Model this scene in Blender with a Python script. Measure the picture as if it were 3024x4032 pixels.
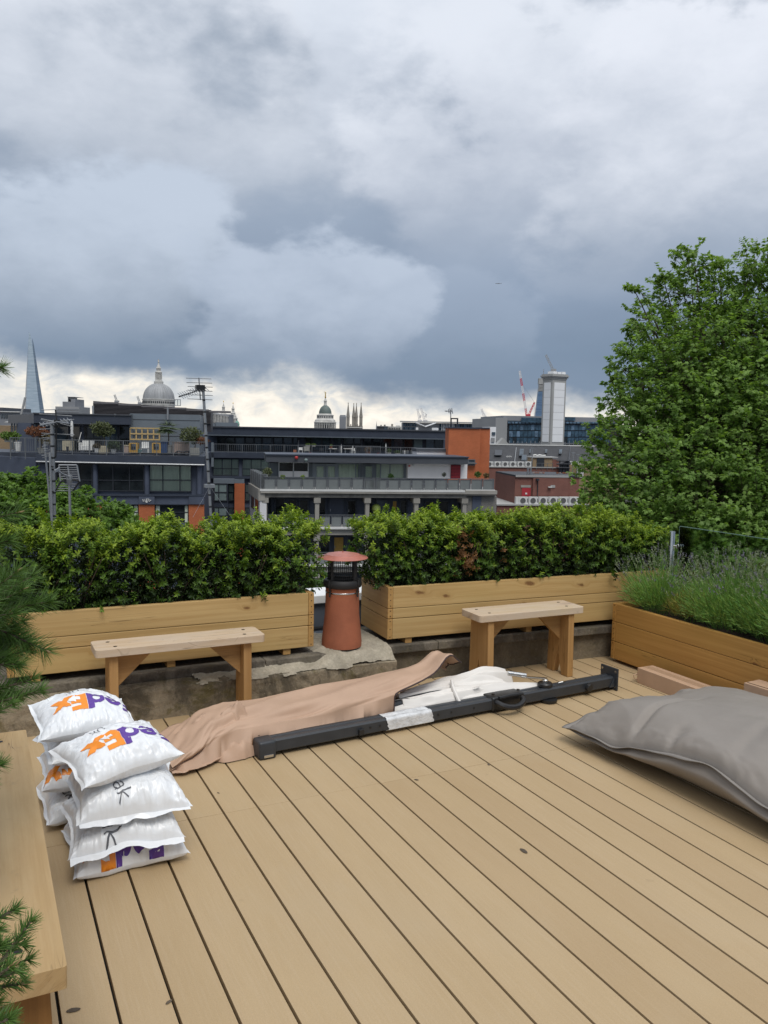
import bpy, bmesh, math, random
import numpy as np
from mathutils import Vector, Matrix

random.seed(7); RNG = np.random.default_rng(7)
R = math.radians
for o in list(bpy.data.objects): bpy.data.objects.remove(o)
scene = bpy.context.scene
COL = scene.collection
GZ = -20.0                       # street level, the deck of the terrace is z = 0

# ------------------------------------------------------------------ camera
F_PX, CX, CY = 3261.0, 1512.0, 2016.0      # focal length in photo pixels
HEAD, PITCH, ROLL, EYE = R(26.4), R(5.66), R(1.1), 1.65
_r = np.array([math.cos(HEAD), -math.sin(HEAD), 0.0]); _F = np.array([math.sin(HEAD), math.cos(HEAD), 0.0]); _Z = np.array([0, 0, 1.0])
_fwd = _F*math.cos(PITCH) - _Z*math.sin(PITCH); _up = _F*math.sin(PITCH) + _Z*math.cos(PITCH)
_cx = math.cos(ROLL)*_r + math.sin(ROLL)*_up; _cy = -math.sin(ROLL)*_r + math.cos(ROLL)*_up
cam = bpy.data.cameras.new('camera'); camo = bpy.data.objects.new('camera', cam); COL.objects.link(camo)
cam.sensor_fit = 'VERTICAL'; cam.sensor_height = 24.0; cam.lens = 24.0*F_PX/4032.0
cam.clip_start = 0.05; cam.clip_end = 9000
M4 = Matrix.Identity(4)
for i in range(3):
    M4[i][0] = _cx[i]; M4[i][1] = _cy[i]; M4[i][2] = -_fwd[i]
M4[2][3] = EYE
camo.matrix_world = M4
scene.camera = camo
scene.render.resolution_x = 768; scene.render.resolution_y = 1024

def ray(px, py):
    return (px-CX)*_cx - (py-CY)*_cy + F_PX*_fwd
def gz(px, py, z=0.0):                      # where a photo pixel meets the level z
    r = ray(px, py); t = (z-EYE)/r[2]; p = r*t; p[2] += EYE; return p
def at(px, py, dist):                       # a point at a real distance from the camera
    r = ray(px, py); t = dist/float(r@_F); p = r*t; p[2] += EYE; return p
def hit(px, py, o, n):
    r = ray(px, py); c = np.array([0, 0, EYE]); t = float((np.array(o)-c)@n)/float(r@n); return c + r*t

# ------------------------------------------------------------------ node helper
class NT:
    def __init__(s, tree): s.t = tree
    def n(s, typ, **kw):
        nd = s.t.nodes.new(typ)
        for k, v in kw.items(): setattr(nd, k, v)
        return nd
    def set(s, sock, v):
        if hasattr(v, 'is_output') or isinstance(v, bpy.types.NodeSocket): s.t.links.new(v, sock)
        elif v is not None:
            if sock.type == 'RGBA' and not hasattr(v, '__len__'): v = (v, v, v, 1)
            if sock.type == 'RGBA' and len(v) == 3: v = (*v, 1)
            sock.default_value = v
    def m(s, op, a, b=None, c=None, clamp=False):
        nd = s.n('ShaderNodeMath', operation=op, use_clamp=clamp)
        s.set(nd.inputs[0], a)
        if b is not None: s.set(nd.inputs[1], b)
        if c is not None: s.set(nd.inputs[2], c)
        return nd.outputs[0]
    def vm(s, op, a, b=None):
        nd = s.n('ShaderNodeVectorMath', operation=op); s.set(nd.inputs[0], a)
        if b is not None: s.set(nd.inputs[1], b)
        return nd.outputs[0]
    def mix(s, f, a, b, mode='MIX'):
        nd = s.n('ShaderNodeMix', data_type='RGBA', blend_type=mode)
        s.set(nd.inputs[0], f); s.set(nd.inputs[6], a); s.set(nd.inputs[7], b); return nd.outputs[2]
    def ramp(s, f, stops, interp='LINEAR'):
        nd = s.n('ShaderNodeValToRGB'); cr = nd.color_ramp; cr.interpolation = interp
        while len(cr.elements) < len(stops): cr.elements.new(0.5)
        for e, (p, c) in zip(cr.elements, stops):
            e.position = p; e.color = (*c, 1) if hasattr(c, '__len__') else (c, c, c, 1)
        s.set(nd.inputs[0], f); return nd.outputs[0]
    def noise(s, vec, scale, detail=4, rough=0.5, dist=0.0, out=0):
        nd = s.n('ShaderNodeTexNoise'); s.set(nd.inputs['Vector'], vec)
        nd.inputs['Scale'].default_value = scale; nd.inputs['Detail'].default_value = detail
        nd.inputs['Roughness'].default_value = rough; nd.inputs['Distortion'].default_value = dist
        return nd.outputs[out]
    def ss(s, x, a, b, lo=0.0, hi=1.0):
        nd = s.n('ShaderNodeMapRange', interpolation_type='SMOOTHSTEP'); s.set(nd.inputs[0], x)
        nd.inputs[1].default_value = a; nd.inputs[2].default_value = b; nd.inputs[3].default_value = lo; nd.inputs[4].default_value = hi
        return nd.outputs[0]
    def scale(s, vec, sc, loc=(0, 0, 0)):
        nd = s.n('ShaderNodeMapping'); s.set(nd.inputs[0], vec); nd.inputs[1].default_value = loc; nd.inputs[3].default_value = sc
        return nd.outputs[0]
    def sep(s, v):
        nd = s.n('ShaderNodeSeparateXYZ'); s.set(nd.inputs[0], v); return nd.outputs
    def comb(s, x, y, z):
        nd = s.n('ShaderNodeCombineXYZ'); s.set(nd.inputs[0], x); s.set(nd.inputs[1], y); s.set(nd.inputs[2], z); return nd.outputs[0]

# ------------------------------------------------------------------ sky, sun, exposure
SUN_EL, SUN_AZ = R(58), HEAD + R(162)       # high behind the camera, veiled by cloud
world = bpy.data.worlds.new('World'); scene.world = world; world.use_nodes = True
wt = world.node_tree; wt.nodes.clear(); w = NT(wt)
def build_sky():
    tc = w.n('ShaderNodeTexCoord').outputs['Generated']
    d = w.vm('NORMALIZE', tc); x, y, z = w.sep(d)[:3]
    xr = w.m('SUBTRACT', w.m('MULTIPLY', x, math.cos(HEAD)), w.m('MULTIPLY', y, math.sin(HEAD)))
    yr = w.m('ADD', w.m('MULTIPLY', x, math.sin(HEAD)), w.m('MULTIPLY', y, math.cos(HEAD)))
    X = w.m('MULTIPLY', w.m('ARCTAN2', xr, yr), 1.789)          # one unit: 1000 px of a 1659 px wide view
    E = w.m('MULTIPLY', w.m('ARCSINE', z), 1.789)
    flat = w.comb(xr, yr, w.m('MULTIPLY', z, 1.7))
    n1 = w.noise(w.vm('ADD', flat, (3.1, 1.7, 0.4)), 5.0, 9, 0.52, 0.0)
    n2 = w.noise(w.vm('ADD', flat, (7.7, 2.2, 5.1)), 12.0, 8, 0.54, 0.0)
    n3 = w.noise(w.vm('ADD', flat, (1.3, 9.2, 2.6)), 2.6, 5, 0.5, 0.0)
    n4 = w.noise(w.vm('ADD', w.scale(flat, (1, 1, 1.15)), (4.4, 0.2, 8.8)), 19.0, 9, 0.58, 0.5)
    a1 = w.m('SUBTRACT', n1, 0.5); a2 = w.m('SUBTRACT', n2, 0.5); a3 = w.m('SUBTRACT', n3, 0.5); a4 = w.m('SUBTRACT', n4, 0.5)
    # overcast: dark belly low down, brighter towards the zenith
    ew = w.m('ADD', E, w.m('MULTIPLY', a3, 0.22))
    base = w.ramp(w.m('DIVIDE', ew, 2.8, clamp=True), [(0.0, (0.181, 0.237, 0.322)), (0.05, (0.169, 0.227, 0.315)), (0.10, (0.211, 0.268, 0.359)), (0.18, (0.260, 0.315, 0.401)),
                  (0.27, (0.290, 0.342, 0.419)), (0.36, (0.353, 0.401, 0.478)), (0.55, (0.687, 0.719, 0.772)), (1.0, (0.981, 1.005, 1.039))])
    base = w.mix(1.0, base, w.ramp(w.m('ADD', w.m('MULTIPLY', a3, 0.9), w.m('ADD', w.m('MULTIPLY', a1, 0.8), 0.5)), [(0.1, .86), (0.5, 1.0), (0.9, 1.12)]), 'MULTIPLY')
    col = base
    def billow(cx, cy, rx, ry, dark, light, edge=0.30, k1=1.35, k2=0.50, lo=-0.9, hi=0.75, opac=1.0):
        nonlocal col
        qx = w.m('DIVIDE', w.m('SUBTRACT', X, cx), rx); qy = w.m('DIVIDE', w.m('SUBTRACT', E, cy), ry)
        f = w.m('SUBTRACT', 1.0, w.m('ADD', w.m('MULTIPLY', qx, qx), w.m('MULTIPLY', qy, qy)))
        wob = w.m('ADD', w.m('MULTIPLY', a1, k1), w.m('ADD', w.m('MULTIPLY', a2, k2), w.m('MULTIPLY', a4, 0.16)))
        f = w.m('ADD', f, w.m('MULTIPLY', wob, 1.9))
        fade = w.ss(qy, -1.0, 0.0)                                # melts away below
        mask = w.m('MULTIPLY', w.m('MULTIPLY', w.ss(f, 0.0, edge), fade), opac)
        sh = w.ss(w.m('ADD', w.m('ADD', qy, w.m('ADD', w.m('MULTIPLY', a4, 0.45), w.m('MULTIPLY', a2, 1.0))), w.m('MULTIPLY', a1, 1.2)), lo, hi)
        col = w.mix(mask, col, w.mix(sh, dark, light))
    # high pale masses, then the nearer grey towers under them
    billow(-0.55, 0.66, 0.62, 0.42, (0.353, 0.399, 0.470), (0.619, 0.656, 0.723), 0.9)
    billow(0.04, 0.72, 0.24, 0.34, (0.363, 0.409, 0.485), (0.612, 0.656, 0.729), 0.5)
    billow(0.30, 0.58, 0.40, 0.32, (0.344, 0.389, 0.470), (0.636, 0.673, 0.740), 0.5)
    billow(0.62, 0.54, 0.34, 0.34, (0.314, 0.364, 0.445), (0.664, 0.696, 0.762), 0.40)
    billow(-0.62, 0.30, 0.46, 0.22, (0.250, 0.300, 0.376), (0.444, 0.504, 0.595), 0.42)
    billow(-0.20, 0.235, 0.28, 0.21, (0.202, 0.254, 0.337), (0.410, 0.470, 0.565), 0.38)
    billow(0.12, 0.19, 0.20, 0.13, (0.187, 0.239, 0.322), (0.329, 0.388, 0.484), 0.42, opac=0.35)
    # clear bright strip under the cloud base
    edge = w.m('ADD', w.m('ADD', 0.086, w.m('MULTIPLY', X, -0.062)), w.m('ADD', w.m('MULTIPLY', a1, 0.16), w.m('MULTIPLY', a2, 0.07)))
    under = w.ss(w.m('SUBTRACT', edge, E), -0.030, 0.030)
    cu = w.m('ADD', w.m('MULTIPLY', a4, 1.5), w.m('ADD', w.m('MULTIPLY', a2, 0.8), w.m('MULTIPLY', E, -2.0)))
    strip = w.ramp(w.m('ADD', cu, 0.60), [(0.20, (.45, .485, .52)), (0.42, (.63, .63, .615)), (0.55, (.76, .72, .65)), (0.72, (.88, .825, .735))])
    col = w.mix(under, col, strip)
    # below the skyline: dull ground light
    col = w.mix(w.ss(E, -0.05, -0.20), col, (.14, .14, .13))
    sky = w.n('ShaderNodeTexSky', sky_type='NISHITA', sun_disc=False, sun_elevation=SUN_EL, sun_rotation=SUN_AZ)
    b1 = w.n('ShaderNodeBackground'); w.set(b1.inputs[0], sky.outputs[0]); b1.inputs[1].default_value = 0.08
    b2 = w.n('ShaderNodeBackground'); w.set(b2.inputs[0], col); b2.inputs[1].default_value = 1.0
    ms = w.n('ShaderNodeMixShader'); ms.inputs[0].default_value = 0.97
    wt.links.new(b1.outputs[0], ms.inputs[1]); wt.links.new(b2.outputs[0], ms.inputs[2])
    out = w.n('ShaderNodeOutputWorld'); wt.links.new(ms.outputs[0], out.inputs[0])
build_sky()
sl = bpy.data.lights.new('sun', 'SUN'); sl.energy = 1.5; sl.angle = R(28); sl.color = (1.0, 0.965, 0.91)
so = bpy.data.objects.new('sun', sl); COL.objects.link(so)
sd = Vector((math.sin(SUN_AZ)*math.cos(SUN_EL), math.cos(SUN_AZ)*math.cos(SUN_EL), math.sin(SUN_EL)))
so.rotation_euler = sd.to_track_quat('Z', 'Y').to_euler(); so.location = (0, 0, 40)
vs = scene.view_settings; vs.view_transform = 'Standard'; vs.look = 'None'; vs.exposure = 0.33; vs.gamma = 1.0; vs.use_curve_mapping = False
scene.cycles.max_bounces = 6; scene.cycles.transparent_max_bounces = 8; scene.cycles.use_denoising = True

# ------------------------------------------------------------------ materials
MATS = {}
def newmat(name):
    m = bpy.data.materials.new(name); m.use_nodes = True; t = m.node_tree; t.nodes.clear(); n = NT(t)
    b = n.n('ShaderNodeBsdfPrincipled'); o = n.n('ShaderNodeOutputMaterial'); t.links.new(b.outputs[0], o.inputs[0])
    MATS[name] = m; return m, n, b, o
def plain(name, col, rough=0.6, metal=0.0, var=0.10, scale=6.0, bump=0.0, bscale=40.0, spec=0.5, stain=0.0, stretch=(1, 1, 1)):
    """a surface with mottled colour, optional dirt and fine relief"""
    m, n, b, o = newmat(name)
    tc = n.n('ShaderNodeTexCoord').outputs['Object']; rnd = n.n('ShaderNodeObjectInfo').outputs['Random']
    v = n.vm('ADD', tc, n.comb(n.m('MULTIPLY', rnd, 37.0), n.m('MULTIPLY', rnd, 11.0), n.m('MULTIPLY', rnd, 53.0)))
    vs_ = n.scale(v, stretch)
    f = n.noise(vs_, scale, 5, 0.6)
    lo = tuple(c*(1-var*1.6) for c in col); hi = tuple(min(1, c*(1+var*1.6)) for c in col)
    c = n.ramp(f, [(0.25, lo), (0.75, hi)])
    if stain:
        f2 = n.noise(vs_, scale*0.35, 6, 0.65, 0.4)
        c = n.mix(n.m('MULTIPLY', n.ss(f2, 0.5, 0.72), stain), c, tuple(k*0.45 for k in col))
    n.set(b.inputs['Base Color'], c); b.inputs['Roughness'].default_value = rough; b.inputs['Metallic'].default_value = metal
    b.inputs['Specular IOR Level'].default_value = spec
    if bump:
        bp = n.n('ShaderNodeBump'); bp.inputs['Strength'].default_value = bump; bp.inputs['Distance'].default_value = 0.01
        n.set(bp.inputs['Height'], n.noise(v, bscale, 5, 0.6)); n.set(b.inputs['Normal'], bp.outputs[0])
    return m

def wood(name, light, dark, knot, knots=0.5, rough=0.62, weather=0.0, wcol=(.42, .36, .30), bump=0.25, kscale=(2.3, 0, 5.2), scratch=0.0):
    """sawn timber, grain along local x"""
    m, n, b, o = newmat(name)
    tc = n.n('ShaderNodeTexCoord').outputs['Object']; rnd = n.n('ShaderNodeObjectInfo').outputs['Random']
    off = n.comb(n.m('MULTIPLY', rnd, 61.0), n.m('MULTIPLY', rnd, 17.0), n.m('MULTIPLY', rnd, 29.0))
    v = n.vm('ADD', tc, off); x, y, z = n.sep(v)[:3]
    wv = n.noise(n.scale(v, (1.1, 3, 3)), 1.6, 3, 0.5, 0, 1)
    # knots
    kv = n.scale(n.comb(n.m('ADD', x, n.m('MULTIPLY', z, 0.8)), n.m('ADD', z, n.m('MULTIPLY', y, 1.0)), 0.0), (kscale[0], kscale[2], 0))
    vo = n.n('ShaderNodeTexVoronoi', feature='F1', voronoi_dimensions='2D'); n.set(vo.inputs['Vector'], kv); vo.inputs['Scale'].default_value = 1.0
    kc = n.sep(vo.outputs['Color']); kr = kc[0]; kd = n.m('DIVIDE', n.m('ADD', vo.outputs['Distance'], n.m('MULTIPLY', n.m('SUBTRACT', n.noise(v, 22, 3), 0.5), 0.14)), n.m('ADD', 0.35, n.m('MULTIPLY', kc[1], 0.75)))
    on = n.m('GREATER_THAN', knots, kr)
    halo = n.m('MULTIPLY', n.ss(kd, 0.42, 0.02), on); core = n.m('MULTIPLY', n.ss(n.m('ADD', kd, n.m('MULTIPLY', n.noise(v, 60, 3), 0.05)), 0.19, 0.07), on)
    # growth rings, bent round the knots
    zz = n.m('ADD', n.m('ADD', z, n.m('MULTIPLY', y, 0.8)), n.m('MULTIPLY', halo, 0.045))
    gv = n.comb(n.m('MULTIPLY', x, 0.55), n.m('MULTIPLY', y, 7.0), n.m('MULTIPLY', zz, 26.0))
    g1 = n.noise(gv, 1.5, 4, 0.55, 0.5)
    g2 = n.noise(n.comb(n.m('MULTIPLY', x, 3.0), n.m('MULTIPLY', y, 60.0), n.m('MULTIPLY', zz, 170.0)), 1.5, 3, 0.6)
    tone = n.m('ADD', n.m('MULTIPLY', g1, 0.75), n.m('MULTIPLY', g2, 0.25))
    c = n.ramp(tone, [(0.30, dark), (0.50, tuple((a+bb)/2 for a, bb in zip(light, dark))), (0.66, light)])
    c = n.mix(n.m('MULTIPLY', rnd, 0.35), c, tuple(k*0.82 for k in light))
    big = n.noise(n.scale(v, (0.7, 2, 3)), 1.4, 3, 0.5)
    c = n.mix(n.ss(big, 0.45, 0.75, 0, 0.35), c, tuple(k*s_ for k, s_ in zip(light, (0.80, 0.85, 0.72))))
    c = n.mix(n.m('MULTIPLY', halo, 0.40), c, tuple(k*1.0 for k in dark))
    c = n.mix(n.m('MULTIPLY', core, 0.80), c, n.mix(n.ss(n.m('FRACT', n.m('MULTIPLY', kd, 22.0)), .3, .8), knot, tuple(k*2.2 for k in knot)))
    # thin drying splits
    sp = n.noise(n.comb(n.m('MULTIPLY', x, 1.2), n.m('MULTIPLY', y, 10.0), n.m('MULTIPLY', zz, 42.0)), 1.0, 2, 0.5)
    split = n.m('MULTIPLY', n.ss(n.m('ABSOLUTE', n.m('SUBTRACT', sp, 0.5)), 0.010, 0.003), n.ss(n.noise(v, 1.7, 2), 0.56, 0.66))
    c = n.mix(n.m('MULTIPLY', split, 0.65), c, tuple(k*0.35 for k in dark))
    if weather:
        wn = n.noise(n.scale(v, (1.2, 5, 5)), 3.0, 6, 0.65)
        c = n.mix(n.m('MULTIPLY', n.ss(wn, 0.35, 0.65), weather), c, wcol)
        sn = n.noise(v, 9.0, 6, 0.7); c = n.mix(n.ss(sn, 0.60, 0.74, 0, 0.45), c, tuple(k*0.5 for k in wcol))
    if scratch:
        s2 = n.noise(n.scale(v, (0.9, 6.0, 1)), 2.2, 1, 0.4, 1.2)
        sc = n.m('MULTIPLY', n.ss(n.m('ABSOLUTE', n.m('SUBTRACT', s2, 0.52)), 0.006, 0.002), n.ss(n.noise(v, 3.1, 2), 0.52, 0.60))
        c = n.mix(n.m('MULTIPLY', sc, scratch), c, (.10, .06, .03))
    n.set(b.inputs['Base Color'], c); b.inputs['Roughness'].default_value = rough; b.inputs['Specular IOR Level'].default_value = 0.35
    bp = n.n('ShaderNodeBump'); bp.inputs['Strength'].default_value = bump; bp.inputs['Distance'].default_value = 0.004
    n.set(bp.inputs['Height'], n.m('SUBTRACT', tone, n.m('MULTIPLY', split, 0.8))); n.set(b.inputs['Normal'], bp.outputs[0])
    return m

def leafmat(name, trans=0.35, rough=0.5, spec=0.35):
    m, n, b, o = newmat(name)
    at_ = n.n('ShaderNodeAttribute', attribute_name='tint').outputs['Color']
    n.set(b.inputs['Base Color'], at_); b.inputs['Roughness'].default_value = rough; b.inputs['Specular IOR Level'].default_value = spec
    tr = n.n('ShaderNodeBsdfTranslucent'); n.set(tr.inputs[0], n.mix(1.0, at_, (1.25, 1.3, 0.55), 'MULTIPLY'))
    ms = n.n('ShaderNodeMixShader'); ms.inputs[0].default_value = trans
    m.node_tree.links.new(b.outputs[0], ms.inputs[1]); m.node_tree.links.new(tr.outputs[0], ms.inputs[2]); m.node_tree.links.new(ms.outputs[0], o.inputs[0])
    return m

def glassy(name, col=(.02, .025, .03), rough=0.06):
    m, n, b, o = newmat(name)
    tc = n.n('ShaderNodeTexCoord').outputs['Object']; rnd = n.n('ShaderNodeObjectInfo').outputs['Random']
    v = n.vm('ADD', tc, n.comb(n.m('MULTIPLY', rnd, 97.0), 0.0, n.m('MULTIPLY', rnd, 41.0)))
    f = n.noise(v, 0.9, 5, 0.6); c = n.ramp(f, [(0.3, tuple(k*0.4 for k in col)), (0.7, tuple(k*1.7 for k in col))])
    n.set(b.inputs['Base Color'], c); b.inputs['Roughness'].default_value = rough; b.inputs['IOR'].default_value = 1.5
    bp = n.n('ShaderNodeBump'); bp.inputs['Strength'].default_value = 0.06; n.set(bp.inputs['Height'], n.noise(v, 0.8, 2)); n.set(b.inputs['Normal'], bp.outputs[0])
    return m
def pane(name, tint=(.80, .86, .84), refl=0.10):
    m, n, b, o = newmat(name); t = m.node_tree
    tr = n.n('ShaderNodeBsdfTransparent'); n.set(tr.inputs[0], tint)
    gl = n.n('ShaderNodeBsdfGlossy'); gl.inputs['Roughness'].default_value = 0.03
    fr = n.n('ShaderNodeFresnel'); fr.inputs[0].default_value = 1.45
    ms = n.n('ShaderNodeMixShader'); n.set(ms.inputs[0], n.m('ADD', fr.outputs[0], refl))
    t.links.new(tr.outputs[0], ms.inputs[1]); t.links.new(gl.outputs[0], ms.inputs[2]); t.links.new(ms.outputs[0], o.inputs[0])
    return m
def brick(name, c1, c2, mortar, scale=1.0, var=0.12):
    m, n, b, o = newmat(name)
    tc = n.n('ShaderNodeTexCoord').outputs['Object']; x, y, z = n.sep(tc)[:3]
    bt = n.n('ShaderNodeTexBrick'); n.set(bt.inputs['Vector'], n.comb(n.m('ADD', x, y), z, 0.0))
    bt.inputs['Scale'].default_value = scale; bt.inputs['Mortar Size'].default_value = 0.012; bt.inputs['Brick Width'].default_value = 0.225; bt.inputs['Row Height'].default_value = 0.075
    n.set(bt.inputs['Color1'], c1); n.set(bt.inputs['Color2'], c2); n.set(bt.inputs['Mortar'], mortar)
    f = n.noise(tc, 0.6, 5, 0.6); c = n.mix(1.0, bt.outputs[0], n.ramp(f, [(0.3, 1-var), (0.7, 1+var)]), 'MULTIPLY')
    n.set(b.inputs['Base Color'], c); b.inputs['Roughness'].default_value = 0.85
    bp = n.n('ShaderNodeBump'); bp.inputs['Strength'].default_value = 0.4; bp.inputs['Distance'].default_value = 0.01; bp.invert = True
    n.set(bp.inputs['Height'], bt.outputs[1]); n.set(b.inputs['Normal'], bp.outputs[0])
    return m

# ------------------------------------------------------------------ mesh helpers
def tag(o, label, cat, group=None):
    o['label'] = label; o['category'] = cat
    if group: o['group'] = group
    return o
def struct(o): o['kind'] = 'structure'; return o
def stuff(o): o['kind'] = 'stuff'; return o
def empty(name, loc=(0, 0, 0), rz=0.0, label=None, cat=None, group=None):
    o = bpy.data.objects.new(name, None); COL.objects.link(o); o.location = tuple(float(k) for k in loc); o.rotation_euler = (0, 0, rz); o.empty_display_size = 0.1
    if label: tag(o, label, cat, group)
    return o
def M(m): return MATS[m] if isinstance(m, str) else m
def link(name, me, parent=None, loc=None, rot=None):
    o = bpy.data.objects.new(name, me); COL.objects.link(o)
    if parent: o.parent = parent
    if loc is not None: o.location = tuple(float(k) for k in loc)
    if rot is not None: o.rotation_euler = rot
    return o
class MB:
    """collects shapes, builds ONE mesh object"""
    def __init__(s): s.v = []; s.f = []
    def add(s, vs, fs):
        k = len(s.v); s.v += [tuple(float(c) for c in p) for p in vs]; s.f += [tuple(i+k for i in f) for f in fs]; return s
    def box(s, x0, x1, y0, y1, z0, z1):
        return s.add([(x0, y0, z0), (x1, y0, z0), (x1, y1, z0), (x0, y1, z0), (x0, y0, z1), (x1, y0, z1), (x1, y1, z1), (x0, y1, z1)],
                     [(0, 3, 2, 1), (4, 5, 6, 7), (0, 1, 5, 4), (1, 2, 6, 5), (2, 3, 7, 6), (3, 0, 4, 7)])
    def cyl(s, a, b, r0, r1=None, n=10, caps=True):
        a = Vector(a); b = Vector(b); r1 = r0 if r1 is None else r1; d = (b-a).normalized()
        u = d.orthogonal().normalized(); w_ = d.cross(u); vs = []
        for c, r in ((a, r0), (b, r1)):
            for i in range(n):
                t = 2*math.pi*i/n; vs.append(c + u*math.cos(t)*r + w_*math.sin(t)*r)
        fs = [(i, (i+1) % n, n+(i+1) % n, n+i) for i in range(n)]
        if caps: fs += [tuple(range(n-1, -1, -1)), tuple(range(n, 2*n))]
        return s.add(vs, fs)
    def bar(s, a, b, w_, h):
        a = Vector(a); b = Vector(b); d = (b-a).normalized(); up = Vector((0, 0, 1)) if abs(d.z) < 0.95 else Vector((0, 1, 0))
        sx = d.cross(up).normalized()*w_/2; sz = sx.cross(d).normalized()*h/2; vs = []
        for c in (a, b): vs += [c-sx-sz, c+sx-sz, c+sx+sz, c-sx+sz]
        return s.add(vs, [(0, 1, 2, 3), (7, 6, 5, 4), (0, 4, 5, 1), (1, 5, 6, 2), (2, 6, 7, 3), (3, 7, 4, 0)])
    def tube(s, pts, r, n=8):
        rs = r if hasattr(r, '__len__') else [r]*len(pts); pts = [Vector(p) for p in pts]; vs = []; u = None
        for i, p in enumerate(pts):
            d = (pts[min(i+1, len(pts)-1)]-pts[max(i-1, 0)]).normalized()
            u = d.orthogonal().normalized() if u is None else (u - d*u.dot(d)).normalized()
            w_ = d.cross(u)
            for k in range(n):
                t = 2*math.pi*k/n; vs.append(p + u*math.cos(t)*rs[i] + w_*math.sin(t)*rs[i])
        fs = [(i*n+k, i*n+(k+1) % n, (i+1)*n+(k+1) % n, (i+1)*n+k) for i in range(len(pts)-1) for k in range(n)]
        fs += [tuple(range(n-1, -1, -1)), tuple(range((len(pts)-1)*n, len(pts)*n))]
        return s.add(vs, fs)
    def lathe(s, prof, c=(0, 0, 0), n=24, close=True):
        vs = []; k = len(prof)
        for i in range(n):
            t = 2*math.pi*i/n
            for r, z in prof: vs.append((c[0]+r*math.cos(t), c[1]+r*math.sin(t), c[2]+z))
        fs = [(i*k+j, ((i+1) % n)*k+j, ((i+1) % n)*k+j+1, i*k+j+1) for i in range(n) for j in range(k-1)]
        if close:
            if prof[0][0] > 1e-6: fs.append(tuple(i*k for i in range(n-1, -1, -1)))
            if prof[-1][0] > 1e-6: fs.append(tuple(i*k+k-1 for i in range(n)))
        return s.add(vs, fs)
    def prism(s, poly, y0, y1):                      # polygon in x/z pushed along y
        n = len(poly); vs = [(x, y0, z) for x, z in poly] + [(x, y1, z) for x, z in poly]
        return s.add(vs, [tuple(range(n)), tuple(range(2*n-1, n-1, -1))] + [(i, n+i, n+(i+1) % n, (i+1) % n) for i in range(n)])
    def mesh(s, name, mat, smooth=False, bevel=0.0, seg=2, angle=35):
        me = bpy.data.meshes.new(name); bm = bmesh.new(); vs = [bm.verts.new(p) for p in s.v]
        for f in s.f:
            try: bm.faces.new([vs[i] for i in f])
            except ValueError: pass
        bmesh.ops.recalc_face_normals(bm, faces=bm.faces)
        if bevel: bmesh.ops.bevel(bm, geom=bm.edges[:], offset=bevel, segments=seg, profile=0.6, affect='EDGES', clamp_overlap=True)
        bm.to_mesh(me); bm.free()
        if smooth or (bevel and seg > 2):
            for p in me.polygons: p.use_smooth = True
            me.set_sharp_from_angle(angle=R(angle if not bevel else 60))
        me.materials.append(M(mat)); return me
    def build(s, name, mat, parent=None, smooth=False, bevel=0.0, loc=None, rot=None, seg=2, angle=35):
        return link(name, s.mesh(name, mat, smooth, bevel, seg, angle), parent, loc, rot)

def np_mesh(name, V, Fc, mat, tint=None, smooth=False):
    """V (n,3), Fc (m,k) faces with equal vertex count; tint (n,3) vertex colour"""
    me = bpy.data.meshes.new(name); V = np.asarray(V, np.float32); Fc = np.asarray(Fc, np.int32); m_, k = Fc.shape
    me.vertices.add(len(V)); me.vertices.foreach_set('co', V.ravel())
    me.loops.add(m_*k); me.loops.foreach_set('vertex_index', Fc.ravel())
    me.polygons.add(m_); me.polygons.foreach_set('loop_start', np.arange(m_, dtype=np.int32)*k)
    if tint is not None:
        at_ = me.attributes.new('tint', 'FLOAT_COLOR', 'POINT'); c = np.ones((len(V), 4), np.float32); c[:, :3] = tint; at_.data.foreach_set('color', c.ravel())
    me.update(calc_edges=True)
    if smooth: me.polygons.foreach_set('use_smooth', np.ones(m_, bool))
    me.materials.append(M(mat)); return me
def norm(a): return a/np.maximum(np.linalg.norm(a, axis=-1, keepdims=True), 1e-9)
def grid_faces(nu, nv):
    i, j = np.meshgrid(np.arange(nu-1), np.arange(nv-1), indexing='ij'); a = (i*nv+j).ravel()
    return np.stack([a, a+nv, a+nv+1, a+1], 1)
def vnoise(x, y, seed=0):
    """smooth 2-D value noise in [-1,1]"""
    x = np.asarray(x, float); y = np.asarray(y, float); xi = np.floor(x).astype(int); yi = np.floor(y).astype(int); fx = x-xi; fy = y-yi
    fx = fx*fx*(3-2*fx); fy = fy*fy*(3-2*fy)
    def h(a, b): v = np.sin(a*127.1+b*311.7+seed*74.7)*43758.5453; return 2*(v-np.floor(v))-1
    return (h(xi, yi)*(1-fx)+h(xi+1, yi)*fx)*(1-fy)+(h(xi, yi+1)*(1-fx)+h(xi+1, yi+1)*fx)*fy
def fbm(x, y, seed=0, o=4):
    return sum(vnoise(x*2**k, y*2**k, seed+k*13)*0.5**k for k in range(o))
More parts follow.
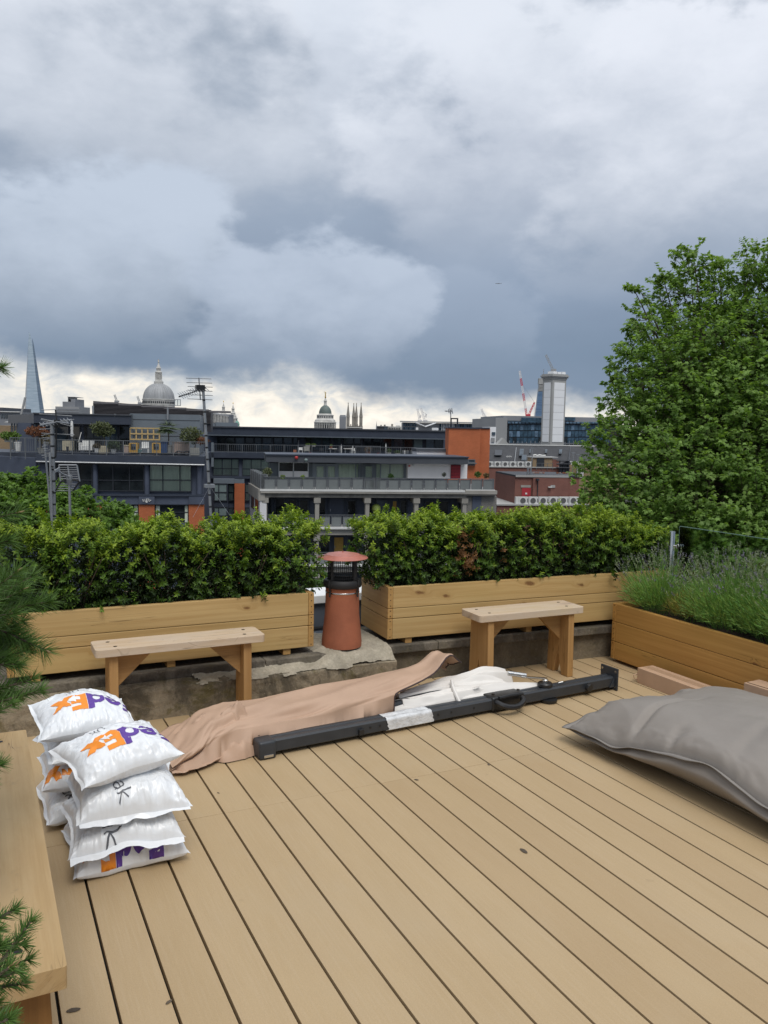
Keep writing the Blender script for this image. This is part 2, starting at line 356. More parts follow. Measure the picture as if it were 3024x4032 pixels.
# ------------------------------------------------------------------ material list
def deckmat():
    m, n, b, o = newmat('composite_deck')
    tc = n.n('ShaderNodeTexCoord').outputs['Object']; rnd = n.sep(n.n('ShaderNodeObjectInfo').outputs['Color'])[0]
    v = n.vm('ADD', tc, n.comb(n.m('MULTIPLY', rnd, 43.0), n.m('MULTIPLY', rnd, 71.0), 0.0))
    st = n.noise(n.scale(v, (2.0, 60.0, 1.0)), 2.2, 5, 0.65)
    blot = n.noise(n.scale(v, (0.6, 2.5, 1)), 2.0, 5, 0.6)
    fine = n.noise(v, 260.0, 3, 0.7)
    c = n.ramp(blot, [(0.25, (.408, .292, .160)), (0.75, (.462, .338, .192))])
    c = n.mix(n.ss(st, 0.42, 0.70, 0, 0.45), c, (.475, .36, .225))
    c = n.mix(n.m('MULTIPLY', rnd, 0.28), c, (.385, .272, .142)); c = n.mix(n.m('MULTIPLY', n.m('GREATER_THAN', n.m('FRACT', n.m('MULTIPLY', rnd, 7.3)), 0.86), 0.25), c, (.34, .225, .115))
    c = n.mix(1.0, c, n.ramp(fine, [(0.3, .90), (0.7, 1.08)]), 'MULTIPLY')
    # scuffs, drips and small dark spots
    world_c = n.n('ShaderNodeNewGeometry').outputs['Position']
    sp = n.noise(world_c, 7.0, 3, 0.5); sp2 = n.noise(n.scale(world_c, (1, 1, 1), (9, 4, 0)), 21.0, 4, 0.6)
    c = n.mix(n.m('MULTIPLY', n.ss(sp, 0.71, 0.77), 0.25), c, (.19, .14, .085))
    c = n.mix(n.m('MULTIPLY', n.ss(sp2, 0.74, 0.78), 0.30), c, (.15, .11, .07))
    dust = n.noise(world_c, 1.3, 6, 0.65, 0.4); c = n.mix(n.ss(dust, 0.45, 0.75, 0, 0.30), c, (.43, .34, .225))
    n.set(b.inputs['Base Color'], c); b.inputs['Specular IOR Level'].default_value = 0.4
    n.set(b.inputs['Roughness'], n.ss(dust, 0.3, 0.7, 0.50, 0.68))
    bp = n.n('ShaderNodeBump'); bp.inputs['Strength'].default_value = 0.22; bp.inputs['Distance'].default_value = 0.003
    n.set(bp.inputs['Height'], n.m('ADD', n.m('MULTIPLY', st, 0.7), n.m('MULTIPLY', fine, 0.5))); n.set(b.inputs['Normal'], bp.outputs[0])
deckmat()
wood('planter_pine', (.56, .385, .170), (.40, .245, .088), (.085, .032, .010), 0.80, 0.6)
wood('planter_stained', (.54, .30, .088), (.38, .185, .046), (.085, .032, .010), 0.62, 0.5)
wood('planter_end', (.50, .30, .11), (.38, .205, .065), (.13, .055, .02), 0.3)
wood('bench_top', (.63, .49, .345), (.45, .31, .185), (.16, .09, .05), 0.35, 0.75, 0.6, (.56, .465, .37), scratch=0.35)
wood('bench_leg', (.47, .27, .105), (.35, .18, .06), (.11, .045, .015), 0.45, 0.65)
wood('near_bench_top', (.49, .335, .165), (.36, .225, .095), (.17, .085, .035), 0.35, 0.6, 0.35, (.52, .385, .22), scratch=0.8)
wood('near_bench_leg', (.30, .145, .045), (.15, .068, .02), (.07, .03, .01), 0.45, 0.6)
plain('soil', (.055, .035, .024), 0.95, var=0.35, scale=45, bump=1.0, bscale=90)
plain('bolt_dark', (.035, .03, .028), 0.45, 0.6)
plain('steel', (.58, .58, .57), 0.22, 1.0, 0.04)
plain('post_paint', (.030, .034, .040), 0.42, 0.0, 0.12, 12, 0.1, 300)
plain('black_plastic', (.014, .014, .015), 0.42)
plain('black_iron', (.012, .011, .011), 0.6)
plain('film_wrap', (.62, .63, .64), 0.25, var=0.15, scale=30, bump=0.6, bscale=60)
plain('terracotta', (.33, .105, .050), 0.75, var=0.14, scale=7, bump=0.15, bscale=90, stain=0.25)
plain('cowl_red', (.44, .155, .115), 0.42, var=0.08, scale=16, stain=0.25)
plain('cardboard', (.48, .315, .205), 0.8, var=0.05, scale=8, bump=0.05, stain=0.08)
plain('tape', (.42, .28, .185), 0.3, var=0.05)
plain('cover_cloth', (.47, .318, .225), 0.55, var=0.05, scale=5, bump=0.08, bscale=500, spec=0.3)
plain('cover_trim', (.05, .03, .03), 0.7)
plain('canopy_cloth', (.74, .71, .67), 0.8, var=0.03, scale=5, bump=0.08, bscale=600, spec=0.2)
plain('beanbag_cloth', (.245, .220, .196), 0.62, var=0.05, scale=3, bump=0.12, bscale=700, spec=0.35)
plain('beanbag_seam', (.215, .196, .178), 0.6, var=0.05)
plain('bag_plastic', (.78, .80, .82), 0.28, var=0.03, scale=7, bump=0.10, bscale=60, spec=0.5)
plain('print_purple', (.105, .04, .30), 0.3, var=0.05)
plain('print_orange', (.86, .27, .015), 0.3, var=0.05)
plain('print_grey', (.10, .105, .12), 0.4)
plain('print_white', (.80, .82, .84), 0.3, var=0.02)
plain('white_coping', (.74, .75, .75), 0.55, var=0.05, stain=0.12)
plain('grey_felt', (.085, .10, .125), 0.7, var=0.12, scale=4)
plain('under_deck', (.012, .010, .008), 0.9)
def concrete(name, col, moss, dark, damp):
    m, n, b, o = newmat(name)
    tc = n.n('ShaderNodeNewGeometry').outputs['Position']
    a = n.noise(tc, 9.0, 7, 0.65, 0.3); d = n.noise(n.scale(tc, (1, 1, .6), (4, 1, 2)), 3.2, 8, 0.72, 0.5); g = n.noise(n.scale(tc, (1, 1, 1), (1, 8, 3)), 5.0, 6, 0.7, 0.4)
    f = n.noise(tc, 70.0, 5, 0.7)
    c = n.ramp(a, [(0.25, tuple(k*.72 for k in col)), (0.75, tuple(k*1.22 for k in col))])
    c = n.mix(n.m('MULTIPLY', n.ss(d, 0.44, 0.58), dark), c, (.030, .026, .020))
    c = n.mix(n.m('MULTIPLY', n.ss(g, 0.50, 0.66), moss), c, (.105, .085, .022))
    c = n.mix(n.m('MULTIPLY', n.ss(n.noise(tc, 13.0, 6, 0.75), 0.58, 0.68), damp), c, tuple(min(1, k*1.7) for k in col))
    c = n.mix(1.0, c, n.ramp(f, [(0.3, .82), (0.7, 1.15)]), 'MULTIPLY')
    n.set(b.inputs['Base Color'], c); b.inputs['Roughness'].default_value = 0.92; b.inputs['Specular IOR Level'].default_value = 0.25
    bp = n.n('ShaderNodeBump'); bp.inputs['Strength'].default_value = 0.6; bp.inputs['Distance'].default_value = 0.012
    n.set(bp.inputs['Height'], n.m('ADD', n.noise(tc, 28.0, 6, 0.7), n.m('MULTIPLY', a, 0.8))); n.set(b.inputs['Normal'], bp.outputs[0])
concrete('mossy_concrete', (.285, .235, .165), 0.65, 0.66, 0.6)
concrete('kerb_concrete', (.20, .165, .115), 0.25, 0.35, 0.2)
concrete('coping_concrete', (.19, .165, .13), 0.25, 0.55, 0.4)
concrete('mortar', (.40, .355, .275), 0.15, 0.16, 0.25)
for nm, tr in (('box_leaf', .30), ('tree_leaf', .48), ('lavender_leaf', .3), ('needle', .18), ('far_leaf', .25)): leafmat(nm, tr, 0.45 if nm == 'box_leaf' else 0.55)
plain('bark', (.085, .065, .045), 0.9, var=0.3, scale=12, bump=0.6, bscale=20)

# ------------------------------------------------------------------ terrace floor and kerbs
deck = struct(MB().box(-1.2, 5.6, -2.2, 4.75, -0.16, -0.032).build('deck', 'under_deck'))
PITCHB, X0 = 0.1497, 0.324
def board_mesh(name, L, T, H, mat, bevel=0.004):
    return MB().box(-L/2, L/2, -T/2, T/2, -H/2, H/2).mesh(name, mat, bevel=bevel)
BM = {}
def board(name, L, T, H, mat, parent, loc, rz=0.0, bevel=0.004):
    k = (name, round(L, 4), T, H, mat, bevel)
    if k not in BM: BM[k] = board_mesh(name, L, T, H, mat, bevel)
    return link(name, BM[k], parent, loc, (0, 0, rz))
for k in range(-9, 34):
    x = X0 + PITCHB*(k+0.5); jy = 3.348 + 0.004*math.sin(k*7.3)
    w_ = PITCHB - 0.0088 + 0.0008*math.sin(k*3.1)
    for y0, y1 in ((-2.0, jy-0.001), (jy+0.001, 4.70 if x > 2.4 else 4.63)):
        bd = board('deck_board', round(y1-y0, 3), w_, 0.024, 'composite_deck', deck, (x, (y0+y1)/2, -0.012+0.0006*math.sin(k*5.7+y0)), math.pi/2, 0.0018); tone = (math.sin(k*12.9898)*43758.5453) % 1; tone = min(1.0, max(0.0, tone+(0.12*math.sin(k*3.3) if y0 > 0 else 0))); bd.color = (tone, tone, tone, 1)
# little leaf litter and scratches on the boards
for i, (px, py, s_) in enumerate(((2062, 3350, .022), (1640, 3070, .012), (289, 3977, .02), (665, 3945, .012), (1924, 3010, .012), (860, 3122, .008))):
    p = gz(px, py, 0.0015); n_ = 10
    tag(MB().add([(s_*math.cos(2*math.pi*j/n_), s_*0.45*math.sin(2*math.pi*j/n_), 0.0006*(j % 3)) for j in range(n_)] + [(0, 0, 0.0025)], [(j, (j+1) % n_, n_) for j in range(n_)])
        .build('fallen_leaf', 'bark', loc=p, rot=(0, 0, 0.7*i+1.6)), ['oval brown leaf lying mid deck in front of the cushion', 'tiny dark scrap on the deck near the parasol post', 'brown leaf on the deck beside the near bench leg',
        'small dark scrap at the bottom left of the deck', 'pale scrap on a board joint near the parasol', 'black speck on the deck right of the parcel bags'][i], 'leaf')

# left kerb: old mossy face, sloping ledge and coping
def rough_strip(name, prof_fn, x0, x1, nx, mat, parent=None, jag=0.004, seed=1):
    xs = np.linspace(x0, x1, nx); V = []; k = None
    for i, x in enumerate(xs):
        pr = prof_fn(x); k = len(pr)
        for j, (y, z) in enumerate(pr):
            V.append((x, y + jag*float(fbm(x*9, j*3.7+z*9, seed)), z + jag*0.8*float(fbm(x*11+5, j*2.9, seed+3))))
    me = np_mesh(name, V, grid_faces(nx, k), mat, smooth=True)
    me.set_sharp_from_angle(angle=R(50)); return link(name, me, parent)
kl = empty('concrete_kerb', (0, 0, 0), 0, 'old mossy concrete kerb wall under the left planter and chimney pot', 'wall')
rough_strip('kerb_face', lambda x: [(4.62, -0.03)] + [(4.62, z) for z in np.linspace(0.0, 0.172, 9)] + [(4.625, 0.178), (4.655, 0.186), (4.69, 0.196), (4.72, 0.203)], -1.2, 2.405, 120, 'mossy_concrete', kl, 0.005)
MB().box(2.39, 2.404, 4.624, 4.9, -0.03, 0.17).build('kerb_end', 'mossy_concrete', kl)
for i, (a, b_) in enumerate(((-1.2, -0.2), (-0.196, 0.70), (0.704, 1.55), (1.554, 2.02))):
    MB().box(a, b_, 4.70, 5.30, 0.196, 0.25 - 0.003*(i % 2)).build('coping_slab', 'coping_concrete', kl, bevel=0.008)
# mortar ledge and the mound round the pot
def mortar():
    nx, ny = 150, 64; xs = np.linspace(1.02, 2.412, nx); ys = np.linspace(4.612, 5.16, ny); X, Y = np.meshgrid(xs, ys, indexing='ij')
    base = np.interp(Y, [4.61, 4.625, 4.70, 4.73, 4.80, 5.2], [0.168, 0.184, 0.212, 0.232, 0.252, 0.252])
    right = np.clip((X-1.88)/0.10, 0, 1); right = right*right*(3-2*right)
    d_ = np.hypot(X-2.10, (Y-4.81))
    mound = 0.262 + 0.040*np.clip(1-(d_-0.13)/0.16, 0, 1)**1.3
    front = np.interp(Y, [4.61, 4.635, 4.68, 4.80], [0.165, 0.205, 0.245, 0.268])
    zr = np.minimum(mound, front+0.002)
    Z = base*(1-right) + zr*right + 0.008*fbm(X*7, Y*7, 3) + 0.004*fbm(X*26, Y*26, 8) + 0.002*fbm(X*70, Y*70, 18)
    limit = np.where(X < 1.88, 4.735+0.012*vnoise(X*12, 0*X, 5), 5.2)          # on the left only the ledge is rendered
    edge_l = 1.10 + 0.05*fbm(Y*26, 0*Y, 9)
    keep = (Y < limit) & (X > edge_l) & (X < 2.398) & (Y > 4.614+0.005*fbm(X*14, 0*X, 16)) & ((X < 1.9) | (d_ < 0.50))
    Fc = grid_faces(nx, ny); kf = keep.ravel()[Fc].all(1)
    V = np.stack([X, Y, Z], -1).reshape(-1, 3); used = np.unique(Fc[kf]); re = -np.ones(len(V), int); re[used] = np.arange(len(used))
    link('mortar_bed', np_mesh('mortar_bed', V[used], re[Fc[kf]], 'mortar', smooth=True), kl)
mortar()
# right kerb, turned a little
kr = empty('concrete_kerb', (2.405, 4.77, 0), -0.055, 'low grey concrete kerb wall behind the short bench', 'wall')
MB().box(0.0, 2.6, 0.0, 0.5, -0.03, 0.19).build('kerb_face', 'kerb_concrete', kr, bevel=0.006)
for a, b_ in ((-0.02, 0.36), (0.364, 1.27), (1.274, 2.18), (2.184, 2.62)):
    MB().box(a, b_, -0.042, 0.52, 0.188, 0.243).build('coping_slab', 'coping_concrete', kr, bevel=0.007)
# roof strip and far parapet seen between the planters
struct(MB().box(-1.2, 5.4, 5.30, 5.78, -0.2, 0.16).build('flat_roof', 'grey_felt'))
pw = empty('parapet_wall', (0, 5.60, 0), 0, 'low dark parapet with white metal capping behind the chimney pot', 'wall')
MB().box(-1.2, 5.4, 0.03, 0.26, -0.3, 0.366).build('upstand', 'grey_felt', pw)
MB().box(-1.2, 5.4, 0.0, 0.30, 0.364, 0.424).build('capping', 'white_coping', pw, bevel=0.006)
MB().cyl((-1.2, 0.006, 0.178), (5.4, 0.006, 0.178), 0.012, n=8).build('cable', 'black_plastic', pw)

# ------------------------------------------------------------------ timber planters
def planter(name, label, origin, rz, L, W, levels, mat, endmat, feet, soil_drop=0.05, T=0.036, endT=0.036):
    t = empty(name, origin, rz, label, 'planter')
    for i in range(len(levels)-1):
        z0, z1 = levels[i]+0.0018, levels[i+1]-0.0018; h_ = round(z1-z0, 4); zc = (z0+z1)/2
        if i == len(levels)-2: h_ = round(levels[i+1]-z0, 4)
        board('front_board', L-2*endT-0.002, T, h_, mat, t, (L/2, T/2, zc))
        board('back_board', L-2*endT-0.002, T, h_, mat, t, (L/2, W-T/2, zc))
        for x in (endT/2, L-endT/2): board('end_board', W+0.004, endT, h_, endmat, t, (x, W/2, zc), math.pi/2)
        for x in (endT/2, L-endT/2):                       # screw heads down the corner
            for k in range(max(2, int(h_/0.034))):
                s_ = MB().cyl((x, -0.0035, z0+0.016+k*(h_-0.03)/max(1, int(h_/0.034)-1)), (x, -0.001, z0+0.016+k*(h_-0.03)/max(1, int(h_/0.034)-1)), 0.0035, n=6).build('screw', 'bolt_dark', t)
    zs = levels[-1]-soil_drop; nx, ny = 70, 20
    X, Y = np.meshgrid(np.linspace(endT, L-endT, nx), np.linspace(T, W-T, ny), indexing='ij')
    Z = zs + 0.012*fbm(X*14, Y*14, 4) + 0.008*fbm(X*50, Y*50, 7)
    link('soil', np_mesh('soil', np.stack([X, Y, Z], -1).reshape(-1, 3), grid_faces(nx, ny), 'soil', smooth=False), t)
    MB().box(endT, L-endT, T, W-T, levels[0]+0.004, levels[0]+0.02).build('floor_panel', 'planter_end', t)
    for x in feet: MB().box(x-0.024, x+0.024, 0.012, W-0.01, 0.0, levels[0]-0.0005).build('batten', 'planter_end', t, bevel=0.002)
    return t
PL_L = planter('timber_planter', 'long pale timber planter with a hedge behind the long bench', (0.13, 4.75, 0.251), 0, 1.752, 0.46, [0.037, 0.174, 0.241, 0.382], 'planter_pine', 'planter_end', (0.14, 0.87, 1.58))
PL_M = planter('timber_planter', 'pale timber planter with a hedge between chimney pot and lavender', (2.40, 4.752, 0.243), -0.055, 2.30, 0.47, [0.037, 0.175, 0.244, 0.387], 'planter_pine', 'planter_end', (0.16, 1.1, 2.1))
PL_R = planter('timber_planter', 'orange stained timber planter of lavender along the right side', (4.14, 4.565, 0.001), -math.pi/2, 2.9, 0.52, [0.022, 0.153, 0.298, 0.431], 'planter_stained', 'planter_stained', (0.35, 1.4, 2.5), 0.035)

# ------------------------------------------------------------------ benches
def bench(label, loc, rz, L, W, H, topm, legm, T=0.042, inset=0.095, bolts=4, legW=None, rc=0.022):
    t = empty('bench', loc, rz, label, 'bench'); lw = legW or W*0.92
    # slab with rounded corners
    n_ = 6; out = []
    for cx, cy, a0 in ((L/2-rc, W/2-rc, 0), (-L/2+rc, W/2-rc, 90), (-L/2+rc, -W/2+rc, 180), (L/2-rc, -W/2+rc, 270)):
        for k in range(n_+1): a = R(a0+90*k/n_); out.append((cx+rc*math.cos(a), cy+rc*math.sin(a)))
    m = len(out); mb = MB(); mb.add([(x, y, H-T) for x, y in out]+[(x, y, H) for x, y in out], [tuple(range(m-1, -1, -1)), tuple(range(m, 2*m))]+[(i, (i+1) % m, m+(i+1) % m, m+i) for i in range(m)])
    mb.build('seat', topm, t, bevel=0.007)
    for sx in (-1, 1):
        x = sx*(L/2-inset); h_ = H-T-0.001; lt = 0.046
        # slab leg with a notch cut in the foot; profile in y/z, built as x-thickness, grain upright
        poly = [(0, -lw/2*1.04), (0, -lw*0.20), (h_*0.36, 0.0), (0, lw*0.20), (0, lw/2*1.04), (h_, lw/2*0.94), (h_, -lw/2*0.94)]
        n2 = len(poly); vs = [(z, yy, -lt/2) for z, yy in poly]+[(z, yy, lt/2) for z, yy in poly]
        lm = MB().add(vs, [tuple(range(n2)), tuple(range(2*n2-1, n2-1, -1))]+[(i, n2+i, n2+(i+1) % n2, (i+1) % n2) for i in range(n2)])
        lm.build('leg', legm, t, bevel=0.004, loc=(x, 0, 0.0005), rot=(0, -math.pi/2, 0))
        g = 0.19; xi = x-sx*(lt/2+0.0005)
        MB().prism([(xi, h_), (xi-sx*g, h_), (xi-sx*g*0.99, h_-0.012), (xi, h_-g*1.02)], -0.019, 0.019).build('brace', legm, t, bevel=0.003)
        for sy in ((-1, 1) if bolts == 4 else (-1,)):
            MB().lathe([(0.0105, 0.0), (0.0105, 0.0012), (0.004, 0.0016), (0, 0.0016)], (x+sx*0.012*sy, sy*W*0.25, H-0.0005), 14).build('bolt', 'bolt_dark', t)
    return t
bench('long bench with weathered top in front of the left planter', (1.0, 4.532, 0.0), 0.0, 0.92, 0.215, 0.48, 'bench_top', 'bench_leg', legW=0.165)
bench('short chunky bench in front of the middle planter', (3.285, 4.482, 0.0), -0.02, 0.83, 0.245, 0.48, 'bench_top', 'bench_leg', T=0.044)
nb = bench('big timber bench in the near left corner under the pine', (-0.035, 2.585, 0.0), math.pi/2, 1.55, 0.375, 0.48, 'near_bench_top', 'near_bench_leg', T=0.052, inset=0.085, legW=0.33, rc=0.007)

# ------------------------------------------------------------------ chimney pot with cowl
def chimney():
    cx, cy, z0 = 2.10, 4.81, 0.292
    t = empty('chimney_pot', (cx, cy, z0), 0, 'terracotta chimney pot with black wire cage and red rain cap', 'chimney pot')
    MB().lathe([(0.128, -0.03), (0.129, 0.0), (0.127, 0.02), (0.119, 0.10), (0.111, 0.18), (0.108, 0.28), (0.108, 0.36), (0.113, 0.372), (0.113, 0.378), (0.095, 0.380), (0.095, 0.30)], n=56, close=False).build('pot', 'terracotta', t, smooth=True)
    MB().lathe([(0.1105, 0.352), (0.121, 0.357), (0.1245, 0.370), (0.124, 0.388), (0.116, 0.402), (0.100, 0.404), (0.093, 0.396), (0.090, 0.36)], n=56, close=False).build('rim_band', 'black_iron', t, smooth=True)
    MB().lathe([(0.0, 0.368), (0.094, 0.368)], n=32, close=False).build('flue_plate', 'black_iron', t)
    MB().lathe([(0.1085, 0.318), (0.1098, 0.320), (0.1098, 0.325), (0.1085, 0.327)], n=56, close=False).build('clamp_wire', 'steel', t, smooth=True)
    for a in (20, 115, 205, 300):                                     # cage stays reaching over the rim as clips
        c, s_ = math.cos(R(a)), math.sin(R(a))
        MB().bar((0.098*c, 0.098*s_, 0.39), (0.098*c, 0.098*s_, 0.545), 0.018, 0.004).build('stay', 'black_iron', t)
        MB().tube([(0.100*c, 0.100*s_, 0.405), (0.122*c, 0.122*s_, 0.408), (0.127*c, 0.127*s_, 0.375), (0.116*c, 0.116*s_, 0.33), (0.122*c, 0.122*s_, 0.30)], 0.006, 6).build('clip', 'black_iron', t)
    cage = MB()
    for k in range(44):
        a = 2*math.pi*k/44; cage.cyl((0.093*math.cos(a), 0.093*math.sin(a), 0.39), (0.093*math.cos(a), 0.093*math.sin(a), 0.545), 0.0013, n=4, caps=False)
    for z in np.linspace(0.40, 0.54, 9):
        cage.tube([(0.093*math.cos(a), 0.093*math.sin(a), z) for a in np.linspace(0, 2*math.pi, 33)], 0.0013, 4)
    stuff(cage.build('cage_mesh', 'black_iron', t))
    MB().lathe([(0.161, 0.541), (0.1615, 0.543), (0.158, 0.546), (0.112, 0.558), (0.108, 0.563), (0.104, 0.562), (0.07, 0.571), (0.03, 0.576), (0.0, 0.577)], n=64, close=False).build('rain_cap', 'cowl_red', t, smooth=True, angle=60)
    MB().lathe([(0.0, 0.572), (0.03, 0.571), (0.07, 0.566), (0.108, 0.556), (0.158, 0.542), (0.161, 0.541)], n=64, close=False).build('cap_underside', 'black_iron', t, smooth=True)
    MB().lathe([(0.006, 0.576), (0.006, 0.582), (0.0, 0.584)], n=10, close=False).build('cap_rivet', 'cowl_red', t)
chimney()

# ------------------------------------------------------------------ cantilever parasol lying on the deck
PA, PB = np.array([1.24, 3.885]), np.array([3.70, 4.062]); PANG = math.atan2(PB[1]-PA[1], PB[0]-PA[0])
PT = empty('parasol', (PA[0], PA[1], 0), PANG, 'dark metal cantilever parasol with off white canopy lying folded on the deck', 'parasol')
def parasol():
    t = PT; zc = 0.058
    # post: octagonal extrusion with a groove
    c = [(-.044, -.030), (-.039, -.035), (.039, -.035), (.044, -.030), (.044, .022), (.035, .031), (.012, .031), (.008, .026), (-.008, .026), (-.012, .031), (-.035, .031), (-.044, .022)]
    n_ = len(c); mb = MB(); x0, x1 = 0.05, 2.44
    mb.add([(x0, y, zc+z) for y, z in c]+[(x1, y, zc+z) for y, z in c], [tuple(range(n_)), tuple(range(2*n_-1, n_-1, -1))]+[(i, n_+i, n_+(i+1) % n_, (i+1) % n_) for i in range(n_)])
    mb.build('post', 'post_paint', t, smooth=True, angle=20)
    MB().box(-0.012, 0.080, -0.064, 0.080, 0.0, 0.092).build('end_cap', 'post_paint', t, bevel=0.014, seg=3)
    MB().box(0.012, 0.062, -0.068, -0.063, 0.012, 0.026).build('latch', 'steel', t, bevel=0.001)
    MB().lathe([(0.008, 0), (0.008, .002), (0, .002)], (0.02, 0.03, 0.0975), 10).build('cap_screw', 'black_plastic', t)
    MB().tube([(0.04, 0.045, 0.062), (0.45, 0.085, 0.075), (0.95, 0.125, 0.095), (1.25, 0.16, 0.10)], 0.030, 16).build('arm', 'post_paint', t, smooth=True)
    MB().box(2.44, 2.452, -0.075, 0.075, -0.010+0.012, 0.146).build('base_plate', 'post_paint', t, bevel=0.005)
    for sy in (-1, 1):
        for sz in (0.024, 0.124): MB().cyl((2.4385, sy*0.058, sz), (2.454, sy*0.058, sz), 0.008, n=10).build('bolt_hole', 'steel', t)
        MB().prism([(2.44, zc-0.035), (2.44, zc+0.02), (2.40, zc-0.035)], sy*0.0465, sy*0.052).build('gusset', 'post_paint', t)
    # sliding handle
    hd = MB(); hd.box(1.45, 1.69, -0.053, 0.053, 0.014, 0.098); hd.build('slider', 'black_plastic', t, bevel=0.016, seg=3)
    ring = [(1.56+0.10*math.cos(a)*(1.0 if abs(math.cos(a)) < .9 else 0.95), -0.058-0.055*max(0, math.sin(a))-0.012, 0.062+0.012*math.cos(2*a)) for a in np.linspace(-0.15, math.pi+0.15, 15)]
    MB().tube(ring, 0.017, 10).build('grip', 'black_plastic', t, smooth=True)
    MB().tube([(1.48, -0.072, 0.100), (1.56, -0.078, 0.106), (1.64, -0.072, 0.100)], 0.011, 8).build('lever', 'black_plastic', t, smooth=True)
    for x in (1.475, 1.665): MB().cyl((x, -0.02, 0.106), (x, -0.02, 0.112), 0.010, n=12).build('slider_screw', 'bolt_dark', t)
    # winch and crank
    MB().lathe([(0.040, 0.0), (0.046, 0.005), (0.046, 0.020), (0.040, 0.027), (0.0, 0.028)], (1.90, 0.005, 0.088), 28).build('winch', 'black_plastic', t, smooth=True)
    MB().lathe([(0.050, 0.0), (0.055, 0.008), (0.055, 0.02), (0.0, 0.02)], (1.90, -0.03, 0.002), 28).build('winch_foot', 'black_plastic', t, smooth=True)
    MB().lathe([(0.018, 0.0), (0.018, 0.012), (0.012, 0.018), (0.012, 0.026), (0.0, 0.028)], (1.905, 0.01, 0.115), 18).build('crank_hub', 'steel', t, smooth=True)
    MB().bar((1.905, 0.012, 0.136), (1.775, 0.085, 0.145), 0.026, 0.010).build('crank_arm', 'steel', t, bevel=0.002)
    MB().cyl((1.805, 0.078, 0.150), (1.700, 0.125, 0.168), 0.016, 0.015, 14).build('crank_handle', 'steel', t, smooth=True)
    MB().lathe([(0.012, 0), (0.012, .006), (0.026, .010), (0.026, .024), (0.020, .028), (0, .028)], (0, 0, 0), 8).build('knob', 'black_plastic', t, loc=(2.21, -0.045, 0.055), rot=(math.pi/2, 0, 0))
    MB().tube([(2.0, -0.005, 0.099), (2.03, -0.012, 0.104), (2.055, -0.005, 0.099)], 0.004, 6).build('cable_hook', 'steel', t)
    MB().box(0.555, 0.585, -0.062, -0.045, 0.030, 0.062).build('stop_block', 'black_plastic', t, bevel=0.003)
    for x in (0.63, 0.69, 1.07, 1.16, 1.32): MB().cyl((x, -0.0475, 0.058), (x, -0.0458, 0.058), 0.006, n=10).build('post_hole', 'black_iron', t)
    # plastic wrap left on the post
    nu, nv = 26, 40; U, Vv = np.meshgrid(np.linspace(0.735, 1.03, nu), np.linspace(0, 1, nv), indexing='ij')
    cc = np.array(c + [c[0]])*1.0; seg = np.r_[0, np.cumsum(np.hypot(*np.diff(cc, axis=0).T))]; s_ = Vv*seg[-1]
    yy = np.interp(s_, seg, cc[:, 0])*1.07; zz = np.interp(s_, seg, cc[:, 1])*1.08
    j = 0.0025*fbm(U*45, Vv*9, 2); uu = U + 0.016*fbm(Vv*7, U*0+1, 4)*((U < 0.75) | (U > 1.01))
    V = np.stack([uu, yy*(1+j*8)+j, np.maximum(zc+zz*(1+j*8), 0.004)], -1).reshape(-1, 3)
    link('plastic_wrap', np_mesh('plastic_wrap', V, grid_faces(nu, nv), 'film_wrap', smooth=True), t)
    # folded canopy: overlapping pleats of cloth reaching to the right
    def pleat(p0, p1, w0, w1, h0, h1, seed, z0=0.02, name='canopy_pleat', slant=0.08):
        """a flattened bundle of cloth with crisp fold lines and a slanting cut end"""
        nu, nv = 70, 61; U, S = np.meshgrid(np.linspace(0, 1, nu), np.linspace(-1, 1, nv), indexing='ij')
        U2 = U*(1-slant*(S+1)/2); taper = np.clip(1-0.45*np.clip((U-.72)/.28, 0, 1)**1.5, 0, 1)
        wd = (w0+(w1-w0)*U)*taper; hh = (h0+(h1-h0)*U)*taper
        fold = np.abs(((S*1.6+U*0.5+seed*.37+.12*fbm(U*2, S, seed, 2)) % 1)-.5)*2
        z = z0+hh*(1-np.abs(S)**1.7)*(0.80+0.32*fold)+0.012*fbm(U*4+seed, S*2, seed+4, 2)
        z = np.maximum(z - z0*np.abs(S)**4*.8, 0.006)
        x = p0[0]+(p1[0]-p0[0])*U2; y = p0[1]+(p1[1]-p0[1])*U2+wd*S+0.010*np.sin(U*6+seed)
        Vw = np.stack([x, y, z], -1); c_, s2 = math.cos(-PANG), math.sin(-PANG); Vx = Vw[..., 0]-PA[0]; Vy = Vw[..., 1]-PA[1]
        Vl = np.stack([c_*Vx-s2*Vy, s2*Vx+c_*Vy, Vw[..., 2]], -1).reshape(-1, 3)
        me = np_mesh(name, Vl, grid_faces(nu, nv), 'canopy_cloth', smooth=True); me.set_sharp_from_angle(angle=R(40)); o = link(name, me, t)
        md = o.modifiers.new('cloth', 'SOLIDIFY'); md.thickness = 0.004; return o
    pleat((2.22, 4.17), (3.07, 4.30), 0.07, 0.105, 0.08, 0.13, 1, 0.06)
    pleat((1.92, 4.06), (3.16, 4.085), 0.065, 0.095, 0.06, 0.10, 5, 0.045)
    pleat((2.15, 4.06), (2.78, 4.07), 0.05, 0.05, 0.04, 0.05, 9, 0.085)
    pleat((2.15, 4.12), (2.94, 4.17), 0.06, 0.08, 0.05, 0.075, 12, 0.09)
    loc = lambda p: (math.cos(-PANG)*(p[0]-PA[0])-math.sin(-PANG)*(p[1]-PA[1]), math.sin(-PANG)*(p[0]-PA[0])+math.cos(-PANG)*(p[1]-PA[1]), p[2])
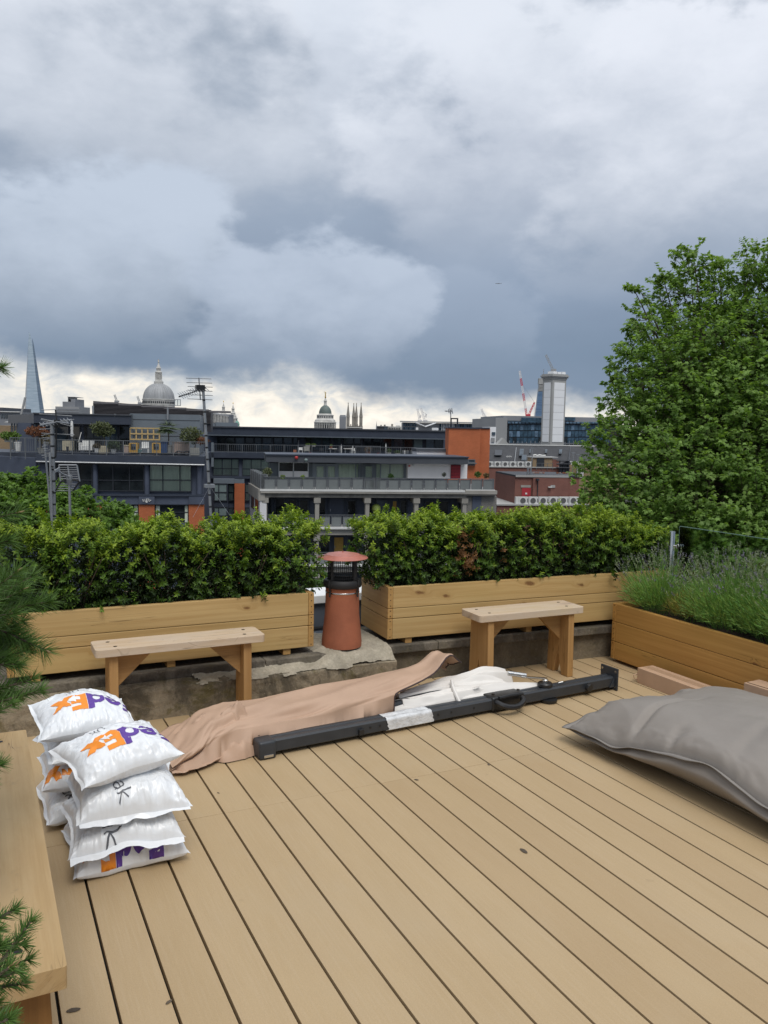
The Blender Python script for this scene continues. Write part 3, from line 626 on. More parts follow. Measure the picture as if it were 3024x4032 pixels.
    MB().tube([loc(p) for p in ((2.50, 4.00, 0.08), (2.49, 4.03, 0.125), (2.50, 4.08, 0.15), (2.53, 4.14, 0.165))], [0.012, 0.011, 0.011, 0.010], 6).build('tie_strap', 'canopy_cloth', t, smooth=True)
    MB().prism([(0, 0), (0.06, 0.0), (0.05, 0.03), (0.01, 0.025)], 0, 0.002).build('care_label', 'canopy_cloth', t, loc=loc((2.62, 4.05, 0.135)), rot=(1.1, 0, 0.15))
parasol()
def cover():
    t = tag(bpy.data.objects.new('parasol_cover', None), 'beige fabric sleeve pulled half off the folded parasol', 'cover'); COL.objects.link(t); t.location = (0.85, 4.05, 0)
    pc = np.array([(0.80, 4.005, .20, .05), (0.90, 4.03, .215, .10), (1.02, 4.06, .175, .165), (1.14, 4.07, .155, .205), (1.35, 4.085, .150, .200), (1.60, 4.105, .150, .205), (1.95, 4.145, .150, .225), (2.30, 4.19, .145, .235), (2.55, 4.235, .14, .265), (2.78, 4.29, .125, .30)])
    nu, nv = 190, 96; s_ = np.linspace(0, 1, nu); T, S = np.meshgrid(np.linspace(0, 2*math.pi, nv), s_)
    xs = pc[:, 0]; k = (xs-xs[0])/(xs[-1]-xs[0])
    ct, st = np.cos(T), np.sin(T)                      # ct<0: camera side
    ee = np.clip((np.where(T > math.pi, 2*math.pi-T, T)-.52*math.pi)/(.46*math.pi), 0, 1); endx = 2.66 - 0.60*ee*ee*(3-2*ee) + 0.02*fbm(T*1.3, S*0, 3)
    x = 0.80 + (endx-0.80)*S
    cy = np.interp(x, pc[:, 0], pc[:, 1]); rw = np.interp(x, pc[:, 0], pc[:, 2]); hh = np.interp(x, pc[:, 0], pc[:, 3])
    crump = np.clip((1.18-x)/0.3, 0, 1)
    sag = 0.5+0.5*st
    # long soft folds plus diagonal drag lines, crumple at the open left end
    f1 = 0.050*fbm(x*1.6+T*0.25, T*1.2, 11, 2) + 0.020*fbm(x*4+T*1.6, T*1.6, 21, 2)
    ridge = 1-np.abs(fbm(x*2.6+T*1.1, T*1.1, 31, 2)); f1 += 0.07*(ridge-0.7)
    f1 += crump*(0.14*fbm(x*7, T*2, 41, 2)+0.12*(0.7-np.abs(fbm(x*8+T*1.5, T*2.2, 51, 2))))
    r_ = 1+f1*1.5
    y = cy + rw*np.sign(ct)*np.abs(ct)**0.75*r_
    hh = hh + 0.055*np.exp(-((x-2.50)/.075)**2) - 0.07*np.clip((x-2.56)/.10, 0, 1)
    z = np.maximum(hh*np.clip(sag, 0, 1)**0.62*r_, 0.006+0.004*np.abs(fbm(x*20, T*5, 3)))
    flat = (st < 0); z = np.where(flat, np.minimum(z, 0.02+0.012*np.abs(fbm(x*9, T*3, 8))), z)
    tri = np.clip((x-2.25)/0.4, 0, 1)*np.exp(-((T-math.pi*0.55)/0.35)**2); z += 0.03*tri
    V = np.stack([x, y, z], -1).reshape(-1, 3) - np.array([0.85, 4.05, 0])
    link('sleeve', np_mesh('sleeve', V, grid_faces(nu, nv), 'cover_cloth', smooth=True), t)
    g = V.reshape(nu, nv, 3)[-1]; MB().tube([tuple(p) for p in g[4:-30]], 0.0045, 6).build('hem', 'cover_trim', t, smooth=True)
    # skirt of loose cloth spread at the left end
    nu, nv = 60, 40; A, B = np.meshgrid(np.linspace(0, 1, nu), np.linspace(0, 1, nv), indexing='ij')
    x = 0.79+0.46*A + 0.02*fbm(B*4, A*3, 6); y0 = 3.90+0.02*fbm(A*5, 0*A, 2)-0.02*A; y = y0 + (4.20-y0)*B
    z = 0.006 + 0.17*np.clip(A*1.4, 0, 1)**0.8*np.sin(np.clip(B*1.02, 0, 1)*math.pi)**0.7*(1+0.35*fbm(A*6+B*2, B*5, 15)) + 0.03*(0.6-np.abs(fbm(A*8+B*3, B*5, 17)))*np.clip(B*4, 0, 1)
    V = np.stack([x, y, np.maximum(z, 0.005)], -1).reshape(-1, 3) - np.array([0.85, 4.05, 0])
    link('loose_hem', np_mesh('loose_hem', V, grid_faces(nu, nv), 'cover_cloth', smooth=True), t)
cover()

# ------------------------------------------------------------------ bean bag cushion
def beanbag():
    x0, x1, y0, y1 = 2.85, 3.94, 1.45, 3.43; cx, cy = (x0+x1)/2, (y0+y1)/2; hx, hy = (x1-x0)/2, (y1-y0)/2
    t = empty('bean_bag', (cx, cy, 0), R(2), 'big grey brown bean bag cushion at the right edge of the deck', 'bean bag')
    n_ = 150; a = np.linspace(-1, 1, n_); A, B = np.meshgrid(a, a, indexing='ij')
    # pillow outline: corners drawn out, sides pulled in
    pin = 1-0.055*np.cos(A*math.pi/2)*0 ; X = hx*A*(1-0.06*(1-B*B)); Y = hy*B*(1-0.05*(1-A*A))
    bul = ((1-np.abs(A)**2.6)*(1-np.abs(B)**2.9)).clip(0, 1)**0.50
    seamz = 0.150 + 0.022*fbm(A*1.3+3, B*1.3, 4) - 0.125*np.clip((np.abs(A)*np.abs(B)-0.55)/0.45, 0, 1) + 0.045*np.sin(B*6.5+0.8)*np.exp(-((A+1)/0.25)**2)
    edge = np.exp(-((1-np.maximum(np.abs(A), np.abs(B)))/0.16)**2)
    wr = 0.005*fbm(A*3, B*3, 2) + edge*0.012*fbm(A*9+B*4, B*9-A*4, 7) + np.exp(-((1-np.maximum(np.abs(A), np.abs(B)))/0.10)**2)*0.016*(0.5-np.abs(fbm(A*13, B*15, 17)))
    def crease(ax, ay, bx, by, wdt, dep):
        px, py = X-ax, Y-ay; dx, dy = bx-ax, by-ay; L2 = dx*dx+dy*dy; tt = np.clip((px*dx+py*dy)/L2, 0, 1)
        dd = np.hypot(px-tt*dx, py-tt*dy)*np.where(px*dy-py*dx > 0, 1.0, 1.9); return -dep*np.exp(-(dd/wdt)**2)*np.sin(np.clip(tt*0.9+0.08, 0, 1)*math.pi)**0.5
    cr = crease(-0.60, 0.55, -0.25, 0.62, .030, .035)+crease(-0.60, 0.30, -0.40, 0.36, .045, .035)+crease(-0.5, 0.0, 0.15, 0.15, .05, .016)+crease(-0.55, -0.3, 0.1, -0.1, .06, .018)+crease(-0.25, 0.62, 0.05, 0.60, .03, .015)
    Zt = seamz + 0.185*bul*(1+0.0*A) + wr*bul.clip(0, 1)**0.3 + cr*np.clip(bul*1.5, 0, 1)
    Zb = np.maximum(seamz*(1-bul)**0.8*(1-0.2*edge) - 0.02*bul + 0.012*fbm(A*7, B*7, 9)*edge, 0.004)
    Zb = np.minimum(Zb, seamz)
    wb = np.clip(bul, 0, 1); swell = 0.055*np.sin(np.clip(wb*1.35, 0, 1)*math.pi); Xb = X+np.sign(A)*swell*np.abs(A)**8; Yb = Y+np.sign(B)*swell*np.abs(B)**8
    Zb = np.minimum(np.maximum(seamz*(1-np.clip(wb*1.25, 0, 1)**1.15), 0.004), seamz)
    link('top_panel', np_mesh('top_panel', np.stack([X, Y, Zt], -1).reshape(-1, 3), grid_faces(n_, n_), 'beanbag_cloth', smooth=True), t)
    link('under_panel', np_mesh('under_panel', np.stack([Xb, Yb, Zb], -1).reshape(-1, 3), grid_faces(n_, n_)[:, ::-1], 'beanbag_cloth', smooth=True), t)
    # flange seam round the edge
    ring = [(i, 0) for i in range(n_)]+[(n_-1, j) for j in range(1, n_)]+[(i, n_-1) for i in range(n_-2, -1, -1)]+[(0, j) for j in range(n_-2, 0, -1)]
    P = np.array([(X[i, j], Y[i, j], seamz[i, j]) for i, j in ring]); out = norm(P[:, :2]-0.0) ; m = len(P)
    tn = np.roll(P, -1, 0)-np.roll(P, 1, 0); nrm = norm(np.stack([tn[:, 1], -tn[:, 0]], 1)); nrm *= np.sign((nrm*P[:, :2]).sum(1))[:, None]
    wv = 0.008*np.sin(np.arange(m)*0.21)+0.007*np.sin(np.arange(m)*0.083+1)
    Q = P.copy(); Q[:, :2] += nrm*(0.030+0.004*np.sin(np.arange(m)*.4))[:, None]; Q[:, 2] += wv+0.010
    Pm = (P+Q)/2; Pm[:, 2] += 0.004
    V = np.concatenate([P, Pm, Q]); i = np.arange(m); j = (i+1) % m
    Fc = np.concatenate([np.stack([i, j, j+m, i+m], 1), np.stack([i+m, j+m, j+2*m, i+2*m], 1)])
    o = link('flange', np_mesh('flange', V, Fc, 'beanbag_seam', smooth=True), t)
    md = o.modifiers.new('thick', 'SOLIDIFY'); md.thickness = 0.004
beanbag()

# ------------------------------------------------------------------ cardboard boxes
b1 = empty('cardboard_box', (4.012, 3.60, 0), R(0.8), 'long narrow cardboard box lying against the orange planter', 'box')
MB().box(-0.068, 0.068, -0.62, 0.48, 0.001, 0.104).build('carton', 'cardboard', b1, bevel=0.003)
MB().box(-0.045, 0.045, 0.481, 0.484, 0.01, 0.095).build('end_flap', 'tape', b1)
MB().box(-0.02, 0.03, -0.60, 0.47, 0.1042, 0.1048).build('tape_strip', 'tape', b1)
MB().tube([(-0.06, 0.484, 0.06), (-0.09, 0.49, 0.05), (-0.085, 0.488, 0.03), (-0.06, 0.484, 0.02)], 0.004, 5).build('torn_flap', 'cardboard', b1)
b2 = empty('cardboard_box', (4.055, 2.93, 0), R(4), 'taller cardboard box standing beside the orange planter behind the cushion', 'box')
MB().box(-0.07, 0.07, -0.13, 0.33, 0.001, 0.235).build('carton', 'cardboard', b2, bevel=0.003)
MB().box(-0.071, -0.0702, -0.02, 0.10, 0.03, 0.18).build('tape_strip', 'tape', b2)
MB().box(-0.062, 0.062, 0.331, 0.333, 0.01, 0.225).build('end_flap', 'tape', b2)
MB().prism([(-0.055, 0.2365), (-0.050, 0.2368), (-0.050, 0.2372), (-0.055, 0.2372)], -0.12, 0.32).build('top_slot', 'bolt_dark', b2)
# ------------------------------------------------------------------ stacked parcel bags
def arc(cx, cy, r, a0, a1, n=14): return [(cx+r*math.cos(R(a)), cy+r*math.sin(R(a))) for a in np.linspace(a0, a1, n)]
def glyphs():
    g = {}
    g['F'] = [[(0, 0), (0, 1), (.66, 1), (.66, .79), (.27, .79), (.27, .62), (.60, .62), (.60, .42), (.27, .42), (.27, 0)]]
    e_out = arc(0, 0, .365, 352, 0, 2)[:1]+arc(0, 0, .365, 0, 318, 34)+arc(0, 0, .165, 318, 197, 12)
    e_out = [(.365, -.05)]+arc(0, 0, .365, 0, 318, 34)+arc(0, 0, .185, 318, 196, 12)
    g['e'] = [[(x+1.0, y+.345) for x, y in e_out], [(x+1.0, y+.345) for x, y in arc(0, 0, .175, 24, 156, 12)]]
    ring = arc(1.74, .355, .36, 52, 308, 30)
    g['d'] = [[(1.88, 1.0)]+[(1.88, .355+.33)]+ring+[(1.88, 0.02), (2.14, 0.02), (2.14, 1.0)], arc(1.735, .355, .165, 0, 360, 22)[:-1]]
    g['E'] = [[(2.16, .02), (2.16, 1.0), (2.82, 1.0), (2.82, .79), (2.43, .79), (2.43, .62), (2.82, .62), (2.82, .02)]]
    g['x'] = [[(2.70, .0), (3.02, .0), (3.14, .17), (3.27, .0), (3.60, .0), (3.31, .36), (3.58, .70), (3.27, .70), (3.15, .55), (3.03, .70), (2.84, .70), (2.84, .60), (2.98, .36)]]
    g['arrow'] = [[(2.43, .42), (2.62, .42), (2.62, .56), (2.93, .31), (2.62, .07), (2.62, .21), (2.43, .21)]]
    return g
def stroke(pts, w_):
    """thin ribbon polygons for a drawn line"""
    out = []
    for (x0, y0), (x1, y1) in zip(pts[:-1], pts[1:]):
        L = math.hypot(x1-x0, y1-y0) or 1e-6; nx, ny = -(y1-y0)/L*w_/2, (x1-x0)/L*w_/2; ex, ey = (x1-x0)/L*w_*.35, (y1-y0)/L*w_*.35
        out.append([[(x0+nx-ex, y0+ny-ey), (x0-nx-ex, y0-ny-ey), (x1-nx+ex, y1-ny+ey), (x1+nx+ex, y1+ny+ey)]])
    return out
THIN = {'UK': stroke([(0, 1), (0, .3)]+[(.3-.3*math.cos(a), .3-.3*math.sin(a)) for a in np.linspace(0, math.pi, 9)]+[(.6, 1)], .09)
        + stroke([(.9, 0), (.9, 1)], .09) + stroke([(1.4, 1), (.92, .5), (1.42, 0)], .09),
        'Pak': stroke([(0, 0), (0, 1), (.35, 1)]+[(.35+.27*math.sin(a), .73+.27*math.cos(a)) for a in np.linspace(0.3, math.pi, 8)]+[(0, .46)], .09)
        + stroke([(.85, .58), (1.0, .68), (1.2, .68), (1.3, .58), (1.3, 0)], .09) + stroke([(1.3, .40), (1.0, .38), (.84, .27), (.84, .12), (.95, .0), (1.12, .0), (1.3, .16)], .09)
        + stroke([(1.6, 0), (1.6, 1.05)], .09) + stroke([(2.0, .68), (1.62, .34), (2.02, 0)], .09)}
GL = glyphs()
def flat_mesh(loops):
    cu = bpy.data.curves.new('outline', 'CURVE'); cu.dimensions = '2D'; cu.fill_mode = 'BOTH'
    for lp in loops:
        sp = cu.splines.new('POLY'); sp.points.add(len(lp)-1); sp.use_cyclic_u = True
        for p, (x, y) in zip(sp.points, lp): p.co = (x, y, 0, 1)
    ob = bpy.data.objects.new('outline', cu); me = bpy.data.meshes.new_from_object(ob); bpy.data.objects.remove(ob); bpy.data.curves.remove(cu); return me
def print_on(surf, pieces, xf, mat, parent, name, lift, step=0.0065):
    """lay flat print on a bag's top: pieces of outlines, xf maps glyph units to bag units, surf gives the point"""
    bm = bmesh.new()
    for loops in pieces:
        me = flat_mesh([[xf(x, y) for x, y in lp] for lp in loops]); bm.from_mesh(me); bpy.data.meshes.remove(me)
    xs = [v.co.x for v in bm.verts]; ys = [v.co.y for v in bm.verts]
    for ax, lo, hi in ((0, min(xs), max(xs)), (1, min(ys), max(ys))):
        c = math.floor(lo/step)*step
        while c < hi:
            co = [0, 0, 0]; no = [0, 0, 0]; co[ax] = c; no[ax] = 1
            bmesh.ops.bisect_plane(bm, geom=bm.verts[:]+bm.edges[:]+bm.faces[:], plane_co=co, plane_no=no); c += step
    bad = [v for v in bm.verts if not surf.inside(v.co.x, v.co.y)]
    bmesh.ops.delete(bm, geom=bad, context='VERTS')
    q = surf.points(np.array([(v.co.x, v.co.y) for v in bm.verts]), lift)
    for v, c_ in zip(bm.verts, q.tolist()): v.co = c_
    me = bpy.data.meshes.new(name); bm.to_mesh(me); bm.free()
    for p in me.polygons: p.use_smooth = True
    me.materials.append(M(mat)); return link(name, me, parent)
class Bag:
    """plastic mailing bag, pillow shape with wrinkles running off the seams"""
    def __init__(s, label, loc, rz, tilt=(0, 0), size=(.225, .18), th=.14, seed=1, floor=0.28, group='stacked parcel bags', lip=0.0, full=2.4, puff=0.5):
        s.a, s.b = size; s.th = th; s.seed = seed; s.floor = floor; s.full = full; s.puff = puff; s.lip = lip
        s.t = empty('parcel_bag', loc, 0, label, 'parcel', group); s.t.rotation_euler = (tilt[0], tilt[1], rz)
        n1, n2 = 170, 140; A, B = np.meshgrid(np.linspace(-1, 1, n1), np.linspace(-1, 1, n2), indexing='ij')
        top, bot = s.eval(A, B)
        V = np.concatenate([top.reshape(-1, 3), bot.reshape(-1, 3)]); Fc = grid_faces(n1, n2)
        link('film', np_mesh('film', V, np.concatenate([Fc, Fc[:, ::-1]+n1*n2]), 'bag_plastic', smooth=True), s.t)
        # welded seam strips left and right
        for sg in (-1, 1):
            e = s.eval(np.full(40, sg*1.0), np.linspace(-1, 1, 40))[0]; o = e.copy(); o[:, 0] += sg*(0.011+0.002*np.sin(np.arange(40)*.37+seed)); o[:, 2] += 0.006*np.sin(np.arange(40)*0.23+seed*2)-0.004
            link('seam', np_mesh('seam', np.concatenate([e, o]), grid_faces(2, 40), 'bag_plastic', smooth=True), s.t)
        if lip:
            m = 60; q = np.linspace(-1, 1, m); e = s.eval(q, np.full(m, -1.0))[0]; o = e.copy(); o[:, 1] -= lip*(0.75+0.25*fbm(q*3, q*0, seed)); o[:, 2] += 0.008*fbm(q*2.5, q*0, seed+2, 2)-0.012
            mid = (e+o)/2; mid[:, 2] += 0.004*fbm(q*4, q*0, seed+4, 2)
            link('lip', np_mesh('lip', np.concatenate([e, mid, o]), grid_faces(3, m), 'bag_plastic', smooth=True), s.t)
    def eval(s, A, B):
        A = np.asarray(A, float); B = np.asarray(B, float); sd = s.seed
        X = s.a*A*(1-0.11*(1-B*B)); Y = s.b*B*(1-0.10*(1-A*A))
        X = X + 0.006*fbm(B*2.2, A*1.1, sd); Y = Y + 0.006*fbm(A*2.2+4, B, sd+1)
        bul = (np.clip(1-np.abs(A)**s.full, 0, 1)*np.clip(1-np.abs(B)**s.full, 0, 1))**s.puff
        ea = np.exp(-((1-np.abs(A))/0.30)**2); eb = np.exp(-((1-np.abs(B))/0.30)**2)
        wr = 0.013*eb*(0.6-np.abs(fbm(A*6+0.6*B, B*1.3, sd+5, 3)))+0.011*ea*(0.6-np.abs(fbm(B*7+0.6*A, A*1.3, sd+6, 3)))
        wr = wr + 0.008*(0.5-np.abs(fbm(A*2.8+B*1.5, B*2.8-A, sd+7, 2))) + 0.0030*(0.5-np.abs(fbm(A*8-B*4, B*7+A*3, sd+8, 2)))
        seam = s.th*s.floor + 0.012*fbm(A*1.2, B*1.2, sd+9, 2)*np.maximum(ea, eb)
        k = np.clip(bul*3, 0, 1)
        zt = seam + s.th*(1-s.floor)*bul + wr*k
        zb = np.minimum(np.maximum(seam - s.th*s.floor*1.05*bul**0.7, 0.002), seam)
        return np.stack([X, Y, zt], -1), np.stack([X, Y, zb], -1)
    def inside(s, x, y): return abs(x) < s.a*0.985 and abs(y) < s.b*0.985
    def _p(s, x, y):
        A = np.clip(x/s.a, -1, 1); B = np.clip(y/s.b, -1, 1)
        for _ in range(4):
            p = s.eval(A, B)[0]; A = np.clip(A+(x-p[:, 0])/s.a, -1, 1); B = np.clip(B+(y-p[:, 1])/s.b, -1, 1)
        return s.eval(A, B)[0]
    def points(s, q, lift):
        if len(q) == 0: return np.zeros((0, 3))
        x, y = q[:, 0], q[:, 1]; e = 0.003; p = s._p(x, y)
        return p + norm(np.cross(s._p(x+e, y)-s._p(x-e, y), s._p(x, y+e)-s._p(x, y-e)))*lift
    def logo(s, cx, cy, sc, ang=180):
        c, sn = math.cos(R(ang)), math.sin(R(ang))
        def xf(x, y): x = (x-1.8)*sc; y = (y-.45)*sc; return (cx+c*x-sn*y, cy+sn*x+c*y)
        print_on(s, [GL['F'], GL['e'], GL['d']], xf, 'print_purple', s.t, 'purple_lettering', 0.0015)
        print_on(s, [GL['E']], xf, 'print_orange', s.t, 'orange_lettering', 0.0015); print_on(s, [GL['x']], xf, 'print_orange', s.t, 'orange_lettering', 0.0019)
        print_on(s, [GL['arrow']], xf, 'print_white', s.t, 'arrow_mark', 0.0026)
    def word(s, w_, cx, cy, sc, ang):
        c, sn = math.cos(R(ang)), math.sin(R(ang))
        print_on(s, THIN[w_], lambda x, y: (cx+c*x*sc-sn*y*sc, cy+sn*x*sc+c*y*sc), 'print_grey', s.t, 'grey_lettering', 0.0016)
# front stack, bottom to top
bg = Bag('flattest white parcel bag on the deck at the bottom of the front stack', (.485, 3.205, 0.001), R(1), size=(.20, .20), th=.125, seed=3, floor=.30, full=3.5, puff=.42)
bg.logo(-0.03, -0.150, .080)
bg = Bag('white parcel bag with open torn lip, second from the deck in the front stack', (.475, 3.18, 0.108), R(-2), (R(3), 0), size=(.202, .195), th=.105, seed=11, floor=.22, lip=.035, full=3.2, puff=.45)
bg.word('Pak', -.10, -.075, .058, -78)
bg = Bag('white parcel bag with folded lip just under the top bag of the front stack', (.495, 3.19, 0.205), R(1), (R(3), 0), size=(.197, .19), th=.145, seed=19, floor=.20, lip=.022, full=3.0, puff=.45)
bg.word('Pak', -.08, -.07, .050, -75)
bg = Bag('plump white parcel bag with large logo on top of the front stack', (.475, 3.215, 0.326), R(13), (R(3), R(-4)), size=(.195, .175), th=.165, seed=27, floor=.40, full=2.0, puff=.62)
bg.logo(.028, -.045, .096); bg.word('UK', -.035, .068, .034, 180)
# rear stack
bg = Bag('white parcel bag on the deck at the bottom of the rear stack', (.40, 3.655, 0.001), R(4), size=(.185, .19), th=.14, seed=35, floor=.30, full=2.8)
bg.word('Pak', -.12, -.04, .055, -80)
bg = Bag('white parcel bag with orange print, second from the deck in the rear stack', (.41, 3.65, 0.125), R(-3), size=(.19, .185), th=.14, seed=43, floor=.30, full=2.8)
bg.logo(0, -.14, .11)
bg = Bag('white parcel bag just under the top bag of the rear stack', (.42, 3.655, 0.245), R(5), (R(-2), 0), size=(.195, .185), th=.13, seed=51, floor=.30)
bg.word('UK', -.06, -.09, .05, 180)
bg = Bag('plump white parcel bag with large logo on top of the rear stack', (.385, 3.63, 0.350), R(3), (R(5), R(3)), size=(.19, .18), th=.165, seed=59, floor=.38, full=2.0, puff=.62)
bg.logo(.035, -.050, .094); bg.word('UK', -.02, .060, .034, 180)

# ------------------------------------------------------------------ foliage
def leaf_cloud(P, D, N, L, Wd, tint, shape='oval', curl=0.25, rng=RNG):
    """one leaf per row: base P, direction D, face normal N, length L, width Wd; returns V, F, tint"""
    D = norm(D); S = norm(np.cross(D, N)); Nn = norm(np.cross(S, D)); L = L[:, None]; Wd = Wd[:, None]; n_ = len(P)
    if shape == 'oval':
        pts = [(0, 0, 0), (.38, .5, .10), (1.0, 0, -curl), (.38, -.5, .10), (.75, .36, -.02), (.75, -.36, -.02)]
        F_ = [(0, 1, 4, 2), (0, 2, 5, 3)]
    elif shape == 'lobed':
        pts = [(0, 0, 0), (.05, .42, .02), (.36, .28, .06), (.48, .58, -.04), (.66, .20, .04), (1.05, 0, -curl), (.66, -.20, .04), (.48, -.58, -.04), (.36, -.28, .06), (.05, -.42, .02), (.45, 0, .07)]
        F_ = [(0, 1, 2, 10), (2, 3, 4, 10), (4, 5, 6, 10), (6, 7, 8, 10), (8, 9, 0, 10)]
    else:                                   # strip
        pts = [(0, .5, 0), (0, -.5, 0), (1, -.12, -curl), (1, .12, -curl)]; F_ = [(0, 1, 2, 3)]
    k = len(pts); V = np.stack([P + D*L*a + S*Wd*b + Nn*L*c for a, b, c in pts], 1).reshape(-1, 3)
    Fc = (np.arange(n_)[:, None, None]*k + np.array(F_)[None]).reshape(-1, len(F_[0]))
    return V, Fc, np.repeat(tint, k, 0)
def rnd_dir(n, rng=RNG): return norm(rng.normal(size=(n, 3)))
def hedge_shrub(label, base, w_, dpt, h_, seed, group, rz=0.0, brown=0.0, lean=0.0, tall=0.0, n_shoot=560):
    rng = np.random.default_rng(seed)
    t = empty('box_shrub', base, rz, label, 'shrub', group)
    # shoots sit in a rounded block, most near its skin
    q = rng.uniform(-1, 1, (n_shoot, 3)); ax = rng.integers(0, 4, n_shoot); skin = rng.uniform(.72, 1.0, n_shoot)
    q[ax == 0, 0] = np.sign(q[ax == 0, 0])*skin[ax == 0]; q[ax == 1, 1] = np.sign(q[ax == 1, 1])*skin[ax == 1]; q[ax >= 2, 2] = skin[ax >= 2]
    lump = 1+0.26*fbm(q[:, 0]*1.7+seed, q[:, 2]*2.1+q[:, 1], seed)
    top = h_*(1+0.24*fbm(q[:, 0]*1.5+seed*1.3, q[:, 1]*1.2, seed+2)+tall*np.exp(-((q[:, 0]-0.2)/0.4)**2))
    P = np.stack([q[:, 0]*w_/2*lump*1.06, q[:, 1]*dpt/2*lump, 0.035+(q[:, 2]*0.5+0.5)**0.9*top], 1)
    P[:, 0] += lean*P[:, 2]
    out = norm(np.stack([q[:, 0]*0.7, q[:, 1]*0.8, np.clip(q[:, 2], -.2, 1)*1.1+0.35], 1)+rng.normal(size=(n_shoot, 3))*0.35)
    hgt = np.clip(P[:, 2]/h_, 0, 1.2); tipness = np.clip(hgt*0.75+0.35*(np.abs(q).max(1)-0.7)*2+rng.normal(size=n_shoot)*0.20, 0, 1)
    nl = 11; i = np.repeat(np.arange(n_shoot), nl); k = np.tile(np.arange(nl), n_shoot); sl = 0.045*rng.uniform(.7, 1.3, n_shoot)
    Pb = P[i] + out[i]*(sl[i]*(k/nl))[:, None]
    o1 = norm(np.cross(out, rng.normal(size=(n_shoot, 3)))); o2 = np.cross(out, o1); ang = k*2.4+rng.uniform(0, 6.28, n_shoot)[i]
    side = o1[i]*np.cos(ang)[:, None]+o2[i]*np.sin(ang)[:, None]; upk = 0.35+0.75*(k/nl)
    D = norm(side+out[i]*upk[:, None]+rng.normal(size=side.shape)*0.15); N = norm(out[i]*1.2-side*0.4+np.array([0, 0, .35]))
    L = 0.0245*rng.uniform(.6, 1.35, len(i))*(1-0.25*(k/nl)); W2 = L*0.50
    old = np.array([.022, .046, .011]); mid = np.array([.092, .180, .020]); new = np.array([.335, .430, .038])  # old: aged leaf green, darkened further to paint in the dim lower hedge
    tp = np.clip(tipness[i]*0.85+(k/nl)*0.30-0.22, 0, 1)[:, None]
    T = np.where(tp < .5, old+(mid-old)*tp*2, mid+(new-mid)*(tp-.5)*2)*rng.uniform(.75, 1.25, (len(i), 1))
    if brown:
        bz = np.exp(-((P[:, 0]+0.02)/0.075)**2)*np.clip(1.25-np.abs(hgt-0.45)*1.6, 0, 1)*(rng.uniform(size=n_shoot) < brown); bz = (bz > 0.32)[i]
        T[bz] = np.array([.23, .115, .045])*rng.uniform(.6, 1.3, (bz.sum(), 1))
    # darker older leaves and bare twigs inside
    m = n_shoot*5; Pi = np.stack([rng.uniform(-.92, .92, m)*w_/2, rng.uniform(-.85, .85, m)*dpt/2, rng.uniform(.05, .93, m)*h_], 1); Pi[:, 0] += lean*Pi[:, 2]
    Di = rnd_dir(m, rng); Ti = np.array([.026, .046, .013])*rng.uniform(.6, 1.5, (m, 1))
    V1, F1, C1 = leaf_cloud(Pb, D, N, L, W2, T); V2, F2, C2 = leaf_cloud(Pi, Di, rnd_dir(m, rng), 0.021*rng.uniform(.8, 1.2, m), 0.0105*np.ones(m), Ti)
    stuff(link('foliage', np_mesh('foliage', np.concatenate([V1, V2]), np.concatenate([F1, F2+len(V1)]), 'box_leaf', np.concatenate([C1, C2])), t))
    mb = MB()
    for _ in range(9):
        x, y = rng.uniform(-.3, .3)*w_, rng.uniform(-.3, .3)*dpt; x2, y2 = x*2.4, y*2.2
        mb.tube([(x*.5, y*.5, -0.03), (x, y, h_*.3), (x2+lean*h_*.8, y2, h_*.85)], [.006, .0045, .002], 5)
    stuff(mb.build('stems', 'bark', t)); return t
hl = [('half hidden behind the pine at the far left', .27, .47), ('second from the left in the left hedge', .50, .48), ('of the left hedge in front of the thin grid aerial mast', .77, .45), ('in the middle of the left hedge', 1.04, .49),
      ('of the left hedge right of its middle', 1.30, .45), ('of the left hedge below the tall aerial mast', 1.53, .43), ('with tall bright shoots at the right end of the left hedge', 1.75, .47)]
for i, (s_, x, h_) in enumerate(hl):
    hedge_shrub('dense green box shrub '+s_, (x, 4.985+0.012*(i % 2), 0.585), .32, .40, h_*.82, 101+i, 'box shrubs of the left hedge', lean=0.10 if i == 6 else 0.0, tall=0.14 if i == 6 else 0.03)
hm = [('with dull bronze leaves at the left end of the middle hedge', 2.52, .44, 0), ('second from the left in the middle hedge', 2.76, .47, 0), ('with a dead brown patch in the middle hedge', 3.02, .45, .95), ('of the middle hedge just right of the brown patch', 3.28, .46, .12),
      ('of the middle hedge behind the short bench', 3.54, .45, 0), ('of the middle hedge right of the short bench', 3.80, .47, 0), ('near the right end of the middle hedge beside the lavender', 4.06, .44, 0), ('at the right end of the middle hedge behind the lavender', 4.34, .38, 0), ('last in the middle hedge by the steel post', 4.58, .34, 0)]
for i, (s_, x, h_, br) in enumerate(hm):
    hedge_shrub('dense green box shrub '+s_, (x, 4.985-0.055*(x-2.4), 0.585), .33, .42, h_*.84, 201+i, 'box shrubs of the middle hedge', rz=-0.055, brown=br, lean=-0.10 if i == 0 else 0.0, tall=0.05)

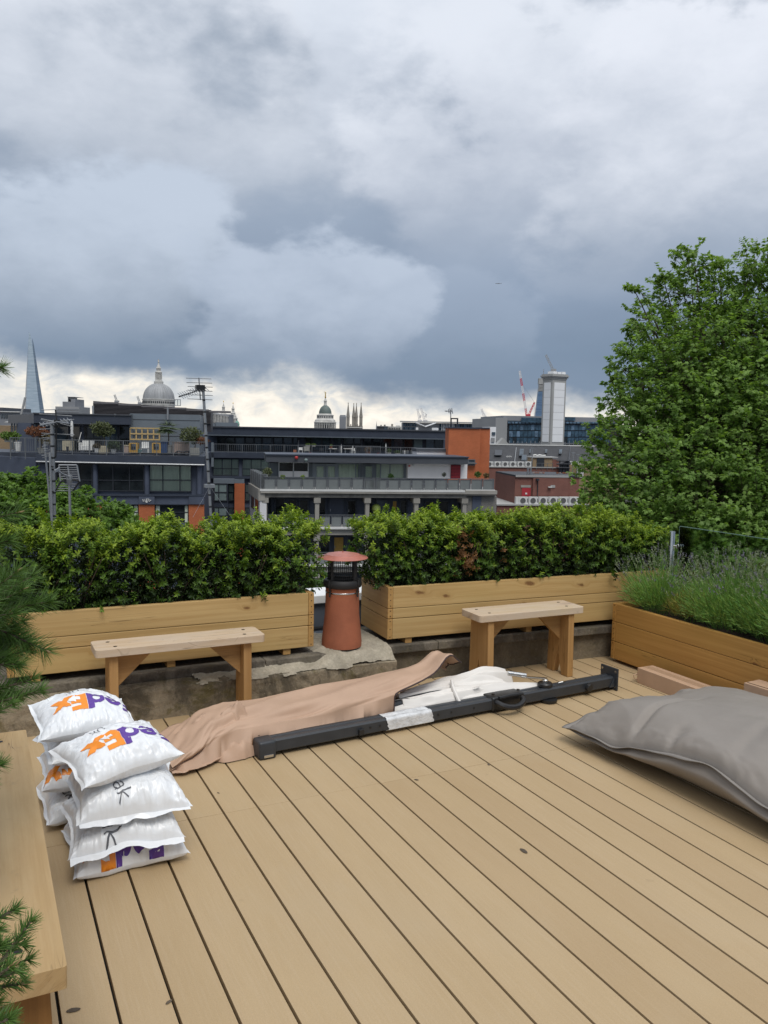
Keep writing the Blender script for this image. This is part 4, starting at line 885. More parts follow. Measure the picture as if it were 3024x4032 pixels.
def lavender(label, base, rad, h_, n_stem, seed, tone=(.165, .31, .078), flower=0.25):
    rng = np.random.default_rng(seed); t = empty('lavender_plant', base, 0, label, 'lavender', 'lavender plants in the orange planter')
    def arcs(n, spread, hl_, hh, droop):
        a = rng.uniform(0, 6.28, n); sp = rng.uniform(0, 1, n)**0.6*spread; hz = rng.uniform(hl_, hh, n)*h_*(1-0.30*sp/spread)
        P0 = np.stack([np.cos(a)*sp*rad*.35, np.sin(a)*sp*rad*.35, np.zeros(n)], 1); P2 = np.stack([np.cos(a)*sp*rad, np.sin(a)*sp*rad, hz], 1)
        P1 = (P0+P2)/2+np.stack([np.cos(a)*0, np.sin(a)*0, hz*droop], 1); return P0, P1, P2
    V, F_, C = [], [], []; off = 0
    def push(v, f, c):
        nonlocal off
        V.append(v); F_.append(f+off); C.append(c); off += len(v)
    # leaves: grey-green blades all through the mound
    n = n_stem*24; P0, P1, P2 = arcs(n, 1.0, .25, .72, .12); s_ = rng.uniform(.35, 1.0, n)[:, None]
    base_p = (1-s_)**2*P0+2*s_*(1-s_)*P1+s_**2*P2; D = norm(2*(1-s_)*(P1-P0)+2*s_*(P2-P1)+rng.normal(size=(n, 3))*0.055*h_*2.2)
    T = np.array(tone)*rng.uniform(.55, 1.45, (n, 1)); T[:, 0] *= rng.uniform(.8, 1.4, n)
    push(*leaf_cloud(base_p, D, rnd_dir(n, rng), rng.uniform(.028, .055, n), np.full(n, .0042), T, 'strip', .15))
    # flower stems
    P0, P1, P2 = arcs(n_stem, 1.15, .70, 1.08, .10); m = 5
    for a_, b_ in zip(np.linspace(0, 1, m)[:-1], np.linspace(0, 1, m)[1:]):
        A = (1-a_)**2*P0+2*a_*(1-a_)*P1+a_**2*P2; B = (1-b_)**2*P0+2*b_*(1-b_)*P1+b_**2*P2
        push(*leaf_cloud(A, B-A, rnd_dir(n_stem, rng), np.linalg.norm(B-A, axis=1)*1.02, np.full(n_stem, .0030), np.array([.135, .25, .065])*rng.uniform(.7, 1.3, (n_stem, 1)), 'strip', 0.0))
    # small flower heads, mostly still in grey bud
    k = 9; tip = np.repeat(P2, k, 0); dr = np.repeat(norm(P2-P1), k, 0); j = np.tile(np.arange(k), n_stem)[:, None]
    fl = (rng.uniform(size=n_stem) < flower).repeat(k)[:, None]
    T = np.where(fl, np.array([.165, .155, .215]), np.array([.22, .26, .16]))*rng.uniform(.7, 1.25, (len(tip), 1))
    push(*leaf_cloud(tip+dr*(j*0.0040-0.015), norm(dr*0.8+rnd_dir(len(tip), rng)), rnd_dir(len(tip), rng), np.full(len(tip), .012), np.full(len(tip), .006), T, 'strip', .2))
    stuff(link('foliage', np_mesh('foliage', np.concatenate(V), np.concatenate(F_), 'lavender_leaf', np.concatenate(C)), t))
    mb = MB()
    for _ in range(7):
        a = rng.uniform(0, 6.28); mb.tube([(0, 0, -.02), (math.cos(a)*rad*.2, math.sin(a)*rad*.2, h_*.16), (math.cos(a)*rad*.5, math.sin(a)*rad*.5, h_*.34)], [.006, .005, .003], 5)
    stuff(mb.build('stems', 'bark', t))
lavender('lavender plant at the far end of the orange planter by the steel post', (4.375, 4.32, .395), 0.314, .47, 237, 301, flower=.35)
lavender('yellowing thin lavender plant beside bare soil in the orange planter', (4.335, 4.02, .395), 0.181, .34, 75, 302, (.26, .27, .07), .2)
lavender('bushy lavender plant in the middle of the orange planter', (4.415, 3.74, .395), 0.362, .54, 312, 303)
lavender('lavender plant with many purple heads right of the middle one', (4.455, 3.40, .395), 0.374, .56, 325, 304)
lavender('lavender plant spilling over the planter edge at the right of the frame', (4.395, 3.08, .395), 0.374, .56, 325, 305)
lavender('nearest lavender plant cut by the right edge of the photo', (4.415, 2.74, .395), 0.362, .55, 300, 306)

# mountain pine in the near left corner, with its planter
def pine():
    rng = np.random.default_rng(77)
    t = empty('pine_tree', (-0.62, 2.75, 0.0), 0, 'dark green pine with long needles at the left edge of the photo', 'tree'); base = np.array([-0.62, 2.75, 0.0])
    pl = empty('timber_planter', (-1.02, 2.05, 0.0), 0, 'timber planter of brown soil under the pine', 'planter')
    board('front_board', 1.95, .036, .26, 'planter_end', pl, (0.80, .975, .15), math.pi/2); board('back_board', 1.95, .036, .26, 'planter_end', pl, (0.02, .975, .15), math.pi/2)
    for y in (0.0, 1.95): board('end_board', .82, .036, .26, 'planter_end', pl, (.41, y, .15))
    X, Y = np.meshgrid(np.linspace(.03, .79, 80), np.linspace(.02, 1.93, 150), indexing='ij')
    link('soil', np_mesh('soil', np.stack([X, Y, .25+.05*fbm(X*9, Y*9, 3)+.03*fbm(X*30, Y*30, 5)], -1).reshape(-1, 3), grid_faces(80, 150), 'soil'), pl)
    trunk = MB(); tk = [(0, 0, .2), (.03, -.03, .8), (.0, .04, 1.4), (-.02, .02, 2.0), (.02, .0, 2.25)]
    trunk.tube([tuple(np.array(p)) for p in tk], [.045, .038, .028, .016, .006], 9); trunk.build('trunk', 'bark', t, smooth=True)
    limbs = MB(); NP, ND, NL, NT_ = [], [], [], []; CP = []
    def shoot(p0, p1, dens=1.0, nl=.050, thin=.0045, sag=0.0):
        """a leafy branchlet: needles point forward all round it"""
        p0 = np.array(p0); p1 = np.array(p1); L = np.linalg.norm(p1-p0); d = (p1-p0)/L
        limbs.tube([tuple(p0), tuple((p0+p1)/2+np.array([0, 0, sag])), tuple(p1)], [thin, thin*.8, thin*.5], 5)
        n = int(L/0.0011*dens*1.9); s_ = np.sort(rng.uniform(.05, 1.0, n)); c = p0+(p1-p0)*s_[:, None]+np.array([0, 0, 1])*(4*s_*(1-s_)*sag*.5)[:, None]
        rd = rnd_dir(n, rng); rd -= (rd@d)[:, None]*d; rd = norm(rd); fwd_ = rng.uniform(.55, 1.15, n)[:, None]
        NP.append(c); ND.append(norm(rd+d*fwd_+np.array([0, 0, .12]))); NL.append(nl*rng.uniform(.7, 1.2, n)); NT_.append(np.array([.068, .135, .030])*rng.uniform(.55, 1.5, (n, 1))*np.array([1, 1, 1.0]))
        # tuft at the tip with a pale bud
        n = 46; rd = norm(rnd_dir(n, rng)+d*1.1); NP.append(np.repeat(p1[None], n, 0)); ND.append(rd); NL.append(nl*rng.uniform(.6, 1.05, n)); NT_.append(np.array([.10, .185, .040])*rng.uniform(.7, 1.3, (n, 1)))
        CP.append((p1, d))
    def spray(px, py, dist, length, back, n=5, spread=.11, dens=1.0, nl=.050, up=0.0):
        """tip seen at a photo pixel at a given distance; the branch runs back towards the trunk"""
        tip = at(px, py, dist)-base; root = tip + np.array(back)*length
        limbs.tube([tuple(root), tuple((root+tip)/2+np.array([0, 0, -.01])), tuple(tip)], [.009, .007, .004], 6)
        shoot(root+(tip-root)*.35, tip, dens, nl)
        for _ in range(n*2):
            s_ = rng.uniform(.0, .85); o = root+(tip-root)*s_; off = rng.normal(size=3)*spread; off -= norm(off[None])[0]*0
            shoot(o, o+(tip-root)*rng.uniform(.25, .5)+off+np.array([0, 0, up]), dens, nl)
        # join to the trunk
        z = np.clip(root[2]-.12, .5, 2.1); limbs.tube([(0, 0, z), tuple((root+np.array([0, 0, z]))/2+np.array([0, 0, .03])), tuple(root)], [.014, .012, .009], 6)
    bk = (-.86, -.25, -.02)
    spray(-90, 1930, 2.45, .40, bk, 5, .07, nl=.052, up=.04)
    spray(-65, 2075, 2.40, .42, bk, 6, .08, nl=.052, up=.02)
    spray(-75, 2200, 2.35, .40, bk, 6, .08, nl=.052)
    spray(-130, 2280, 2.30, .40, bk, 4, .07, nl=.05)
    spray(-10, 2410, 2.20, .42, bk, 8, .055, nl=.052, up=.02)
    spray(0, 2540, 2.20, .42, bk, 8, .055, nl=.052)
    spray(-40, 2470, 2.10, .38, bk, 6, .06, nl=.05)
    spray(-100, 2620, 2.10, .36, bk, 7, .06, nl=.046)
    spray(-40, 2735, 2.10, .38, bk, 6, .045, nl=.034)
    spray(-100, 2790, 2.00, .34, bk, 7, .05, nl=.034)
    spray(-85, 2900, 1.95, .34, bk, 6, .045, nl=.032)
    spray(-120, 2990, 1.90, .30, bk, 6, .045, nl=.032)
    spray(-100, 3075, 1.85, .32, bk, 5, .04, nl=.030)
    spray(-155, 3100, 1.75, .30, bk, 5, .05, nl=.032)
    spray(-85, 3690, 1.35, .30, bk, 5, .03, nl=.026)
    spray(-25, 3830, 1.30, .32, bk, 6, .035, nl=.026)
    spray(-20, 3950, 1.25, .30, bk, 6, .04, nl=.026)
    spray(-65, 4020, 1.20, .28, bk, 6, .04, nl=.026)
    spray(2, 1448, 2.5, .40, (-.9, -.2, -.12), 0, .03, nl=.045)
    P = np.concatenate(NP); D = np.concatenate(ND); L = np.concatenate(NL); T = np.concatenate(NT_)
    stuff(link('needles', np_mesh('needles', *leaf_cloud(P, D, rnd_dir(len(P), rng), L, np.full(len(P), .0021), T, 'strip', .05)[:2], 'needle', np.repeat(T, 4, 0)), t))
    stuff(limbs.build('branches', 'bark', t, smooth=True))
    buds = MB()
    for p, d in CP[::5]: buds.tube([tuple(p), tuple(p+d*.012), tuple(p+d*.022)], [.003, .0035, .001], 5)
    plain('bud', (.30, .20, .10), 0.7); stuff(buds.build('buds', 'bud', t))
pine()

# steel post and glass balustrade on the right
gp = empty('balustrade_post', (4.72, 4.60, 0.0), 0, 'round stainless steel post with glass clamp behind the lavender', 'post')
MB().lathe([(.0215, 0.0), (.0215, .925), (.0195, .930), (0, .930)], n=24).build('tube', 'steel', gp, smooth=True)
for z in (.82, .30):
    MB().cyl((0, -.018, z), (.012, -.052, z), .0085, n=12).build('clamp_arm', 'steel', gp, smooth=True)
    MB().cyl((.002, -.052, z), (.034, -.058, z), .019, n=18).build('clamp_disc', 'steel', gp, bevel=.003)
pane('glass_sheet', (.86, .92, .89), 0.015); plain('glass_edge', (.20, .30, .26), 0.1)
gb = empty('glass_balustrade', (4.735, 3.1, 0.0), 0, 'clear glass balustrade panel running along the right side behind the lavender', 'balustrade')
MB().box(-.005, .005, -1.5, 1.44, .10, .972).build('glass_panel', 'glass_sheet', gb)
MB().box(-.0052, .0052, -1.5, 1.44, .9725, .9765).build('panel_edge', 'glass_edge', gb)
MB().box(-.0052, .0052, 1.4405, 1.444, .10, .972).build('panel_edge', 'glass_edge', gb)
# ------------------------------------------------------------------ the city: materials
plain('navy_metal', (.038, .047, .068), 0.45, var=0.12, scale=1.2, stain=0.2)
plain('navy_wall', (.062, .076, .112), 0.6, var=0.15, scale=0.8, stain=0.25)
plain('grey_metal', (.105, .125, .145), 0.42, var=0.10, scale=0.8, stain=0.15)
plain('zinc', (.145, .170, .195), 0.42, var=0.08, scale=0.7)
plain('louvre', (.036, .034, .040), 0.55, var=0.1, scale=1.0)
plain('fascia_grey', (.060, .066, .078), 0.5, var=0.1, scale=0.7, stain=0.2)
plain('rail_grey', (.15, .16, .17), 0.45, 0.3)
plain('panel_grey', (.17, .185, .185), 0.25, var=0.08, scale=1.0)
plain('frame_light', (.42, .45, .47), 0.5)
plain('frame_dark', (.022, .026, .034), 0.5)
plain('city_concrete', (.30, .285, .255), 0.9, var=0.12, scale=0.7, stain=0.45, stretch=(1, 1, .5))
plain('city_concrete_dark', (.20, .19, .17), 0.9, var=0.2, scale=1.6, stain=0.8)
plain('white_paint', (.66, .65, .66), 0.7, var=0.04, scale=0.5, stain=0.12)
plain('white_ledge', (.62, .62, .60), 0.6, var=0.06, scale=0.8, stain=0.2)
plain('red_door', (.36, .025, .035), 0.5, var=0.06)
plain('maroon', (.16, .018, .035), 0.5)
plain('curtain', (.60, .66, .56), 0.9, var=0.08, scale=3.0, stretch=(6, 1, .3))
plain('teal_blind', (.16, .21, .21), 0.6, var=0.15, scale=0.6)
plain('city_white', (.84, .85, .86), 0.6, var=0.03, scale=0.2, stain=0.06)
plain('city_grey', (.36, .36, .35), 0.7, var=0.08, scale=0.2, stain=0.15)
plain('office_grey', (.28, .285, .29), 0.6, var=0.06, scale=0.1)
plain('slate', (.036, .038, .044), 0.6, var=0.2, scale=1.2, stain=0.15, stretch=(1, 1, 3))
plain('portland', (.52, .51, .48), 0.85, var=0.18, scale=0.25, stain=0.45)
plain('portland_dark', (.26, .24, .21), 0.85, var=0.2, scale=0.25, stain=0.5)
plain('lead_dome', (.33, .34, .35), 0.6, var=0.14, scale=0.12, stretch=(1, 1, .4))
plain('copper_dome', (.105, .135, .125), 0.6, var=0.15, scale=0.12)
plain('verdigris', (.16, .33, .27), 0.6)
plain('gold', (.75, .48, .10), 0.3, 0.9)
plain('crane_red', (.55, .03, .05), 0.5)
plain('crane_white', (.70, .68, .68), 0.5)
plain('crane_grey', (.32, .33, .34), 0.6)
plain('ac_white', (.62, .62, .60), 0.5, var=0.05)
plain('ac_fan', (.10, .10, .10), 0.6)
plain('asphalt', (.05, .05, .05), 0.9)
plain('far_grey', (.22, .23, .25), 0.8, var=0.12, scale=0.08)
plain('galv', (.34, .35, .36), 0.4, 0.7, 0.08, 8)
plain('pot_white', (.62, .62, .60), 0.6); plain('pot_grey', (.27, .27, .25), 0.7); plain('pot_beige', (.40, .36, .26), 0.8); plain('pot_terra', (.32, .12, .06), 0.8)
plain('lattice', (.50, .36, .16), 0.7); plain('timber_yellow', (.45, .27, .06), 0.7); plain('blue_plastic', (.02, .05, .13), 0.5); plain('dusky_pink', (.36, .28, .24), 0.8)
plain('red_plastic', (.42, .03, .03), 0.4); plain('teal_plastic', (.02, .16, .17), 0.5)
glassy('dark_glass', (.016, .020, .022)); glassy('blue_glass', (.045, .065, .085), 0.08); glassy('office_glass', (.035, .070, .105), 0.10); glassy('sky_glass', (.10, .16, .23), 0.12); glassy('shard_glass', (.17, .235, .295), 0.20)
pane('window_pane', (.95, .97, .96), 0.02)
brick('orange_brick', (.40, .096, .028), (.45, .115, .036), (.38, .14, .07))
brick('brown_brick', (.175, .062, .045), (.205, .078, .056), (.20, .11, .09))
brick('grey_brick', (.13, .125, .115), (.19, .18, .165), (.27, .26, .24))
brick('yellow_brick', (.25, .17, .085), (.30, .205, .11), (.27, .21, .15))

struct(MB().box(-6000, 6000, -800, 9000, GZ-0.5, GZ).build('ground', 'asphalt'))
def Z1(x, y): return (x/1.8433, 1250+y/1.8433)
def Z2(x, y): return (800+x/2.37, 1500+y/2.37)
def Z3(x, y): return (1400+x/2.37, 1500+y/2.37)
def Z4(x, y): return (1900+x/2.37, 1350+y/2.37)
class Fac:
    """a building front standing at a real distance; local x along it, y away from us, z up from the street"""
    def __init__(s, name, Z, x, y, dist, deg, label, cat='building', group=None):
        p = at(*Z(x, y), dist); s.ang = R(deg)-HEAD; s.o = np.array([p[0], p[1], GZ])
        s.ex = np.array([math.cos(s.ang), math.sin(s.ang), 0]); s.ey = np.array([-math.sin(s.ang), math.cos(s.ang), 0])
        s.t = empty(name, s.o, s.ang, label, cat, group)
    def q(s, Z, x, y, dep=0.0):
        p = hit(*Z(x, y), s.o+s.ey*dep, s.ey)-s.o; return float(p@s.ex), float(p[2])
    def rect(s, Z, x0, y0, x1, y1, dep=0.0):
        xm, ym = (x0+x1)/2, (y0+y1)/2
        return s.q(Z, x0, ym, dep)[0], s.q(Z, x1, ym, dep)[0], s.q(Z, xm, y1, dep)[1], s.q(Z, xm, y0, dep)[1]
    def wpos(s, x, dep, z): return s.o+s.ex*x+s.ey*dep+np.array([0, 0, z])
    def box(s, name, Z, x0, y0, x1, y1, d0, d1, mat, parent=None, down=False, bevel=0):
        a, b, c, d = s.rect(Z, x0, y0, x1, y1, d0)
        return MB().box(a, b, d0, d1, 0.0 if down else c, d).build(name, mat, parent or s.t, bevel=bevel)
    def window(s, Z, x0, y0, x1, y1, cols=1, rows=1, dep=0.0, glass='dark_glass', frame='frame_dark', curtain=None, fw=0.07, xs=None, ys=None, name='window'):
        a, b, c, d = s.rect(Z, x0, y0, x1, y1, dep)
        gx = [a+(b-a)*k/cols for k in range(cols+1)] if xs is None else [a]+[s.q(Z, v, (y0+y1)/2, dep)[0] for v in xs]+[b]
        gy = [c+(d-c)*k/rows for k in range(rows+1)] if ys is None else [c]+[s.q(Z, (x0+x1)/2, v, dep)[1] for v in sorted(ys, reverse=True)]+[d]
        mb = MB()
        for k in range(len(gx)): mb.box(gx[k]-fw/2, gx[k]+fw/2, dep-0.06, dep+0.03, c-fw/2, d+fw/2)
        for k in range(len(gy)):
            for j in range(len(gx)-1): mb.box(gx[j]+fw/2, gx[j+1]-fw/2, dep-0.055, dep+0.03, gy[k]-fw/2, gy[k]+fw/2)
        f = mb.build(name, frame, s.t)
        for i in range(len(gx)-1):
            for j in range(len(gy)-1):
                MB().box(gx[i]+fw/2, gx[i+1]-fw/2, dep+0.0, dep+0.012, gy[j]+fw/2, gy[j+1]-fw/2).build('pane', 'window_pane' if curtain else glass, f)
        if curtain:
            n_ = max(12, int((b-a)/0.09)); X = np.linspace(a, b, n_); Y = dep+0.055+0.022*np.sin(np.arange(n_)*2.1)+0.012*np.sin(np.arange(n_)*0.7)
            V = np.concatenate([np.stack([X, Y, np.full(n_, c)], 1), np.stack([X, Y, np.full(n_, d)], 1)])
            link('curtain', np_mesh('curtain', V, grid_faces(2, n_), curtain, smooth=True), f)
        return f
    def rail(s, Z, x0, x1, yt, yb, dep, posts, mat='rail_grey', bal=0.14, parent=None):
        a, b, c, d = s.rect(Z, x0, yt, x1, yb, dep); f = MB().box(a, b, dep-0.03, dep+0.03, d-0.05, d).build('handrail', mat, parent or s.t)
        MB().box(a, b, dep-0.02, dep+0.02, c+0.08, c+0.12).build('bottom_rail', mat, f)
        for k in range(posts+1):
            x = a+(b-a)*k/posts; MB().box(x-0.03, x+0.03, dep-0.035, dep+0.035, c-0.45, d+0.001).build('post', mat, f)
        mb = MB(); n_ = int((b-a)/bal)
        for k in range(n_): x = a+(k+0.5)*(b-a)/n_; mb.box(x-0.011, x+0.011, dep-0.011, dep+0.011, c+0.1, d-0.04)
        stuff(mb.build('balusters', mat, f)); return f
    def panel_rail(s, Z, xs, yt, yb, dep):
        """balcony front of separate framed panels; xs are the joints between panels"""
        for x0, x1 in zip(xs[:-1], xs[1:]):
            g = (x1-x0)*0.07; a, b, c, d = s.rect(Z, x0+g, yt, x1-g, yb, dep)
            f = MB().box(a, b, dep, dep+0.03, c, d-0.12).build('balcony_panel', 'panel_grey', s.t)
            mb = MB(); h_ = d-0.12
            for u0, u1, v0, v1 in ((a, b, c, c+.04), (a, b, h_-.04, h_), (a, a+.04, c+.04, h_-.04), (b-.04, b, c+.04, h_-.04)): mb.box(u0, u1, dep-0.02, dep, v0, v1)
            mb.build('panel_frame', 'rail_grey', f)
        a, b, c, d = s.rect(Z, xs[0], yt, xs[-1], yb, dep)
        r = MB().box(a, b, dep-0.04, dep+0.04, d-0.05, d).build('handrail', 'rail_grey', s.t)
        for x in xs:
            px = s.q(Z, x, (yt+yb)/2, dep)[0]; MB().box(px-.045, px+.045, dep+.031, dep+0.09, c-.15, d-.05).build('post', 'rail_grey', r)

# ---- building A: navy block with a roof terrace on the left
A = Fac('apartment_block', Z1, 900, 1290, 62, 10, 'navy apartment block with orange brick piers and a planted roof terrace on the left')
AD = 13.0
xa0 = A.q(Z1, 270, 1150)[0]; xa1 = A.q(Z1, 1478, 1150)[0]; zt = A.q(Z1, 900, 1000)[1]; zl = A.q(Z1, 900, 1290)[1]; zb = A.q(Z1, 900, 1357)[1]
MB().box(xa0, xa1, 0.42, AD, 0, zt-0.3).build('core', 'navy_wall', A.t)
A.box('floor_slab', Z1, 262, 1002, 1484, 1058, -0.35, AD, 'navy_metal')
MB().cyl((A.q(Z1, 262, 1046, -.4)[0], -0.42, A.q(Z1, 262, 1046, -.4)[1]), (A.q(Z1, 1484, 1071, -.4)[0], -0.42, A.q(Z1, 1484, 1071, -.4)[1]), 0.07, n=8).build('gutter_pipe', 'galv', A.t)
A.box('string_beam', Z1, 560, 1288, 1480, 1357, -0.02, 0.41, 'navy_wall')
A.box('ledge', Z1, 555, 1284, 1486, 1296, -0.18, -0.03, 'navy_metal')
for x0, x1 in ((688, 752), (1008, 1122), (1370, 1482)): A.box('pilaster_block', Z1, x0, 1298, x1, 1356, -0.15, -0.03, 'navy_wall')
for x0, x1 in ((640, 748), (1008, 1122), (1370, 1482)): A.box('brick_pier', Z1, x0, 1358, x1, 1600, 0.0, 0.41, 'orange_brick', down=True)
A.box('brick_pier', Z1, 292, 1358, 420, 1600, 0.0, 0.41, 'orange_brick', down=True)
for x in (688, 1064, 1446):
    a, b, c, d = A.rect(Z1, x-19, 1060, x+19, 1284, -0.1); MB().cyl(((a+b)/2, 0.12, c), ((a+b)/2, 0.12, d), (b-a)/2, n=16).build('round_column', 'navy_wall', A.t, smooth=True)
A.box('round_column', Z1, 300, 1062, 335, 1284, 0.0, 0.4, 'navy_wall')
A.window(Z1, 345, 1072, 480, 1258, 2, 2, .3); A.window(Z1, 575, 1068, 668, 1258, 1, 2, .3, ys=[1180])
A.window(Z1, 712, 1068, 1043, 1258, 3, 2, .3, xs=[820, 940], ys=[1182]); A.window(Z1, 1086, 1072, 1388, 1262, 3, 2, .3, curtain='curtain', xs=[1182, 1306], ys=[1180])
for x0, x1 in ((820, 1003), (1128, 1366)): A.window(Z1, x0, 1362, x1, 1490, 2, 2, .3, ys=[1414])
for x0, x1 in ((975, 1002), (1130, 1160), (1342, 1364)):
    a, b, c, d = A.rect(Z1, x0, 1366, x1, 1490, .28); n_ = 14; X = np.linspace(a, b, n_); Y = .27+.02*np.sin(np.arange(n_)*2.0)
    link('curtain', np_mesh('curtain', np.concatenate([np.stack([X, Y, np.full(n_, c)], 1), np.stack([X, Y, np.full(n_, d)], 1)]), grid_faces(2, n_), 'curtain', smooth=True), A.t)
A.box('lower_wall', Z1, 560, 1492, 1480, 1540, 0.05, 0.41, 'navy_wall', down=True)
# scribble of white paint on the beam
def scribble(F, Z, pts, dep, name='graffiti', w_=0.055, mat='white_ledge'):
    mb = MB(); P = [(F.q(Z, x, y, dep)) for x, y in pts]
    mb.tube([(x, dep, z) for x, z in P], w_, 5); return mb.build(name, mat, F.t)
scribble(A, Z1, [(1035, 1320), (1040, 1338), (1048, 1318), (1052, 1338), (1060, 1322), (1058, 1340), (1066, 1345), (1062, 1318), (1078, 1316), (1070, 1340), (1085, 1320), (1082, 1338), (1096, 1326)], -0.17, w_=0.04)
# side of the block swinging away to the left
SA = math.radians(180-38)
def side(name, s0, s1, z0, z1, off, th, mat):
    ux, uy = math.cos(SA), math.sin(SA); nx, ny = -uy, ux      # outward normal is -n
    P = [(xa0+ux*s0-nx*-off, 0.2+uy*s0-ny*-off), (xa0+ux*s1-nx*-off, 0.2+uy*s1-ny*-off)]
    q = [(x+nx*-th, y+ny*-th) for x, y in P][::-1]; pl = P+q
    return MB().add([(x, y, z0) for x, y in pl]+[(x, y, z1) for x, y in pl], [(0, 1, 2, 3), (7, 6, 5, 4), (0, 4, 5, 1), (1, 5, 6, 2), (2, 6, 7, 3), (3, 7, 4, 0)]).build(name, mat, A.t)
side('side_wall', 0.2, 14, 0, zt-0.3, 0.0, 4.0, 'navy_wall'); side('side_slab', -0.2, 15, zt-1.55, zt, -0.7, 5.0, 'navy_metal')
for k in range(7): side('fin_column', 1.2+k*1.9, 1.55+k*1.9, zl-1, zt-1.56, -0.35, 0.33, 'navy_metal')
for k in range(6): side('side_window', 1.75+k*1.9, 2.95+k*1.9, zl+.4, zt-1.9, -0.05, 0.04, 'dark_glass')
# terrace storey, set back
A.rail(Z1, 400, 1496, 893, 992, -0.2, 9); A.rail(Z1, 75, 396, 872, 985, -0.25, 3)
zf = A.q(Z1, 900, 985, 4)[1]
A.box('terrace_wall', Z1, 130, 772, 948, 985, 4.0, AD, 'navy_wall')
for x0, x1, k in ((405, 500, 1), (520, 582, 1), (612, 740, 2), (745, 855, 2), (868, 940, 1)): A.window(Z1, x0, 790, x1, 965, k, 1, 3.95, glass='blue_glass' if x0 in (405, 745) else 'dark_glass')
A.box('roof_fascia', Z1, 245, 702, 950, 772, 3.0, AD, 'navy_metal'); A.box('roof_edge', Z1, 240, 698, 952, 706, 2.9, AD, 'fascia_grey')
zr0 = A.q(Z1, 245, 772, 3)[1]; zr1 = A.q(Z1, 245, 702, 3)[1]; xl = A.q(Z1, 245, 740, 3)[0]; xe = A.q(Z1, 60, 800, 12)[0]
MB().add([(xl, 3, zr0), (xl, 3, zr1), (xe, 12, zr1), (xe, 12, zr0), (xl, 12.9, zr0), (xl, 12.9, zr1)], [(0, 1, 2, 3), (3, 2, 5, 4), (4, 5, 1, 0), (1, 5, 2), (0, 3, 4)]).build('eaves_wing', 'navy_metal', A.t)
for k in range(9):
    t_ = k/9; x = xl+(xe-xl)*t_; y = 3.3+(12-3)*t_; MB().box(x-.06, x+.06, y, y+.12, zf, zr0).build('eaves_post', 'grey_metal', A.t)
A.box('zinc_wall', Z1, 946, 702, 1452, 985, 3.4, 10, 'zinc')
for y in (742, 802, 858): A.box('cladding_seam', Z1, 946, y, 1452, y+3, 3.37, 3.4, 'fascia_grey')
A.box('zinc_corner', Z1, 940, 700, 962, 985, 3.2, 3.36, 'grey_metal')
A.box('flue', Z1, 1211, 652, 1222, 742, 3.0, 3.3, 'galv')
A.box('roof_vent', Z1, 828, 700, 840, 720, 3.0, 3.3, 'galv')
# louvred plant room
a, b, c, d = A.rect(Z1, 676, 616, 1530, 712, 11.0); d2 = A.q(Z1, 1530, 672, 11)[1]; c2 = A.q(Z1, 1530, 790, 11)[1]
MB().add([(a, 11.1, c-1), (b, 11.1, c2-.5), (b, 11.1, d2), (b-(b-a)*.55, 11.1, d-.25), (a, 11.1, d)] + [(a, 17, c-1), (b, 17, c2-.5), (b, 17, d2), (b-(b-a)*.55, 17, d-.25), (a, 17, d)],
         [(0, 1, 2, 3, 4), (9, 8, 7, 6, 5), (0, 5, 6, 1), (1, 6, 7, 2), (2, 7, 8, 3), (3, 8, 9, 4), (4, 9, 5, 0)]).build('plant_room', 'louvre', A.t)
sl_ = MB()
for k in range(16):
    z0 = c-0.6+k*(d-c+.6)/16; top = lambda x: d+(d2-d)*(x-a)/(b-a)
    xe_ = b if z0+.25 < d2 else a+(b-a)*max(.05, (d-.1-z0)/max(d-d2, .01))*.98
    if xe_ > a+1: sl_.add([(a, 10.95, z0), (xe_, 10.95, z0-0.0), (xe_, 11.12, z0+.16), (a, 11.12, z0+.16), (a, 10.99, z0-.03), (xe_, 10.99, z0-.03)], [(0, 1, 2, 3), (0, 4, 5, 1)])
stuff(sl_.build('louvre_slats', 'louvre', A.t))
A.box('access_ladder', Z1, 668, 640, 682, 712, 10.8, 10.9, 'galv')
A.window(Z1, 1268, 596, 1310, 640, 2, 1, 11.5, frame='galv', fw=.05, glass='window_pane', name='roof_frame')

# ---- things on A's terrace
def on(F, Z, x, y, dep): z = F.q(Z, x, y, dep); return F.wpos(z[0], dep, z[1])
def mpx(F, Z, x, y, dep, px): return abs(F.q(Z, x+px, y, dep)[0]-F.q(Z, x, y, dep)[0])
def leafball(name, t, c, rad, n, size, tone, mat='far_leaf', seed=0, shape='oval', squash=(1, 1, 1)):
    rng = np.random.default_rng(seed+900); d = rnd_dir(n, rng); r_ = rad*rng.uniform(.35, 1.0, n)**.5*(1+.25*fbm(d[:, 0]*2+seed, d[:, 2]*2+d[:, 1], seed)); P = d*r_[:, None]*np.array(squash)+np.array(c)
    V, F_, C = leaf_cloud(P, rnd_dir(n, rng)+np.array([0, 0, .1]), rnd_dir(n, rng), size*rng.uniform(.7, 1.3, n), size*.55*np.ones(n), np.array(tone)*rng.uniform(.5, 1.5, (n, 1)), shape)
    return stuff(link(name, np_mesh(name, V, F_, mat, C), t))
def tub(t, w_, h_, mat, round_=False):
    if round_: return MB().lathe([(w_*.36, 0), (w_*.48, h_*.9), (w_*.52, h_*.92), (w_*.52, h_), (w_*.44, h_), (w_*.44, h_*.9), (0, h_*.9)], n=16).build('pot', mat, t, smooth=True)
    mb = MB().box(-w_/2, w_/2, -w_/2, w_/2, 0, h_); return mb.build('pot', mat, t, bevel=.02)
T1 = 992
